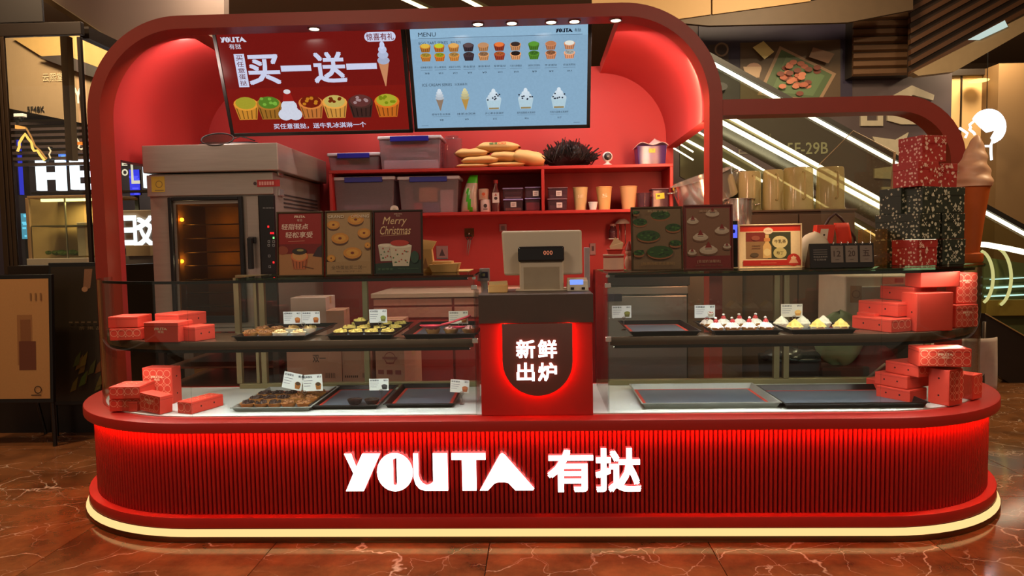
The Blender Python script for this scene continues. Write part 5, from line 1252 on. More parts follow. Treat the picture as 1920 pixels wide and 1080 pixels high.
# ------------------------------------------------------------------ ice cream sculpture
yc_ = .62; a = A(1835, 505, yc_); top = A(1818, 252, yc_).z - ZT_
ic = thing('ice_cream_model', 'large soft serve ice cream cone model behind the gift boxes', 'model', (A(1822, 400, yc_).x, yc_, ZT_))
S_ = PXM(yc_); WAF = mat('orange wafer', (196, 92, 30), .5, var=.12, scale=14)
zi = A(1822, 349, yc_).z - ZT_
B().lathe([(.050, 0), (.056, .01), (.056, .045), (.038, .052), (.042, .08), (.056, zi*.55), (.078, zi - .01), (.080, zi)], 28).make('cone', WAF, ic, smooth=40)
def soft(i, j):
    a_ = 2*PI*i; rr = .088*(1 - j)**.62*(1 + .05*math.sin(3*a_ - j*14)) + .003
    rr *= 1 + .06*math.sin(j*26 + a_)
    return (rr*math.cos(a_) + .018*j*j, rr*math.sin(a_), zi - .004 + (top - zi)*j)
B().grid(soft, 36, 34).make('soft_serve', mat('soft serve cream', (226, 176, 140), .45, var=.06), ic, smooth=True)
# ------------------------------------------------------------------ paper bag and tray on the left case
a = A(804, 505, .45)
kb = thing('paper_bag', 'upright folded kraft paper bag beside the Christmas poster', 'bag', (a.x, .46, ZT_)); hb = A(804, 449, .46).z - ZT_
b_ = B(); b_.hexa([(-.035, -.03, 0), (.03, -.03, 0), (.03, .03, 0), (-.035, .03, 0), (-.035, -.022, hb*.7), (.018, -.022, hb*.7), (.018, .022, hb*.7), (-.035, .022, hb*.7)]); b_.hexa([(-.035, -.022, hb*.7), (.018, -.022, hb*.7), (.018, .022, hb*.7), (-.035, .022, hb*.7), (-.03, -.008, hb), (.042, -.008, hb*.94), (.042, .008, hb*.94), (-.03, .008, hb)]); b_.make('bag', KRAFT, kb)
b_ = B().add([(-.028, -.0315, .02), (.002, -.0315, .02), (-.012, -.030, hb*.45)], [(0, 1, 2)]); b_.make('fold', mat('kraft fold', (170, 120, 80), .8), kb)
a = G(832, 511, ZT_)
kt = thing('paper_tray', 'shallow kraft paper tray lying on the left case lid', 'tray', (a.x, a.y + .06, ZT_)); w = .075
B().hexa([(-w*.8, -.05, .0), (w*.8, -.05, .0), (w*.8, .06, .0), (-w*.8, .06, .0), (-w, -.06, .040), (w, -.06, .046), (w, .07, .046), (-w, .07, .040)]).make('tray', KRAFT, kt, bevel=.002)
B().box(-w*.8, w*.5, -.04, .06, .041, .056).make('folded_paper', KRAFT, kt, bevel=.003)
tag(B().box(A(700, 500, .5).x, A(880, 500, .5).x, .45, .74, ZT_, ZT_ + .002).make('kraft_sheet', mat('kraft sheet', (210, 178, 110), .7)), 'flat kraft paper sheet spread on the left case lid', 'paper')
# noodle cup things on the right case
cup(1133, 478, 1172, 506, 'red and cream striped round carton at left end of right case', ZT_, .14, mat('striped carton', (214, 170, 150), .5), 1.0, None, 'striped_carton', 24)
x0, x1, z0, z1 = pb(1133, 478, 1172, 506, .14); rr_ = (x1 - x0)/2; cc = ((x0 + x1)/2, .14 + rr_)
for o in [o for o in COL.objects if o.name.startswith('striped_carton')]:
    for zf in (.88, .08): B().lathe([(rr_*1.01, -.004), (rr_*1.02, 0), (rr_*1.01, .004)], 24, (0, 0, (z1 - ZT_)*zf), cap=False).make('red_band', REDD, o, smooth=True)
cup(1139, 468, 1170, 482, 'red white fluted paper cup standing on the striped carton', z1 + .003, .15, mat('red fluted paper', (196, 60, 50), .6), .8, None, 'fluted_cup', 24)
a = A(1155, 464, .18)
tag(B().hexa([(-.022, -.003, 0), (.024, .003, 0), (.024, .006, 0), (-.022, 0, 0), (-.03, -.003, .03), (.035, .003, .045), (.03, .006, .05), (-.004, 0, .072)]).make('napkin', mat('napkin cream', (226, 190, 150), .8), loc=(a.x, .18, A(1155, 474, .18).z)), 'folded cream napkin standing in the fluted cup', 'napkin')
a = A(1181, 490, .26)
fg = thing('festive_figure', 'small cream plush with red pointed hat behind the green poster', 'plush', (a.x, .27, ZT_))
B().blob((0, 0, .038), (.026, .024, .038), 3, .08).make('body', mat('cream plush', (226, 180, 160), .9, bump=.4, scale=60), fg, smooth=True)
B().blob((0, 0, .088), (.02, .02, .02), 5, .06).make('head', mat('cream plush', (226, 180, 160), .9), fg, smooth=True)
B().lathe([(.024, .098), (.018, .115), (.004, .14)], 12).make('hat', REDD, fg, smooth=30)
# ------------------------------------------------------------------ till and things on the pedestal
BEI = mat('pale till plastic', (196, 184, 164), .4, var=.03)
mx0, mx1, mz0, mz1 = pb(940, 432, 1092, 516, .36)
ps = thing('till_monitor', 'pale till monitor seen from behind with black customer display', 'monitor', ((mx0 + mx1)/2, .36, pz1 + .0005)); mw, mh, zb_ = mx1 - mx0, mz1 - mz0, mz0 - pz1
b = B().hexa([(-mw/2 + .012, .0, zb_), (mw/2, .0, zb_), (mw/2, .03, zb_), (-mw/2 + .012, .03, zb_), (-mw/2, .03, zb_ + mh), (mw/2, .03, zb_ + mh), (mw/2, .055, zb_ + mh), (-mw/2, .055, zb_ + mh)]); b.make('back_shell', BEI, ps, bevel=.012, seg=3)
dx0, dx1, dz0, dz1 = pb(971, 462, 1058, 491, .28); o_ = -(mx0 + mx1)/2
nx0, nx1, _, nz1 = pb(974, 489, 1057, 551, .28)
B().box(nx0 + o_, nx1 + o_, -.07, .01, 0, nz1 - pz1).make('stand', BEI, ps, bevel=.008, seg=3)
B().box(nx0 + o_ + .02, nx1 + o_ - .02, -.0725, -.069, 0, nz1 - pz1 - .03).make('stand_groove', mat('till groove', (160, 146, 124), .5), ps, bevel=.003)
B().box(nx0 + o_ - .02, nx1 + o_ + .02, -.09, .09, 0, .008).make('foot', BEI, ps, bevel=.003)
dd_ = B().box(dx0 + o_, dx1 + o_, -.085, -.02, dz0 - pz1, dz1 - pz1).make('customer_display', mat('display black', (34, 34, 38), .15), ps, bevel=.010, seg=3)
p = P(.0002); a = A(1019, 478, .27); b_ = A(1036, 470, .27); p.text('000', a.x + o_, a.z - pz1, b_.x + o_, b_.z - pz1, (214, 120, 84)); p.move(Matrix.Translation((0, -.0855, 0))).make('digits', printmat('digit glow', emit=1.0), dd_)
x0, x1, _, z1 = pb(1063, 522, 1104, 551, .24)
cr = thing('card_reader', 'small beige card reader with lit blue screen on pedestal', 'reader', ((x0 + x1)/2, .28, pz1 + .0005)); w = (x1 - x0)/2; h = z1 - pz1
B().hexa([(-w, -.04, 0), (w, -.04, 0), (w, .05, 0), (-w, .05, 0), (-w*.92, -.03, h*.8), (w*.92, -.03, h*.8), (w*.92, .05, h), (-w*.92, .05, h)]).make('body', BEI, cr, bevel=.004)
p = P(.0003); p.rect(-w*.72, -.012, w*.5, .012, (120, 150, 245)); p.move(Matrix.Translation((0, -.034, h*.70))).make('screen', printmat('blue screen', emit=1.2), cr)
for k in (-1, 1): B().box(-.008 + k*w*.5, .008 + k*w*.5, -.042, -.038, h*.12, h*.3).make('button', DARK, cr)
x0, x1, _, z1 = pb(915, 527, 951, 553, .2)
pn = thing('receipt_printer', 'beige receipt printer with paper flap at left of till', 'printer', ((x0 + x1)/2, .24, pz1 + .0005)); w = (x1 - x0)/2; h = z1 - pz1
B().box(-w, w, -.04, .05, 0, h*.66).make('body', KRAFT, pn, bevel=.004)
B().hexa([(-w*.9, -.03, h*.66), (w, -.03, h*.66), (w, .02, h*.66), (-w*.9, .02, h*.66), (-w*.9, -.035, h*.95), (w, -.035, h), (w, -.028, h), (-w*.9, -.028, h*.95)]).make('paper', mat('pale paper', (226, 196, 140), .8), pn)
for k, (u0, v0, u1, v1, yy, c, lb) in enumerate(((899, 503, 918, 527, .62, (160, 150, 150), 'small grey frame with dim lit picture beside the left case'), (1096, 464, 1106, 516, .5, (190, 180, 184), 'narrow pale upright box behind till at right'))):
    x0, x1, z0, z1 = pb(u0, v0, u1, v1, yy)
    t = thing(('photo_display', 'upright_box')[k], lb, ('frame', 'box')[k], ((x0 + x1)/2, yy, pz1 if k else DK)); w = (x1 - x0)/2
    zl = (pz1 if k else DK)
    if k == 0:
        t.location.z = z0; B().box(-w, w, 0, .02, 0, z1 - z0).make('frame', mat('frame grey', c, .4), t, bevel=.003)
        p = P(); p.rect(-w*.66, .016, w*.66, (z1 - z0)*.72, (30, 30, 60)); p.rect(-w*.3, .025, w*.1, (z1 - z0)*.6, (150, 150, 110)); p.move(Matrix.Translation((0, -.001, 0))).make('picture', PR, t)
        B().box(-w*.5, w*.5, .02, .12, -.012, 0).make('ledge', BEI, t); B().box(-.012, .012, .05, .08, -(z0 - DK), -.012).make('post', STEEL, t)
    else: B().box(-w, w, 0, .05, 0, z1 - zl).make('box', mat('pale box', c, .5), t, bevel=.003)

# ------------------------------------------------------------------ back counter, fridge and cartons behind the cases
def yz(v, y, u=820): return A(u, v, y).z
yk = 1.42; zc = yz(549, yk)
kx0, kx1 = A(700, 600, yk).x, A(897, 600, yk).x + .42
bc = thing('back_counter', 'red back counter with drawers under a pale worktop behind till', 'counter', ((kx0 + kx1)/2, 1.75, 0)); MB = Matrix.Translation((-(kx0 + kx1)/2, -1.75, 0))
B().box(kx0, kx1, yk + .02, 2.12, .06, zc - .03).move(MB).make('carcass', REDW, bc)
B().box(kx0 - .01, kx1, yk - .01, 2.13, zc - .03, zc).move(MB).make('worktop', mat('pale worktop', (200, 160, 140), .4), bc, bevel=.003)
sea = A(852, 690, yk).x
for a_, b2 in ((kx0, sea - .004), (sea + .004, kx1)):
    for z0, z1 in ((yz(572, yk), yz(560, yk)), (yz(595, yk), yz(576, yk))):
        d_ = B().box(a_ + .004, b2 - .004, yk, yk + .02, z0, z1).move(MB).make('drawer', mat('rose drawer front', (196, 120, 106), .45), bc, bevel=.002)
    B().box(a_ + .004, b2 - .004, yk, yk + .02, .08, yz(600, yk)).move(MB).make('cupboard_door', REDW, bc, bevel=.002)
# stainless fridge
yf_ = 1.40; fx0, fx1 = A(1132, 600, yf_).x, A(1290, 600, yf_).x; zf = yz(512, yf_, 1200)
fr_ = thing('undercounter_fridge', 'stainless fridge with dark control strip behind the right case', 'fridge', ((fx0 + fx1)/2, 1.7, 0)); MF = Matrix.Translation((-(fx0 + fx1)/2, -1.7, 0))
SST = mat('fridge steel', (160, 150, 148), .33, .85, var=.08, scale=5, stretch=(1, 1, 14))
B().box(fx0, fx1, yf_ + .03, 2.1, .05, zf - .02).move(MF).make('cabinet', SST, fr_, bevel=.004)
B().box(fx0 - .01, fx1 + .01, yf_ - .01, 2.1, yz(536, yf_, 1200), zf).move(MF).make('control_strip', mat('fridge black', (40, 36, 40), .3), fr_, bevel=.003)
B().box(fx0, fx1, yf_ - .004, yf_ + .03, yz(552, yf_, 1200), yz(538, yf_, 1200)).move(MF).make('door_rail', SST, fr_, bevel=.003)
B().box(fx0 + .005, fx1 - .005, yf_, yf_ + .03, .08, yz(555, yf_, 1200)).move(MF).make('door', SST, fr_, bevel=.005)
x0, x1, z0, z1 = pb(1137, 551, 1166, 565, yf_); B().box(x0, x1, yf_ - .006, yf_, z0, z1).move(MF).make('thermostat', mat('thermostat', (44, 44, 58), .2), fr_, bevel=.002)
for x in (fx0 + .04, fx1 - .04):
    for y in (yf_ + .07, 2.06): B().box(x - .02, x + .02, y - .02, y + .02, 0, .05).move(MF).make('foot', BLACK, fr_)
# dark cabinet under the bins
yb_ = 1.55; cx0, cx1 = A(1392, 420, yb_).x, A(1604, 420, yb_).x; zcb = yz(393, yb_, 1500)
cb_ = thing('tall_cabinet', 'plain dark brown cabinet carrying the row of measuring jugs', 'cabinet', ((cx0 + cx1)/2, 1.8, 0)); MC = Matrix.Translation((-(cx0 + cx1)/2, -1.8, 0))
CBN = mat('brown cabinet', (92, 70, 52), .5, var=.06)
B().box(cx0, cx1, yb_ + .012, 2.05, .0, zcb - .012).move(MC).make('carcass', CBN, cb_, bevel=.003)
B().box(cx0 - .008, cx1 + .008, yb_ - .004, 2.06, zcb - .012, zcb).move(MC).make('top', CBN, cb_, bevel=.002)
for k in range(2): B().box(cx0 + .004 + k*(cx1 - cx0)/2, cx0 - .004 + (k + 1)*(cx1 - cx0)/2, yb_, yb_ + .012, .03, zcb - .03).move(MC).make('door', CBN, cb_, bevel=.002)
# rear low counter carrying pots, dark
lx0, lx1 = fx1 + .02, cx0 - .012; zlc = yz(428, 1.62, 1330)
lc = thing('rear_counter', 'dark brown rear counter carrying steel pots beside the shelf', 'counter', ((lx0 + lx1)/2, 1.8, 0)); ML = Matrix.Translation((-(lx0 + lx1)/2, -1.8, 0))
B().box(lx0, lx1, 1.50, 2.05, 0, zlc - .02).move(ML).make('carcass', CBN, lc); B().box(lx0 - .005, lx1 - .0, 1.48, 2.06, zlc - .02, zlc).move(ML).make('worktop', DARK, lc, bevel=.003)
# steel pots
def vessel(x, y, z, r, h, label, tilt=(0, 0), name='steel_pot', handles=True, lidless=True, taper=.85):
    t = thing(name, label, 'pot', (x, y, z)); t.rotation_euler = (tilt[0], tilt[1], 0)
    B().lathe([(.001, 0), (r*taper, 0), (r*taper + .006, .008), (r, h), (r + .012, h + .003), (r + .012, h + .006), (r - .003, h + .004), (r*taper, .012), (.001, .010)], 32, cap=False).make('bowl', CHROME, t, smooth=40)
    if handles:
        for s in (-1, 1): B().tube([(s*(r + .002), -.03, h*.8), (s*(r + .035), -.026, h*.84), (s*(r + .035), .026, h*.84), (s*(r + .002), .03, h*.8)], .005, 6).make('handle', CHROME, t, smooth=True)
    return t
yp = 1.70
a = A(1316, 428, yp); vessel(A(1330, 400, yp).x, yp + .06, zlc, PXM(yp)*46, yz(380, yp, 1330) - zlc, 'low steel pot under the tilted pan', name='steel_pot')
vessel(A(1396, 400, yp).x - .06, yp - .10, zlc, PXM(yp)*24, yz(376, yp, 1400) - zlc, 'narrow upright steel pot right of the red post', handles=True)
vessel(A(1330, 372, yp).x, yp + .02, yz(378, yp, 1330), PXM(yp)*56, .17, 'large steel pan leaning tilted on the low pot', (.10, -.32), 'steel_pan', taper=.95)
vessel(A(1400, 350, 1.86).x - .05, 1.88, yz(376, 1.86, 1380), PXM(1.86)*24, .19, 'tall shiny steel pitcher behind the red post', (0, .1), 'steel_pitcher', False)
# measuring jugs
JUG = clear('frosted jug', (240, 232, 200), .15, 1.4, (236, 224, 178), .62)
for k, (u0, u1, v0) in enumerate(((1390, 1434, 320), (1436, 1476, 317), (1477, 1536, 312), (1541, 1594, 311))):
    yy = yb_ + .04 + .01*(k % 2); x0, x1, _, z1 = pb(u0, v0, u1, 388, yy); w = (x1 - x0)/2; h = z1 - zcb
    t = thing('measuring_jug', '%s frosted upturned plastic jug from the left on brown cabinet' % ORD[k], 'jug', ((x0 + x1)/2, yy + w, zcb), group='upturned jugs on the cabinet')
    B().lathe([(w, 0), (w*.99, .01), (w*.93, h - .012), (w*.86, h), (.001, h)], 4 if False else 20, cap=False).make('jug', JUG, t, smooth=40)
    B().tube([(w*(1.0 - 2*(k % 2 == 0)*0) * .0 + .0, -w*.98, h*.25), (.0, -w - .03, h*.28), (.0, -w - .03, h*.85), (.0, -w*.93, h*.88)], .008, 6).make('handle', JUG, t, smooth=True)
    B().lathe([(w + .004, 0), (w + .004, .012)], 20).make('rim', JUG, t, smooth=40)
# clear acrylic screen above the right case
ya_ = .62; q4 = [A(u, v, ya_) for u, v in ((1545, 502), (1535, 310), (1600, 245), (1678, 285), (1660, 502))]
sc = thing('acrylic_screen', 'clear acrylic sneeze screen standing behind the date stand', 'screen', (q4[0].x, ya_, ZT_)); MQ = Matrix.Translation((-q4[0].x, -ya_, -ZT_))
pts_ = [(p_.x, max(ZT_, p_.z)) for p_ in q4][::-1]
B().prism(ccw(pts_), ya_, ya_ + .004, 'y').move(MQ).make('sheet', clear('acrylic sheet', (246, 244, 238), .05, 1.4, (210, 190, 160), .07), sc)
B().tube([(p_.x, ya_ + .002, max(ZT_, p_.z)) for p_ in (q4[3], q4[4])], .006, 6).move(MQ).make('edge_strip', mat('pale edge', (210, 176, 130), .4), sc)
B().tube([(p_.x, ya_ + .002, p_.z) for p_ in (q4[1], q4[2], q4[3])], .0025, 5).move(MQ).make('top_edge', mat('pale edge', (210, 176, 130), .4), sc)
# small phone with lit screen
x0, x1, z0, z1 = pb(1374, 421, 1385, 446, .42)
ph = thing('phone', 'small phone with blue lit screen behind the cream tart poster', 'phone', ((x0 + x1)/2, .46, ZT_)); B().box(-.02, .02, -.006, .0, 0, z1 - ZT_ + .02).make('body', BLACK, ph, bevel=.003)
p = P(); p.rect(-.014, z0 - ZT_, .017, z1 - ZT_, (90, 100, 235)); p.ell(.0, (z0 + z1)/2 - ZT_, .007, .01, (16, 16, 60)); p.move(Matrix.Translation((0, -.0065, 0))).make('screen', printmat('blue screen', emit=1.2), ph)
# cartons on the floor rack behind left case
def carton(u0, v0, u1, v1, y, d, zb, label, rz=0.0, txt=None, m=None, bar=False, ring=False):
    x0, x1, _, z1 = pb(u0, v0, u1, v1, y); w = x1 - x0; h = z1 - zb
    t = thing('cardboard_box', label, 'box', ((x0 + x1)/2, y, zb), rz, 'cartons behind the left case')
    B().box(-w/2, w/2, 0, d, 0, h).make('carton', m or CARD, t, bevel=.002)
    B().box(-w/2 - .0006, w/2 + .0006, d*.42, d*.58, h*.86, h + .0012).make('packing_tape', mat('packing tape', (206, 150, 110), .3), t)
    p = P(); z2 = A(900, v1, y).z - zb
    if txt: p.text(txt, -w*.02, z2 + (h - z2)*.62, w*.22, z2 + (h - z2)*.86, (84, 50, 44), .02)
    if bar:
        for k in range(9): p.rect(w*.2 + k*w*.022, z2 + (h - z2)*.12, w*.2 + k*w*.022 + w*(.006 + .006*(k % 2)), z2 + (h - z2)*.28, (96, 60, 52))
        for k in range(7): p.rect(-w*.42 + k*w*.07, z2 + (h - z2)*.13, -w*.375 + k*w*.07, z2 + (h - z2)*.2, (96, 60, 52))
    if ring:
        p.ring(0, z2 + (h - z2)*.72, w*.2, .005, (150, 60, 56)); p.rect(-w*.26, z2 + (h - z2)*.68, w*.26, z2 + (h - z2)*.76, (150, 60, 56)); p.rect(-w*.14, z2 + (h - z2)*.54, w*.14, z2 + (h - z2)*.58, (150, 60, 56))
        for k in range(3): p.rect(-w*.42 + k*w*.3, z2 + (h - z2)*.2, -w*.22 + k*w*.3, z2 + (h - z2)*.34, (150, 60, 56))
    if p.f: p.move(Matrix.Translation((0, -.001, 0))).make('carton_print', PR, t)
    return t
PINKC = mat('pink lit carton', (206, 140, 120), .75, var=.06)
yq = 1.08; zlo = .30
bn = thing('low_rack', 'low dark rack under the cartons behind the left case', 'rack', (A(640, 700, yq).x, yq + .2, 0))
rx = (A(764, 700, yq).x - A(536, 700, yq).x)/2
B().box(-rx, rx, -.2, .12, zlo - .025, zlo - .001).make('shelf', DST, bn)
for x in (-rx + .02, rx - .02):
    for y in (-.18, .10): B().box(x - .015, x + .015, y - .015, y + .015, 0, zlo - .025).make('leg', DST, bn)
carton(538, 657, 640, 713, yq, .30, zlo, 'large pink brown carton with two Chinese characters', 0, '双一', PINKC, True)
carton(642, 657, 695, 713, yq + .01, .30, zlo, 'tall carton with printed table between two larger cartons', 0, None, PINKC, True)
carton(703, 655, 760, 712, yq - .02, .30, zlo, 'carton with round printed emblem near the red cupboard', -.18, None, PINKC, False, True)
zc1 = A(600, 656.5, yq).z
carton(545, 558, 611, 598, yq + .06, .2, zc1, 'open pale carton with blue mark on top of the cartons', 0, None, mat('pale carton', (206, 168, 160), .7))
carton(612, 582, 645, 610, yq + .02, .2, zc1, 'small carton right of the open pale carton', .1, None, PINKC)
carton(700, 600, 755, 640, yq + .05, .2, A(730, 654, yq).z, 'flat pink carton on top of the emblem carton', 0, None, PINKC)
# white drinks machine and bags behind the right case
ym_ = 1.10
x0, x1, _, z1 = pb(1584, 516, 1722, 640, ym_)
wm = thing('drinks_machine', 'pale drinks machine with red label behind the right case', 'machine', ((x0 + x1)/2, ym_ + .2, .0)); w = (x1 - x0)/2
B().box(-w, w, -.2, .2, .74, z1).make('body', mat('pale machine', (206, 178, 160), .4), wm, bevel=.012, seg=3)
B().box(-w + .03, w - .03, -.16, .16, 0, .74).make('pedestal', DST, wm)
B().box(-w*.55, w*.6, -.215, -.2, z1 - .07, z1 - .066).make('ledge', WHITE, wm)
p = P(); p.rect(w*.0, z1 - .055, w*.62, z1 - .012, (236, 120, 100)); p.rect(w*.34, z1 - .045, w*.58, z1 - .02, (206, 50, 44)); p.rect(-w*.86, z1 - .16, -w*.55, z1 - .06, (180, 130, 96)); p.ring(-w*.7, z1 - .11, .025, .006, (150, 100, 70)); p.move(Matrix.Translation((0, -.201, 0))).make('label', PR, wm)
x0, x1, _, z1 = pb(1538, 588, 1622, 640, .96)
sb = thing('green_bag', 'slumped sage green bag behind the yellow tarts', 'bag', ((x0 + x1)/2, 1.0, .62)); 
B().blob((0, 0, (z1 - .62)*.5), ((x1 - x0)*.55, .09, (z1 - .62)*.52), 9, .12, 16, 10).make('bag', mat('sage plastic', (132, 140, 100), .5, bump=.4), sb, smooth=True)
B().box(-.13, .13, -.09, .09, -.62, -.005).make('stool', DST, sb)
x0, x1, z0, z1 = pb(1596, 648, 1690, 716, 1.0)
rg = thing('red_bag', 'crumpled dark red bag behind the wide dark tray', 'bag', ((x0 + x1)/2, 1.0, .34)); 
B().blob((0, 0, (z1 - .34)*.5), ((x1 - x0)*.5, .10, (z1 - .34)*.5), 12, .14, 16, 10).make('bag', mat('dark red cloth', (120, 34, 30), .7, bump=.4), rg, smooth=True)
B().tube([(-.12, -.11, .20), (-.02, -.14, .30), (.08, -.12, .22), (.12, -.1, .15)], .008).make('handle', mat('pale strap', (150, 120, 104), .6), rg, smooth=True)
B().box(-.14, .14, -.1, .1, -.34, .0).make('crate', DST, rg)
bk = thing('black_bin', 'black waste bin with wrinkled liner behind right case trays', 'bin', (A(1482, 690, 1.05).x, 1.08, 0)); h = A(1530, 668, 1.05).z
B().hexa([(-.11, -.11, 0), (.11, -.11, 0), (.11, .11, 0), (-.11, .11, 0), (-.14, -.14, h), (.14, -.14, h), (.14, .14, h), (-.14, .14, h)]).make('bin', BLACK, bk, bevel=.01)
B().blob((0, -.02, h), (.15, .14, .05), 8, .3, 18, 8).make('liner', mat('black liner', (40, 38, 38), .25, bump=.6, scale=30), bk, smooth=True)
# pale cloth hung beside the counter end
yl_ = 1.25; L4 = [A(u, v, yl_) for u, v in ((1668, 716), (1690, 645), (1852, 600), (1899, 690), (1848, 757))]
def inpoly(i, j):
    a = L4[1].lerp(L4[2], i) if j else None
    top_ = L4[1].lerp(L4[2].lerp(L4[3], .35), i); bot = L4[0].lerp(L4[4].lerp(L4[3], .4), i); q = bot.lerp(top_, j); q.y += .02*math.sin(9*i + 3*j) + .012*math.sin(17*i - 4*j); return tuple(q)
pcl = thing('pale_cloth', 'pale grey pink cloth sheet hung behind the right counter end', 'cloth', L4[0])
B().grid(inpoly, 26, 12).move(Matrix.Translation(-L4[0])).make('sheet', mat('pale cloth', (190, 172, 160), .8, bump=.3, scale=30), pcl, smooth=True, solid=.004)
ht = L4[1].lerp(L4[2], .9).z
B().tube([(L4[2].x - L4[0].x, .03, -L4[0].z), (L4[2].x - L4[0].x, .03, ht - L4[0].z)], .012, 6).make('stand_pole', DST, pcl, smooth=True)
# ------------------------------------------------------------------ things on the back wall
def wl(u, v): return A(u, v, YW - .004)
a = wl(880, 436)
hk = thing('wall_hook', 'clear wall hook with hanging scissors on red back wall', 'hook', (a.x, YW - .004, a.z)); s1 = PXM(YW)
B().box(-9*s1, 9*s1, -.004, 0, -8*s1, 8*s1).make('plate', clear('clear hook plate', (226, 214, 190), .05, 1.4, (170, 150, 110), .45), hk, bevel=.003)
B().tube([(0, -.004, -.01), (0, -.03, -.014), (0, -.03, .0)], .004).make('hook', CHROME, hk, smooth=True)
b = B(); b.prism([(-.012, -.18), (.004, -.06), (.012, -.05), (.010, -.08)], -.03, -.026, 'y'); b.prism([(-.022, -.17), (-.002, -.06), (-.010, -.05), (-.014, -.08)], -.025, -.021, 'y'); b.make('scissor_blade', STEEL, hk)
for x in (-.012, .012): B().tube([(x + .012*math.cos(k*PI/6), -.026, -.035 + .016*math.sin(k*PI/6)) for k in range(12)], .003, 5, True).make('scissor_grip', BLACK, hk, smooth=True)
def plate(u0, v0, u1, v1, label, art, name='wall_socket', cat='socket'):
    x0, x1, z0, z1 = pb(u0, v0, u1, v1, YW - .012); w = (x1 - x0)/2; h = (z1 - z0)/2
    t = thing(name, label, cat, ((x0 + x1)/2, YW - .001, (z0 + z1)/2)); B().box(-w, w, -.011, 0, -h, h).make('plate', mat('grey plate', (160, 120, 120), .4), t, bevel=.003)
    p = P(); art(p, w, h); p.move(Matrix.Translation((0, -.0115, 0))).make('plate_print', PR, t); return t
plate(818, 461, 840, 486, 'grey plate with pointed mark on red wall beside the paper bag', lambda p, w, h: (p.poly([(-w*.5, -h*.5), (w*.5, -h*.5), (0, h*.6)], (70, 50, 56)), p.rect(-w*.9, -h*.95, w*.9, -h*.8, (90, 110, 120))))
plate(936, 420, 950, 434, 'small switch plate peeking above the till monitor', lambda p, w, h: p.rect(-w*.5, -h*.6, w*.5, h*.5, (110, 90, 90)), 'wall_switch', 'switch')
plate(1106, 456, 1117, 478, 'narrow socket plate on red wall right of the monitor', lambda p, w, h: p.rect(-w*.4, -h*.3, w*.4, h*.5, (80, 50, 54)))
a = wl(1148, 448)
jr = thing('spice_jar', 'clear jar with red contents fixed below the shelf end', 'jar', (a.x, YW - .06, wl(1148, 447).z)); r_ = .03
B().lathe([(r_, 0), (r_, .06), (r_*.7, .075), (r_*.7, .09)], 16).make('jar', SML, jr, smooth=40); B().lathe([(r_*.8, .002), (r_*.8, .045)], 16).make('contents', mat('red powder', (150, 40, 40), .8), jr); B().lathe([(r_*.74, .09), (r_*.74, .105)], 14).make('cap', mat('pale cap', (200, 160, 160), .4), jr)
B().box(-.035, .035, -.035, .058, -.006, -.0005).make('bracket', WHITE, jr)
a = wl(1165, 414)
mk = thing('bowl_rack', 'small white bowl upturned on a wire bracket at shelf end', 'bowl', (a.x, YW - .07, wl(1165, 420).z))
B().lathe([(.052, 0), (.05, .01), (.03, .03), (.016, .036), (.001, .036)], 20, cap=False).make('bowl', WHITE, mk, smooth=40)
for x in (-.02, .02): B().tube([(x, .066, -.16), (x, .0, -.14), (x, .0, .002)], .003).make('wire', STEEL, mk, smooth=True)
# ------------------------------------------------------------------ the hall: ceiling and far walls
ZC = 4.2
CEI = mat('hall ceiling', (150, 132, 112), .8, var=.05, scale=1.5)
ce = struct(B().box(-9, 9, -5, 9.5, ZC, ZC + .08).make('ceiling', CEI))
wb_ = struct(B().box(-9, 9, 9.0, 9.1, 0, ZC).make('wall_back', mat('far hall wall', (84, 64, 46), .8)))
struct(B().box(-9.1, -9.0, -5, 9.1, 0, ZC).make('wall_left', mat('far hall wall', (84, 64, 46), .8)))
struct(B().box(9.0, 9.1, -5, 9.1, 0, ZC).make('wall_right', mat('far hall wall', (84, 64, 46), .8)))
# long ceiling lights seen over the arch
for k, (u, v, L) in enumerate(((770, 4, .9), (882, 4, .7), (1120, 2, .5))):
    g = G(u, v + 0, 4.0)
    t = thing('ceiling_light', ('left', 'middle', 'right')[k] + ' slim bright ceiling light above the big arch', 'light', (g.x, g.y, 4.0), -.5 + .5*(k == 2))
    B().box(-.05, .05, -L/2, L/2, 0, .03).make('housing', OLIVE, t); B().box(-.035, .035, -L/2 + .02, L/2 - .02, -.004, 0).make('diffuser', glow('ceiling tube', (255, 232, 170), 4.0), t); B().tube([(0, 0, .03), (0, 0, ZC - 4.0)], .008, 5).make('hanger', BLACK, t)
# ------------------------------------------------------------------ shop front at the left
YF = 1.95
FRM = mat('shop front frame', (40, 30, 22), .4, .4, var=.1)
sf = thing('shop_front', 'dark framed glass shop front at the left of the kiosk', 'shop front', (-3.9, YF, 0)); MSF = Matrix.Translation((3.9, -YF, 0))
def fpx(u0, v0, u1, v1, y0, y1, name, m=FRM, parent=None, M_=None, bev=.004, y=None):
    x0, x1, z0, z1 = pb(u0, v0, u1, v1, y if y is not None else y0); o = B().box(x0, x1, y0, y1, z0, z1).move(M_ or MSF).make(name, m, parent or sf, bevel=bev); return o
xe = A(150, 300, YF).x
fpx(-120, 44, 152, 68, YF - .02, YF + .02, 'header'); fpx(-120, -330, 70, 44, YF - .02, YF, 'upper_panel', mat('upper panel', (26, 19, 14), .5))
for u0, u1 in ((-6, 4), (6, 12), (13, 20)): fpx(u0, 68, u1, 515, YF - .02, YF, 'jamb', mat('jamb bronze', (64, 48, 32), .35, .5))
fpx(155, 68, 162, 505, YF - .02, YF + .01, 'corner_post')
fpx(14, 497, 200, 518, YF - .05, YF + .08, 'sill')
zf0 = A(90, 517, YF).z
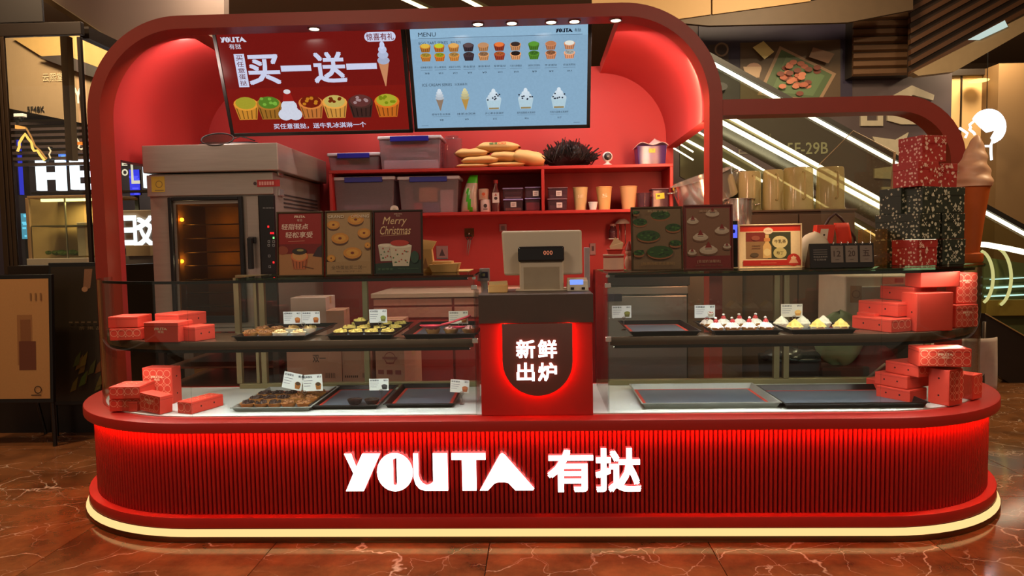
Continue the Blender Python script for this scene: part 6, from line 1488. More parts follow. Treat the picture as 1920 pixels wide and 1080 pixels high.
B().box(A(-40, 600, YF).x, A(200, 600, YF).x, YF - .03, YF + .06, 0, zf0).move(MSF).make('base_panel', mat('black base panel', (20, 15, 12), .4), sf)
x0, x1, z0, z1 = pb(18, 68, 150, 500, YF); B().box(x0, x1, YF, YF + .008, z0, z1).move(MSF).make('front_pane', GLASS, sf)
# side return going back from the corner
zh = A(150, 45, YF).z; zh2 = A(150, 68, YF).z; zs_ = A(150, 500, YF).z
xe2 = A(152, 60, YF).x
yb2 = 3.15
B().box(xe2 - .05, xe2 + .02, YF + .06, yb2, zh2, zh).move(MSF).make('side_header', FRM, sf)
B().box(xe2 - .02, xe2 - .012, YF + .06, yb2, zs_, zh2).move(MSF).make('side_pane', GLASS, sf)
B().box(xe2 - .05, xe2 + .02, YF + .06, yb2, 0, zs_).move(MSF).make('side_base', FRM, sf)
B().box(xe2 - .03, xe2 + .0, yb2 - .02, yb2 + .02, zs_, zh2).move(MSF).make('far_post', FRM, sf)
# sloping soffit behind the arch top left
SOF = mat('mauve soffit', (170, 146, 128), .8, var=.05, scale=1.5)
q = [A(70, -6, 3.2), A(208, 80, 3.2), A(420, 80, 3.2), A(420, -6, 3.2)]; q = [Vector((q[0].x, 3.2, ZC))] + q + [Vector((q[3].x, 3.2, ZC))]
sfp = B().prism([(p_.x, p_.z) for p_ in q], 3.2, 3.3, 'y').make('trim_1', SOF); struct(sfp)
q = [A(70, -6, 3.18), A(208, 80, 3.18), A(214, 76, 3.18), A(90, -6, 3.18)]
struct(B().prism([(p_.x, p_.z) for p_ in q], 3.12, 3.2, 'y').make('trim_2', mat('soffit edge', (120, 98, 60), .6)))
# interior beyond the glass
YI = 4.6
def apoly(b, pts, y, d, c=None): return b.prism(ccw([(A(u, v, y).x, A(u, v, y).z) for u, v in pts]), y, y + d, 'y', c)
ip = thing('inner_facade', 'brown upper wall of an inner shop with black unit code', 'facade', (A(100, 150, YI).x, YI, 0)); MI = Matrix.Translation((-A(100, 150, YI).x, -YI, 0))
apoly(B(), [(10, 66), (215, 66), (215, 246), (160, 232), (10, 202)], YI, .1).move(MI).make('wall_panel', mat('inner brown wall', (140, 112, 84), .7, var=.05), ip)
apoly(B(), [(24, 72), (160, 66), (215, 66), (215, 170), (185, 150), (75, 104)], YI - .05, .04).move(MI).make('ceiling_panel', mat('inner amber ceiling', (160, 124, 74), .7), ip)
apoly(B(), [(70, 106), (122, 103), (200, 132), (200, 152), (160, 140)], YI - .09, .03).move(MI).make('dark_beam', mat('inner dark beam', (40, 28, 26), .6), ip)
apoly(B(), [(112, 66), (125, 66), (136, 300), (124, 300)], 3.2, .08).move(MI).make('pillar', mat('inner pillar', (110, 86, 58), .6), ip)
p = P(.001); a = A(51, 211, YI - .012); b = A(83, 199, YI - .012); p.text('5F48K', a.x, a.z, b.x, b.z, (24, 18, 14), .04); a = A(80, 153, YI - .012); b = A(118, 136, YI - .012); p.text('云熙堂', a.x, a.z, b.x, b.z, (190, 170, 140), .0)
p.move(Matrix.Translation((0, YI - .01, 0))).move(MI).make('unit_code', PR, ip)
p = P(.001); a = A(139, 194, YI - .06); b = A(153, 164, YI - .06); p.text('Y', a.x, a.z, b.x, b.z, (255, 244, 200), .05); p.move(Matrix.Translation((0, YI - .06, 0))).move(MI).make('lit_letter', printmat('lit letters', emit=1.3), ip)
sl_ = thing('slat_canopy', 'dark slatted canopy ceiling above the white lit letters', 'canopy', (A(90, 260, 4.0).x, 4.0, A(90, 260, 4.0).z)); MSL = Matrix.Translation((-A(90, 260, 4.0).x, -4.0, -A(90, 260, 4.0).z))
for k in range(9):
    v = 214 + k*10.5; a = A(26, v - 4, 4.0 + .12*(8 - k)); b = A(205, v + 10, 4.0 + .12*(8 - k)); y = 4.0 + .1*(8 - k)
    B().box(a.x, b.x, y, y + .05, b.z, b.z + .03).move(MSL).make('slat', mat('canopy slat', (66, 50, 48), .5), sl_)
struct(B().box(A(10, 300, 4.95).x - .4, A(300, 300, 4.95).x, 4.95, 5.0, 0, 2.4).make('wall_inner', mat('inner dark wall', (44, 34, 44), .7)))
YL = 4.2
ls_ = thing('letter_sign', 'huge white lit letters H and E behind the shop glass', 'sign', (A(115, 330, YL).x, YL, A(115, 360, YL).z)); MLS = Matrix.Translation(-ls_.location)
LW = glow('white letters', (236, 242, 255), 2.2)
def lets(b, rects, y, d):
    for u0, v0, u1, v1 in rects: x0, x1, z0, z1 = pb(u0, v0, u1, v1, y); b.box(x0, x1, y, y + d, z0, z1)
    return b
lets(B(), [(67, 300, 80, 357), (104, 300, 118, 357), (79.9, 323, 104.1, 336)], YL, .06).move(MLS).make('letter', LW, ls_)
lets(B(), [(131, 298, 143, 355), (142.9, 298, 166, 309), (142.9, 320, 164, 331), (142.9, 344, 166, 355)], YL, .06).move(MLS).make('letter', LW, ls_)
lets(B(), [(198, 296, 208, 352), (207.9, 341, 222, 352)], YL, .06).move(MLS).make('letter', LW, ls_)
lets(B(), [(268, 306, 284, 352)], YL, .06).move(MLS).make('letter', LW, ls_)
lets(B(), [(58, 358, 290, 362)], YL, .12).move(MLS).make('bottom_rail', FRM, ls_)
bl_ = thing('blue_light_panel', 'tall narrow blue glowing panel left of the lit letters', 'panel', (A(37, 320, 4.4).x, 4.4, A(37, 365, 4.4).z))
lets(B(), [(31, 262, 43, 365)], 4.4, .05).move(Matrix.Translation(-bl_.location)).make('panel', glow('blue panel', (50, 54, 200), 1.0), bl_)
lets(B(), [(30, 261, 31.5, 366), (42.5, 261, 44, 366)], 4.38, .08).move(Matrix.Translation(-bl_.location)).make('edge', FRM, bl_)
for k, (u0, v0, u1, v1, c, lb) in enumerate(((110, 286, 124, 318, (90, 130, 230), 'small blue lit poster between the letters H and E'), (243, 318, 262, 366, (60, 60, 220), 'blue lit block seen between the jamb and oven'), (40, 400, 52, 448, (70, 130, 150), 'teal speckled screen beside the lit food cabinet'))):
    a = A((u0 + u1)/2, v1, 4.35); t = thing('lit_panel', lb, 'panel', (a.x, 4.35, a.z)); x0, x1, z0, z1 = pb(u0, v0, u1, v1, 4.35)
    B().box(x0, x1, 4.355, 4.38, z0, z1).move(Matrix.Translation(-a)).make('case', BLACK, t)
    p = P(.001); p.rect(x0, z0, x1, z1, c); r = random.Random(k)
    for _ in range(6): zz = r.uniform(z0, z1 - .03); p.rect(x0 + r.uniform(.0, .5)*(x1 - x0), zz, x1 - r.uniform(.0, .3)*(x1 - x0), zz + .02, tuple(min(255, int(q_*1.5)) for q_ in c))
    B().box(-.02, .02, .03, .05, -a.z, z0 - a.z).make('post', BLACK, t)
    p.move(Matrix.Translation((0, 4.352, 0))).move(Matrix.Translation(-a)).make('lit_face', printmat('lit letters', emit=1.3), t)
YN = 3.9
def neon(name, label, pts, col, k, r_=.012, y=YN, extra=None):
    P0 = A(*pts[0], y); t = thing(name, label, 'neon sign', P0)
    B().tube([A(u, v, y) - P0 for u, v in pts], r_, 6).make('tube', glow('neon %d %d %d' % col, col, k), t, smooth=True)
    for u, v in (pts[0], pts[-1]): q_ = A(u, v, y) - P0; B().box(q_.x - .008, q_.x + .008, .0, .05, q_.z - .008, q_.z + .008).make('standoff', BLACK, t)
    return t
neon('neon_outline', 'amber neon temple roof outline behind the shop glass', [(33, 284), (36, 276), (36, 268), (42, 258), (47, 251), (53, 260), (59, 267), (61, 278), (64, 283), (70, 282), (75, 290), (84, 301)], (255, 190, 90), 1.6)
neon('neon_outline', 'thin amber neon line running down beside the temple outline', [(49, 240), (58, 256), (66, 274), (76, 283), (84, 294), (88, 298)], (226, 150, 80), .9, .008)
neon('neon_outline', 'pale neon wave at right of the temple outline', [(91, 276), (95, 283), (92, 290), (95, 297)], (255, 214, 160), 1.2, .007)
neon('neon_outline', 'cream neon hook above the orange bar', [(138, 246), (139, 252), (145, 262), (150, 270), (147, 277), (152, 280), (160, 276)], (255, 220, 170), 1.2, .008)
a = A(148, 268, YN); ob_ = thing('orange_bar', 'short orange lit bar under the cream neon hook', 'light', a); lets(B(), [(135, 266, 162, 271)], YN - .02, .03).move(Matrix.Translation(-a)).make('bar', glow('orange bar', (255, 120, 40), 1.5), ob_); lets(B(), [(134, 265, 135, 272), (162, 265, 163, 272)], YN - .02, .04).move(Matrix.Translation(-a)).make('end_cap', BLACK, ob_)
a = A(38, 238, YN); lp_ = thing('orange_lamp', 'small orange wedge lamp at the top of the temple outline', 'lamp', a); apoly(B(), [(28, 234), (48, 238), (48, 241), (28, 241)], YN, .03).move(Matrix.Translation(-a)).make('shade', glow('orange lamp', (255, 160, 80), 1.4), lp_); lets(B(), [(30, 225, 33, 234)], YN, .02).move(Matrix.Translation(-a)).make('stem', BLACK, lp_)
a = A(38, 220, YN + .1); cam_ = thing('ceiling_camera', 'small pale ceiling camera above the orange lamp', 'camera', a); B().box(-.05, .05, -.03, .03, .0, .035).move(Matrix.Translation((0, 0, 0))).make('mount', WHITE, cam_, bevel=.005); B().blob((0, 0, -.015), (.03, .03, .025), 1, 0).make('dome', BLACK, cam_, smooth=True)
# lit food cabinet
YCB = 3.75; cbx = pb(50, 366, 205, 486, YCB)
fc = thing('food_cabinet', 'amber lit glass food cabinet below the white letters', 'cabinet', ((cbx[0] + cbx[1])/2, YCB, 0)); MFC = Matrix.Translation((-(cbx[0] + cbx[1])/2, -YCB, 0))
fpx(50, 366, 205, 371, YCB, YCB + .5, 'top', mat('cabinet wood', (150, 110, 66), .6), fc, MFC); fpx(50, 371, 56, 486, YCB, YCB + .03, 'post', mat('cabinet wood', (150, 110, 66), .6), fc, MFC); fpx(122, 371, 124, 486, YCB, YCB + .02, 'post', OLIVE, fc, MFC)
fpx(50, 371, 205, 486, YCB + .46, YCB + .5, 'back', mat('amber back', (190, 150, 90), .6, var=.25, scale=5), fc, MFC, y=YCB + .46)
fpx(76, 372, 200, 377, YCB + .1, YCB + .14, 'lamp_tube', glow('cabinet tube', (255, 226, 150), 3.0), fc, MFC, 0)
fpx(56, 422, 205, 424, YCB + .02, YCB + .4, 'glass_shelf', OLIVE, fc, MFC, .0); fpx(50, 484, 205, 499, YCB - .05, YCB + .5, 'base', mat('cabinet base', (170, 150, 128), .5), fc, MFC)
fpx(145, 417, 176, 480, YCB + .05, YCB + .1, 'sign_board', mat('cream board', (206, 176, 140), .6), fc, MFC)
zl0 = A(100, 480, YCB).z
b = B()
for k in range(26): b.blob((A(100 + k*2.1, 470, YCB + .2).x, YCB + .12 + .1*random.random(), zl0 + .02 + .02*random.random()), (.03, .03, .02), k, .3, 6, 4)
o = b.move(MFC).make('greens', mat('salad green', (120, 140, 50), .7, var=.4, scale=30), fc); o['kind'] = 'stuff'
x0, x1, z0, z1 = pb(57, 371, 204, 484, YCB); B().box(x0, x1, YCB + .004, YCB + .008, z0, z1).move(MFC).make('cabinet_glass', GLASS, fc)
B().box(cbx[0], cbx[1], YCB - .03, YCB + .5, 0, A(100, 499, YCB).z).move(MFC).make('plinth', mat('grey counter wall', (120, 108, 104), .6), fc)
l = lamp('AREA', ((cbx[0] + cbx[1])/2, YCB + .2, A(100, 379, YCB).z), 5, (1, .78, .42), .4, aim=((cbx[0] + cbx[1])/2, YCB + .25, 0))
# things beyond the left jamb: white characters over a beige ledge and a grey counter
YX = 3.4
sgx = thing('bakery_sign', 'white lit Chinese characters over a beige ledge beyond left jamb', 'sign', (A(260, 440, YX).x, YX, A(260, 475, YX).z)); MX = Matrix.Translation(-sgx.location)
for u0, v0, u1, v1, ch in ((226, 404, 258, 464, '日'), (256, 404, 292, 464, '爻')):
    x0, x1, z0, z1 = pb(u0, v0, u1, v1, YX); vs, fs = text_geo(ch, .06); p = P(.001); p.text(ch, x0, z0, x1, z1, (240, 246, 255), .07); p.move(Matrix.Translation((0, YX - .012, 0))).move(MX).make('character', printmat('bright letters', emit=2.0), sgx)
fpx(222, 394, 296, 412, YX + .01, YX + .2, 'ledge', mat('beige ledge', (196, 168, 140), .6), sgx, MX); fpx(222, 412, 296, 466, YX + .005, YX + .05, 'backing', mat('sign backing', (120, 96, 80), .6), sgx, MX); fpx(236, 460, 282, 480, YX - .1, YX + .1, 'beige_block', mat('beige block', (206, 172, 130), .6), sgx, MX)
p = P(.001); a = A(230, 330, YX); b = A(241, 317, YX); p.text('O', a.x, a.z, b.x, b.z, (226, 206, 180), .06); a = A(248, 345, YX); b = A(262, 305, YX); p.text('L', a.x, a.z, b.x, b.z, (214, 200, 180), .02); a = A(230, 311, YX); b = A(240, 303, YX); p.text('E', a.x, a.z, b.x, b.z, (226, 206, 180), .05)
p.move(Matrix.Translation((0, YX - .01, 0))).move(MX).make('small_letters', printmat('lit letters', emit=1.3), sgx)
gw = thing('grey_counter', 'grey counter wall with bright strip light beyond the left jamb', 'counter', (A(260, 600, YX).x, YX, 0)); MG = Matrix.Translation((-A(260, 600, YX).x, -YX, 0))
x0, x1, _, z1 = pb(205, 478, 330, 700, YX); B().box(x0, x1, YX - .06, YX + .3, 0, z1).move(MG).make('front', mat('grey counter wall', (120, 108, 104), .6), gw)
for u0, u1 in ((236, 258), (270, 291)):
    x0, x1, z0, z1 = pb(u0, 521, u1, 529, YX - .08); B().box(x0, x1, YX - .085, YX - .06, z0, z1).move(MG).make('strip_light', glow('strip light', (226, 240, 255), 2.4), gw)
a = G(252, 760, 0); cx_ = A(252, 600, 2.7).x
ch_ = thing('black_chair', 'black rounded chair back beyond the left red jamb', 'chair', (cx_, 2.75, 0)); zt__ = A(252, 497, 2.7).z
B().grid(lambda i, j: ((i - .5)*(.30 + .16*(1 - j))*(1 if j < .9 else .82), -.06*math.cos((i - .5)*2.6) + .05*j, .42 + (zt__ - .42)*(j - .04*(2*i - 1)**2*j)), 12, 12).make('backrest', mat('black chair fabric', (36, 32, 30), .7), ch_, smooth=True, solid=.03)
B().box(-.22, .22, -.02, .4, .40, .46).make('seat', mat('black chair fabric', (36, 32, 30), .7), ch_, bevel=.02)
for x in (-.19, .19):
    for y in (.0, .36): B().tube([(x, y, 0), (x*.9, y, .4)], .014, 6).make('leg', BLACK, ch_)
# easels
def easel(u0, v0, u1, v1, y, label, draw, m, lean=.10):
    x0, x1, z0, z1 = pb(u0, v0, u1, v1, y); w = x1 - x0; h = (z1 - z0)/math.cos(lean)
    t = thing('poster_stand', label, 'poster', ((x0 + x1)/2, y, 0)); R_0 = Matrix.Translation((0, 0, z0)) @ Matrix.Rotation(-lean, 4, 'X')
    B().box(-w/2 - .02, w/2 + .02, 0, .03, -.03, h + .03).move(R_0).make('board', BLACK, t, bevel=.004)
    p = P(.0006); draw(p, -w/2, 0, w, h); p.move(R_0 @ Matrix.Translation((0, -.001, 0))).make('artwork', m, t)
    for x in (-w/2, w/2): B().tube([(x, .02, z0), (x, .02, 0)], .014, 6).make('leg', BLACK, t)
    B().tube([(0, .12, z0 + h*.6), (0, .34, 0)], .012, 6).make('rear_leg', BLACK, t)
def dS(p, x, z, w, h):
    p.rect(x, z, x + w, z + h, (166, 122, 74)); p.rect(x + w*.62, z + h*.28, x + w*.8, z + h*.7, (140, 96, 56)); p.rect(x + w*.64, z + h*.24, x + w*.84, z + h*.48, (96, 52, 34)); p.rect(x + w*.66, z + h*.48, x + w*.78, z + h*.66, (120, 76, 44))
    for k in range(3): p.rect(x + w*(.78 + k*.06), z + h*.82, x + w*(.80 + k*.06), z + h*.88, (120, 84, 50))
    p.ring(x + w*.86, z + h*.075, w*.045, w*.010, (50, 34, 22)); p.line(x + w*.78, z + h*.03, x + w*.9, z + h*.03, .006, (50, 34, 22))
easel(-70, 524, 88, 748, 1.55, 'sepia poster board on dark stand at the left edge', dS, PR, .06)
def dT(p, x, z, w, h):
    p.rect(x, z, x + w, z + h, (40, 30, 16)); p.poly([(x + w*.55, z + h*.98), (x + w*.68, z + h*.98), (x + w*.64, z + h*.84), (x + w*.52, z + h*.82)], (120, 84, 60)); p.ell(x + w*.55, z + h*.83, w*.05, h*.02, (150, 110, 80))
    r = random.Random(5)
    for i in range(16): cx, cz = x + w*r.uniform(.25, .95), z + h*r.uniform(.03, .26); p.poly([(cx, cz), (cx + w*.10, cz + h*.02), (cx + w*.14, cz + h*.12), (cx + w*.05, cz + h*.07)], (r.randrange(60, 96), r.randrange(54, 76), 22))
    for k in range(6): p.rect(x + w*(.3 + k*.1), z + h*.58, x + w*(.36 + k*.1), z + h*.592, (80, 64, 44)); 
    p.text('茶 集 品', x + w*.46, z + h*.53, x + w*.84, z + h*.555, (96, 80, 56))
easel(92, 500, 208, 752, 1.80, 'dark tea poster with hand and leaves behind the counter end', dT, PR, .06)
# ------------------------------------------------------------------ hoarding and mural at the right
YH = 5.2
hd = thing('hoarding', 'plum grey hoarding wall with large pale characters and food mural', 'hoarding', (A(1560, 250, YH).x, YH, 0)); MHD = Matrix.Translation((-A(1560, 250, YH).x, -YH, 0))
PLUM = mat('plum hoarding', (78, 64, 66), .6, var=.05, scale=2)
x0, x1, z0, z1 = pb(1230, 40, 1780, 700, YH); B().box(x0, x1, YH, YH + .1, 0, z1).move(MHD).make('wall_panel', PLUM, hd)
def hpoly(pts, name, m, y0=.0, d=.02): return apoly(B(), pts, YH - y0 - d, d).move(MHD).make(name, m, hd)
hpoly([(1310, 48), (1598, 44), (1598, 190), (1310, 190)], 'mural_board', mat('navy mural', (44, 36, 58), .5))
p = P(.002)
def H(u, v): a = A(u, v, YH - .03); return (a.x, a.z)
def HP(pts, c): p.poly(ccw([H(u, v) for u, v in pts]), c)
HP([(1388, 80), (1576, 74), (1576, 186), (1388, 190)], (84, 64, 44)); HP([(1328, 84), (1366, 82), (1366, 120), (1328, 118)], (60, 48, 46))
HP([(1420, 178), (1462, 86), (1568, 138), (1540, 188)], (150, 120, 92)); HP([(1428, 176), (1465, 93), (1560, 140), (1534, 186)], (76, 96, 60)); HP([(1446, 172), (1474, 106), (1546, 142), (1524, 180)], (92, 116, 76))
for k in range(30):
    r = random.Random(k); u, v = 1492 + r.gauss(0, 17), 143 + r.gauss(0, 13); a = H(u, v); p.ell(a[0], a[1], .045, .028, ((176, 96, 70), (196, 118, 88), (120, 60, 44))[k % 3], 8)
HP([(1408, 92), (1428, 80), (1448, 100), (1430, 114)], (206, 186, 120)); a = H(1410, 132); p.ell(a[0], a[1], .09, .07, (150, 110, 86), 12); a = H(1350, 96); p.ring(a[0], a[1], .08, .02, (120, 96, 76)); HP([(1390, 128), (1424, 128), (1420, 148), (1396, 150)], (170, 140, 110)); HP([(1520, 92), (1560, 104), (1548, 122), (1512, 110)], (120, 84, 60)); a = H(1345, 165); p.ell(a[0], a[1], .1, .05, (90, 84, 110), 12)
p.move(Matrix.Translation((0, YH - .024, 0))).move(MHD).make('mural_print', PR, hd)
CRM2 = mat('pale characters', (176, 164, 142), .6)
for pts in ([(1614, 203), (1626, 203), (1626, 226), (1646, 226), (1646, 203), (1656, 203), (1656, 236), (1614, 236)], [(1676, 178), (1710, 160), (1752, 178), (1750, 188), (1712, 178), (1690, 192), (1676, 190)], [(1664, 203), (1744, 203), (1744, 233), (1690, 233), (1664, 226)],
            [(1636, 256), (1680, 262), (1704, 248), (1696, 272), (1698, 284), (1750, 276), (1750, 288), (1688, 296), (1650, 284)], [(1640, 316), (1672, 312), (1706, 296), (1706, 330), (1750, 330), (1750, 340), (1640, 334)], [(1654, 350), (1750, 352), (1750, 362), (1654, 360)], [(1664, 372), (1750, 374), (1750, 386), (1664, 384)]):
    hpoly(pts, 'character_stroke', CRM2, 0, .03)
p = P(.002); a = A(1476, 290, YH - .01); b = A(1553, 266, YH - .01); p.text('5F-29B', a.x, a.z, b.x, b.z, (166, 160, 140), .02); a = A(1380, 290, YH - .01); b = A(1450, 250, YH - .01); p.text('喜悦', a.x, a.z, b.x, b.z, (120, 112, 96)); p.move(Matrix.Translation((0, YH - .004, 0))).move(MHD).make('unit_code', PR, hd)
# roller shutter and slatted soffit
YR = 5.0; x0, x1, z0, z1 = pb(1598, 22, 1712, 142, YR)
rs_ = thing('roller_shutter', 'brown horizontal roller shutter beside the food mural', 'shutter', ((x0 + x1)/2, YR, z0)); n_ = 8
for k in range(n_): B().prism([(-.0, 0), (-.035, .02), (-.035, (z1 - z0)/n_ - .02), (0, (z1 - z0)/n_ - .004)], x0 - (x0 + x1)/2, x1 - (x0 + x1)/2, 'x').make('slat', mat('shutter brown', (104, 74, 50), .45, .3), rs_).location = (0, 0, k*(z1 - z0)/n_)
B().box(x0 - (x0 + x1)/2, x1 - (x0 + x1)/2, .001, .199, 0, z1 - z0).make('backing', DARK, rs_)
fa = thing('fascia', 'beige panelled fascia above the mural at upper right', 'fascia', (A(1320, 20, 4.3).x, 4.3, A(1320, 40, 4.3).z)); MFA = Matrix.Translation(-fa.location)
BEG = mat('beige fascia', (166, 132, 84), .6, var=.04, scale=2)
for pts in ([(1110, -6), (1333, -6), (1333, 27), (1270, 36), (1110, 36)], [(1336, -6), (1520, -6), (1520, 2), (1336, 27)]): apoly(B(), pts, 4.3, .05).move(MFA).make('panel', BEG, fa)
apoly(B(), [(1240, 40), (1333, 27), (1520, 2), (1712, -30), (1712, 18), (1590, 42), (1330, 48)], 4.32, .05).move(MFA).make('lower_band', mat('umber band', (74, 56, 36), .6), fa)
so = thing('slatted_soffit', 'dark brown slatted soffit running diagonally at upper right', 'soffit', (A(1800, 60, 4.6).x, 4.6, A(1800, 60, 4.6).z)); MSO = Matrix.Translation(-so.location)
apoly(B(), [(1708, -10), (1940, -10), (1940, 10), (1712, 142), (1704, 142)], 4.72, .04).move(MSO).make('backing', mat('soffit shade', (44, 28, 18), .7), so)
for k in range(9):
    c = 142 - k*20; apoly(B(), [(1708, c - 9), (1940, c - 9 - 128), (1940, c - 128), (1708, c)], 4.66, .06).move(MSO).make('slat', mat('soffit slat', (84, 54, 34), .5), so)
bm_ = thing('edge_beam', 'pale beam below the slatted soffit with a bright skylight strip', 'beam', (A(1800, 100, 4.4).x, 4.4, A(1800, 100, 4.4).z)); MBM = Matrix.Translation(-bm_.location)
apoly(B(), [(1712, 136), (1940, 20), (1940, 48), (1790, 134), (1722, 142)], 4.4, .1).move(MBM).make('beam', mat('beam beige', (150, 128, 96), .6), bm_)
apoly(B(), [(1816, 74), (1884, 38), (1890, 50), (1838, 74)], 4.38, .015).move(MBM).make('skylight_strip', glow('skylight', (206, 226, 216), .8), bm_)
# right lit shop wall, column and head sign
YW2 = 5.6
rw = thing('shop_wall', 'warm lit beige shop wall with glass door at the right', 'shop front', (A(1830, 300, YW2).x, YW2, 0)); MRW = Matrix.Translation((-A(1830, 300, YW2).x, -YW2, 0))
fpx(1776, 136, 1868, 560, YW2, YW2 + .1, 'wall_panel', mat('warm beige wall', (196, 158, 104), .6, var=.05, scale=2), rw, MRW); fpx(1776, 128, 1940, 140, YW2 - .05, YW2 + .1, 'head_rail', FRM, rw, MRW)
fpx(1799, 140, 1801, 500, YW2 - .02, YW2, 'door_edge', FRM, rw, MRW, 0)
a = A(1824, 155, YW2 - .05); B().lathe([(.001, .008), (.10, .004), (.11, 0), (.1, -.01), (.001, -.012)], 24).move(Matrix.Translation((a.x, YW2 - .16, a.z))).move(MRW).make('round_lamp', glow('amber lamp', (255, 206, 110), 2.5), rw)
fpx(1840, 340, 1890, 344, YW2 - .03, YW2 - .01, 'handrail', OLIVE, rw, MRW, 0)
p = P(.002); a = A(1856, 352, YW2 - .03); b = A(1880, 337, YW2 - .03); p.text('定机位', a.x, a.z, b.x, b.z, (60, 40, 26), .02); p.move(Matrix.Translation((0, YW2 - .012, 0))).move(MRW).make('small_lettering', PR, rw)
cl = thing('column', 'brown square column at the far right edge', 'column', (A(1905, 300, 5.3).x, 5.3, 0)); MCL = Matrix.Translation((-A(1905, 300, 5.3).x, -5.3, 0))
x0, x1, z0, z1 = pb(1868, 118, 1960, 500, 5.3); B().box(x0, x1, 5.3, 5.8, 0, z1).move(MCL).make('shaft', mat('brown column', (120, 92, 60), .55, var=.06, scale=3), cl); B().box(x0 - .02, x1, 5.27, 5.8, 0, .15).move(MCL).make('base', FRM, cl)
YE = 4.9
hs_ = thing('head_sign', 'white neon profile of a head drinking from a cup', 'neon sign', A(1850, 260, YE)); MHS = Matrix.Translation(-hs_.location)
NW = glow('neon white', (245, 250, 255), 3.0)
arc = [(1855 + 32*math.cos(t), 237 - 33*math.sin(t)) for t in [math.radians(d) for d in range(-50, 165, 12)]]
apoly(B(), [(1866, 268), (1860, 258), (1868, 244), (1852, 248), (1838, 236)] + [q_ for q_ in arc[::-1]], YE, .03).move(MHS).make('hair', NW, hs_)
B().tube([A(u, v, YE) for u, v in ((1840, 214), (1830, 224), (1818, 234), (1820, 239), (1818, 243), (1822, 246), (1826, 249), (1828, 253))], .012, 6).move(MHS).make('face_line', NW, hs_, smooth=True)
B().tube([A(u, v, YE) for u, v in ((1862, 262), (1858, 272), (1858, 285), (1859, 300))], .012, 6).move(MHS).make('neck_line', NW, hs_, smooth=True)
B().tube([A(u, v, YE) for u, v in ((1842, 274), (1857, 274))], .012, 6).move(MHS).make('collar_line', NW, hs_, smooth=True)
B().tube([A(u, v, YE) for u, v in ((1799, 240), (1814, 250), (1810, 258))], .012, 6).move(MHS).make('cup_line', NW, hs_, smooth=True)
B().tube([A(1850, 215, YE + .02), Vector((A(1850, 215, YE).x, YE + .02, ZC))], .004, 5).move(MHS).make('hanger', BLACK, hs_)
# ------------------------------------------------------------------ escalator
YS0 = 3.9
es = thing('escalator', 'escalator with bright strip lights climbing behind the side arch', 'escalator', (A(1560, 500, YS0).x, YS0, 0)); MES = Matrix.Translation((-A(1560, 500, YS0).x, -YS0, 0))
ELED = glow('escalator led', (255, 246, 206), 3.2); ESID = mat('escalator skirt', (120, 112, 84), .25, .8, var=.15, scale=4)
def eline(p0, p1, y, r_=.018, name='strip_light', m=ELED): a, b = A(*p0, y), A(*p1, y); return B().tube([a, b], r_, 6).move(MES).make(name, m, es)
def eslab(p0, p1, t0, t1, y, d, name, m):
    'inclined board between two sight points, t0..t1 metres above the line'
    a, b = A(*p0, y), A(*p1, y); return B().prism([(a.x, a.z + t0), (b.x, b.z + t0), (b.x, b.z + t1), (a.x, a.z + t1)], y, y + d, 'y').move(MES).make(name, m, es)
eline((1290, 93), (1960, 460), YS0); eslab((1290, 93), (1960, 460), .035, .09, YS0 - .02, .07, 'handrail', mat('rubber handrail', (26, 22, 18), .4))
eslab((1290, 93), (1960, 460), -.43, -.03, YS0 + .02, .01, 'balustrade_glass', clear('balustrade glass', (226, 230, 214)))
eline((1330, 199), (1720, 412), YS0 - .03); eline((1330, 217), (1720, 425), YS0 - .05, .022); 
eslab((1330, 199), (1720, 412), -.11, -.02, YS0, .5, 'step_skirt', ESID)
eline((1300, 222), (1700, 440), YS0 + .45, .010); eline((1300, 242), (1690, 470), YS0 + .47, .010); eline((1275, 256), (1430, 340), YS0 + .5, .014)
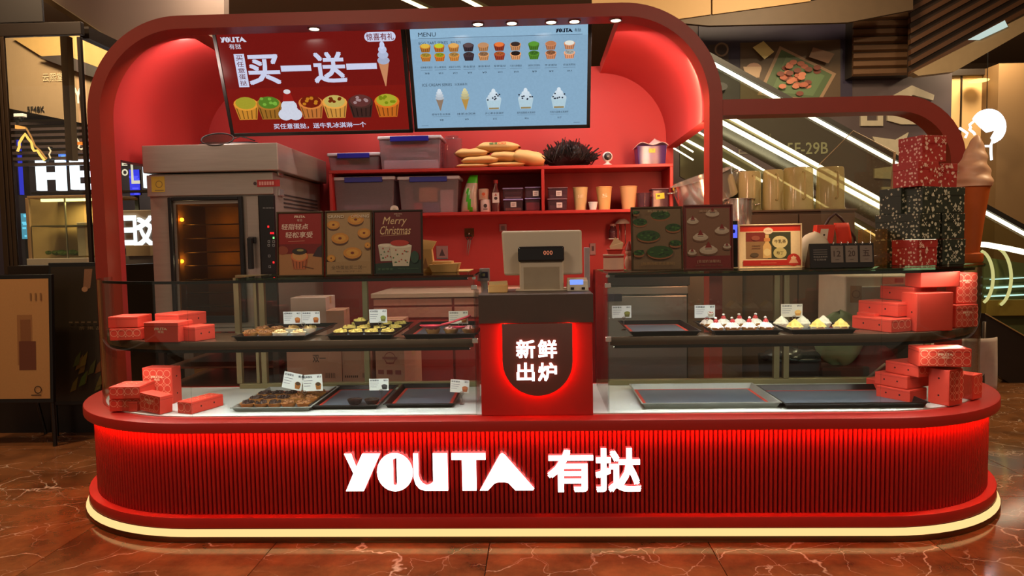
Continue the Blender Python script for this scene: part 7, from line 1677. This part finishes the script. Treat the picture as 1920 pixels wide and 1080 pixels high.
eslab((1275, 232), (1720, 470), -.55, .0, YS0 + .52, .04, 'truss_panel', mat('truss panel', (96, 88, 60), .3, .7, var=.25, scale=3))
# far run: reflected lines drawn as glowing tubes; lower landing
eline((1252, 271), (1300, 300), YS0 + .3, .008); eline((1262, 262), (1300, 285), YS0 + .3, .008)
l0 = [A(u, v, 3.3) for u, v in ((1700, 448), (1780, 453), (1850, 459), (1890, 466), (1940, 477))]
B().tube(l0, .026, 6).move(MES).make('landing_light', ELED, es, smooth=True)
def earc(cu, cv, ru, rv, a0, a1, y, r_, m, name='arc_reflection'):
    return B().tube([A(cu + ru*math.cos(math.radians(a0 + (a1 - a0)*k/14)), cv - rv*math.sin(math.radians(a0 + (a1 - a0)*k/14)), y) for k in range(15)], r_, 6).move(MES).make(name, m, es, smooth=True)
DL = glow('arc reflection glow', (206, 200, 130), .9)
earc(1836, 520, 26, 50, -70, 80, 3.6, .014, DL); earc(1866, 520, 30, 55, -70, 80, 3.65, .014, DL)  # reflections in the landing glass, drawn as glowing tubes
eslab((1845, 472), (1960, 490), -.75, -.05, 3.75, .03, 'landing_glass', mat('green landing panel', (96, 104, 66), .2, .5, var=.2, scale=3))
eline((1850, 540), (1930, 536), 3.7, .010, 'cross_light', glow('cool cross light', (180, 220, 206), 1.2)); eline((1846, 556), (1930, 552), 3.7, .008, 'cross_light', glow('cool cross light', (180, 220, 206), 1.2)); eline((1856, 524), (1930, 520), 3.7, .006, 'cross_light', glow('cool cross light', (180, 220, 206), 1.2))
fpx(1850, 562, 1960, 592, 3.66, 3.74, 'gold_kerb', mat('gold kerb', (150, 130, 60), .3, .6), es, MES)
q = [A(u, v, 3.4) for u, v in ((1848, 588), (1960, 650), (1960, 760), (1848, 690))]
B().prism(ccw([(p_.x, p_.z) for p_ in q]), 3.4, 3.5, 'y').move(MES).make('dark_base', mat('dark base', (28, 20, 16), .3), es)
eline((1848, 588), (1960, 652), 3.39, .006, 'base_edge', mat('base edge', (200, 180, 130), .3, .8))
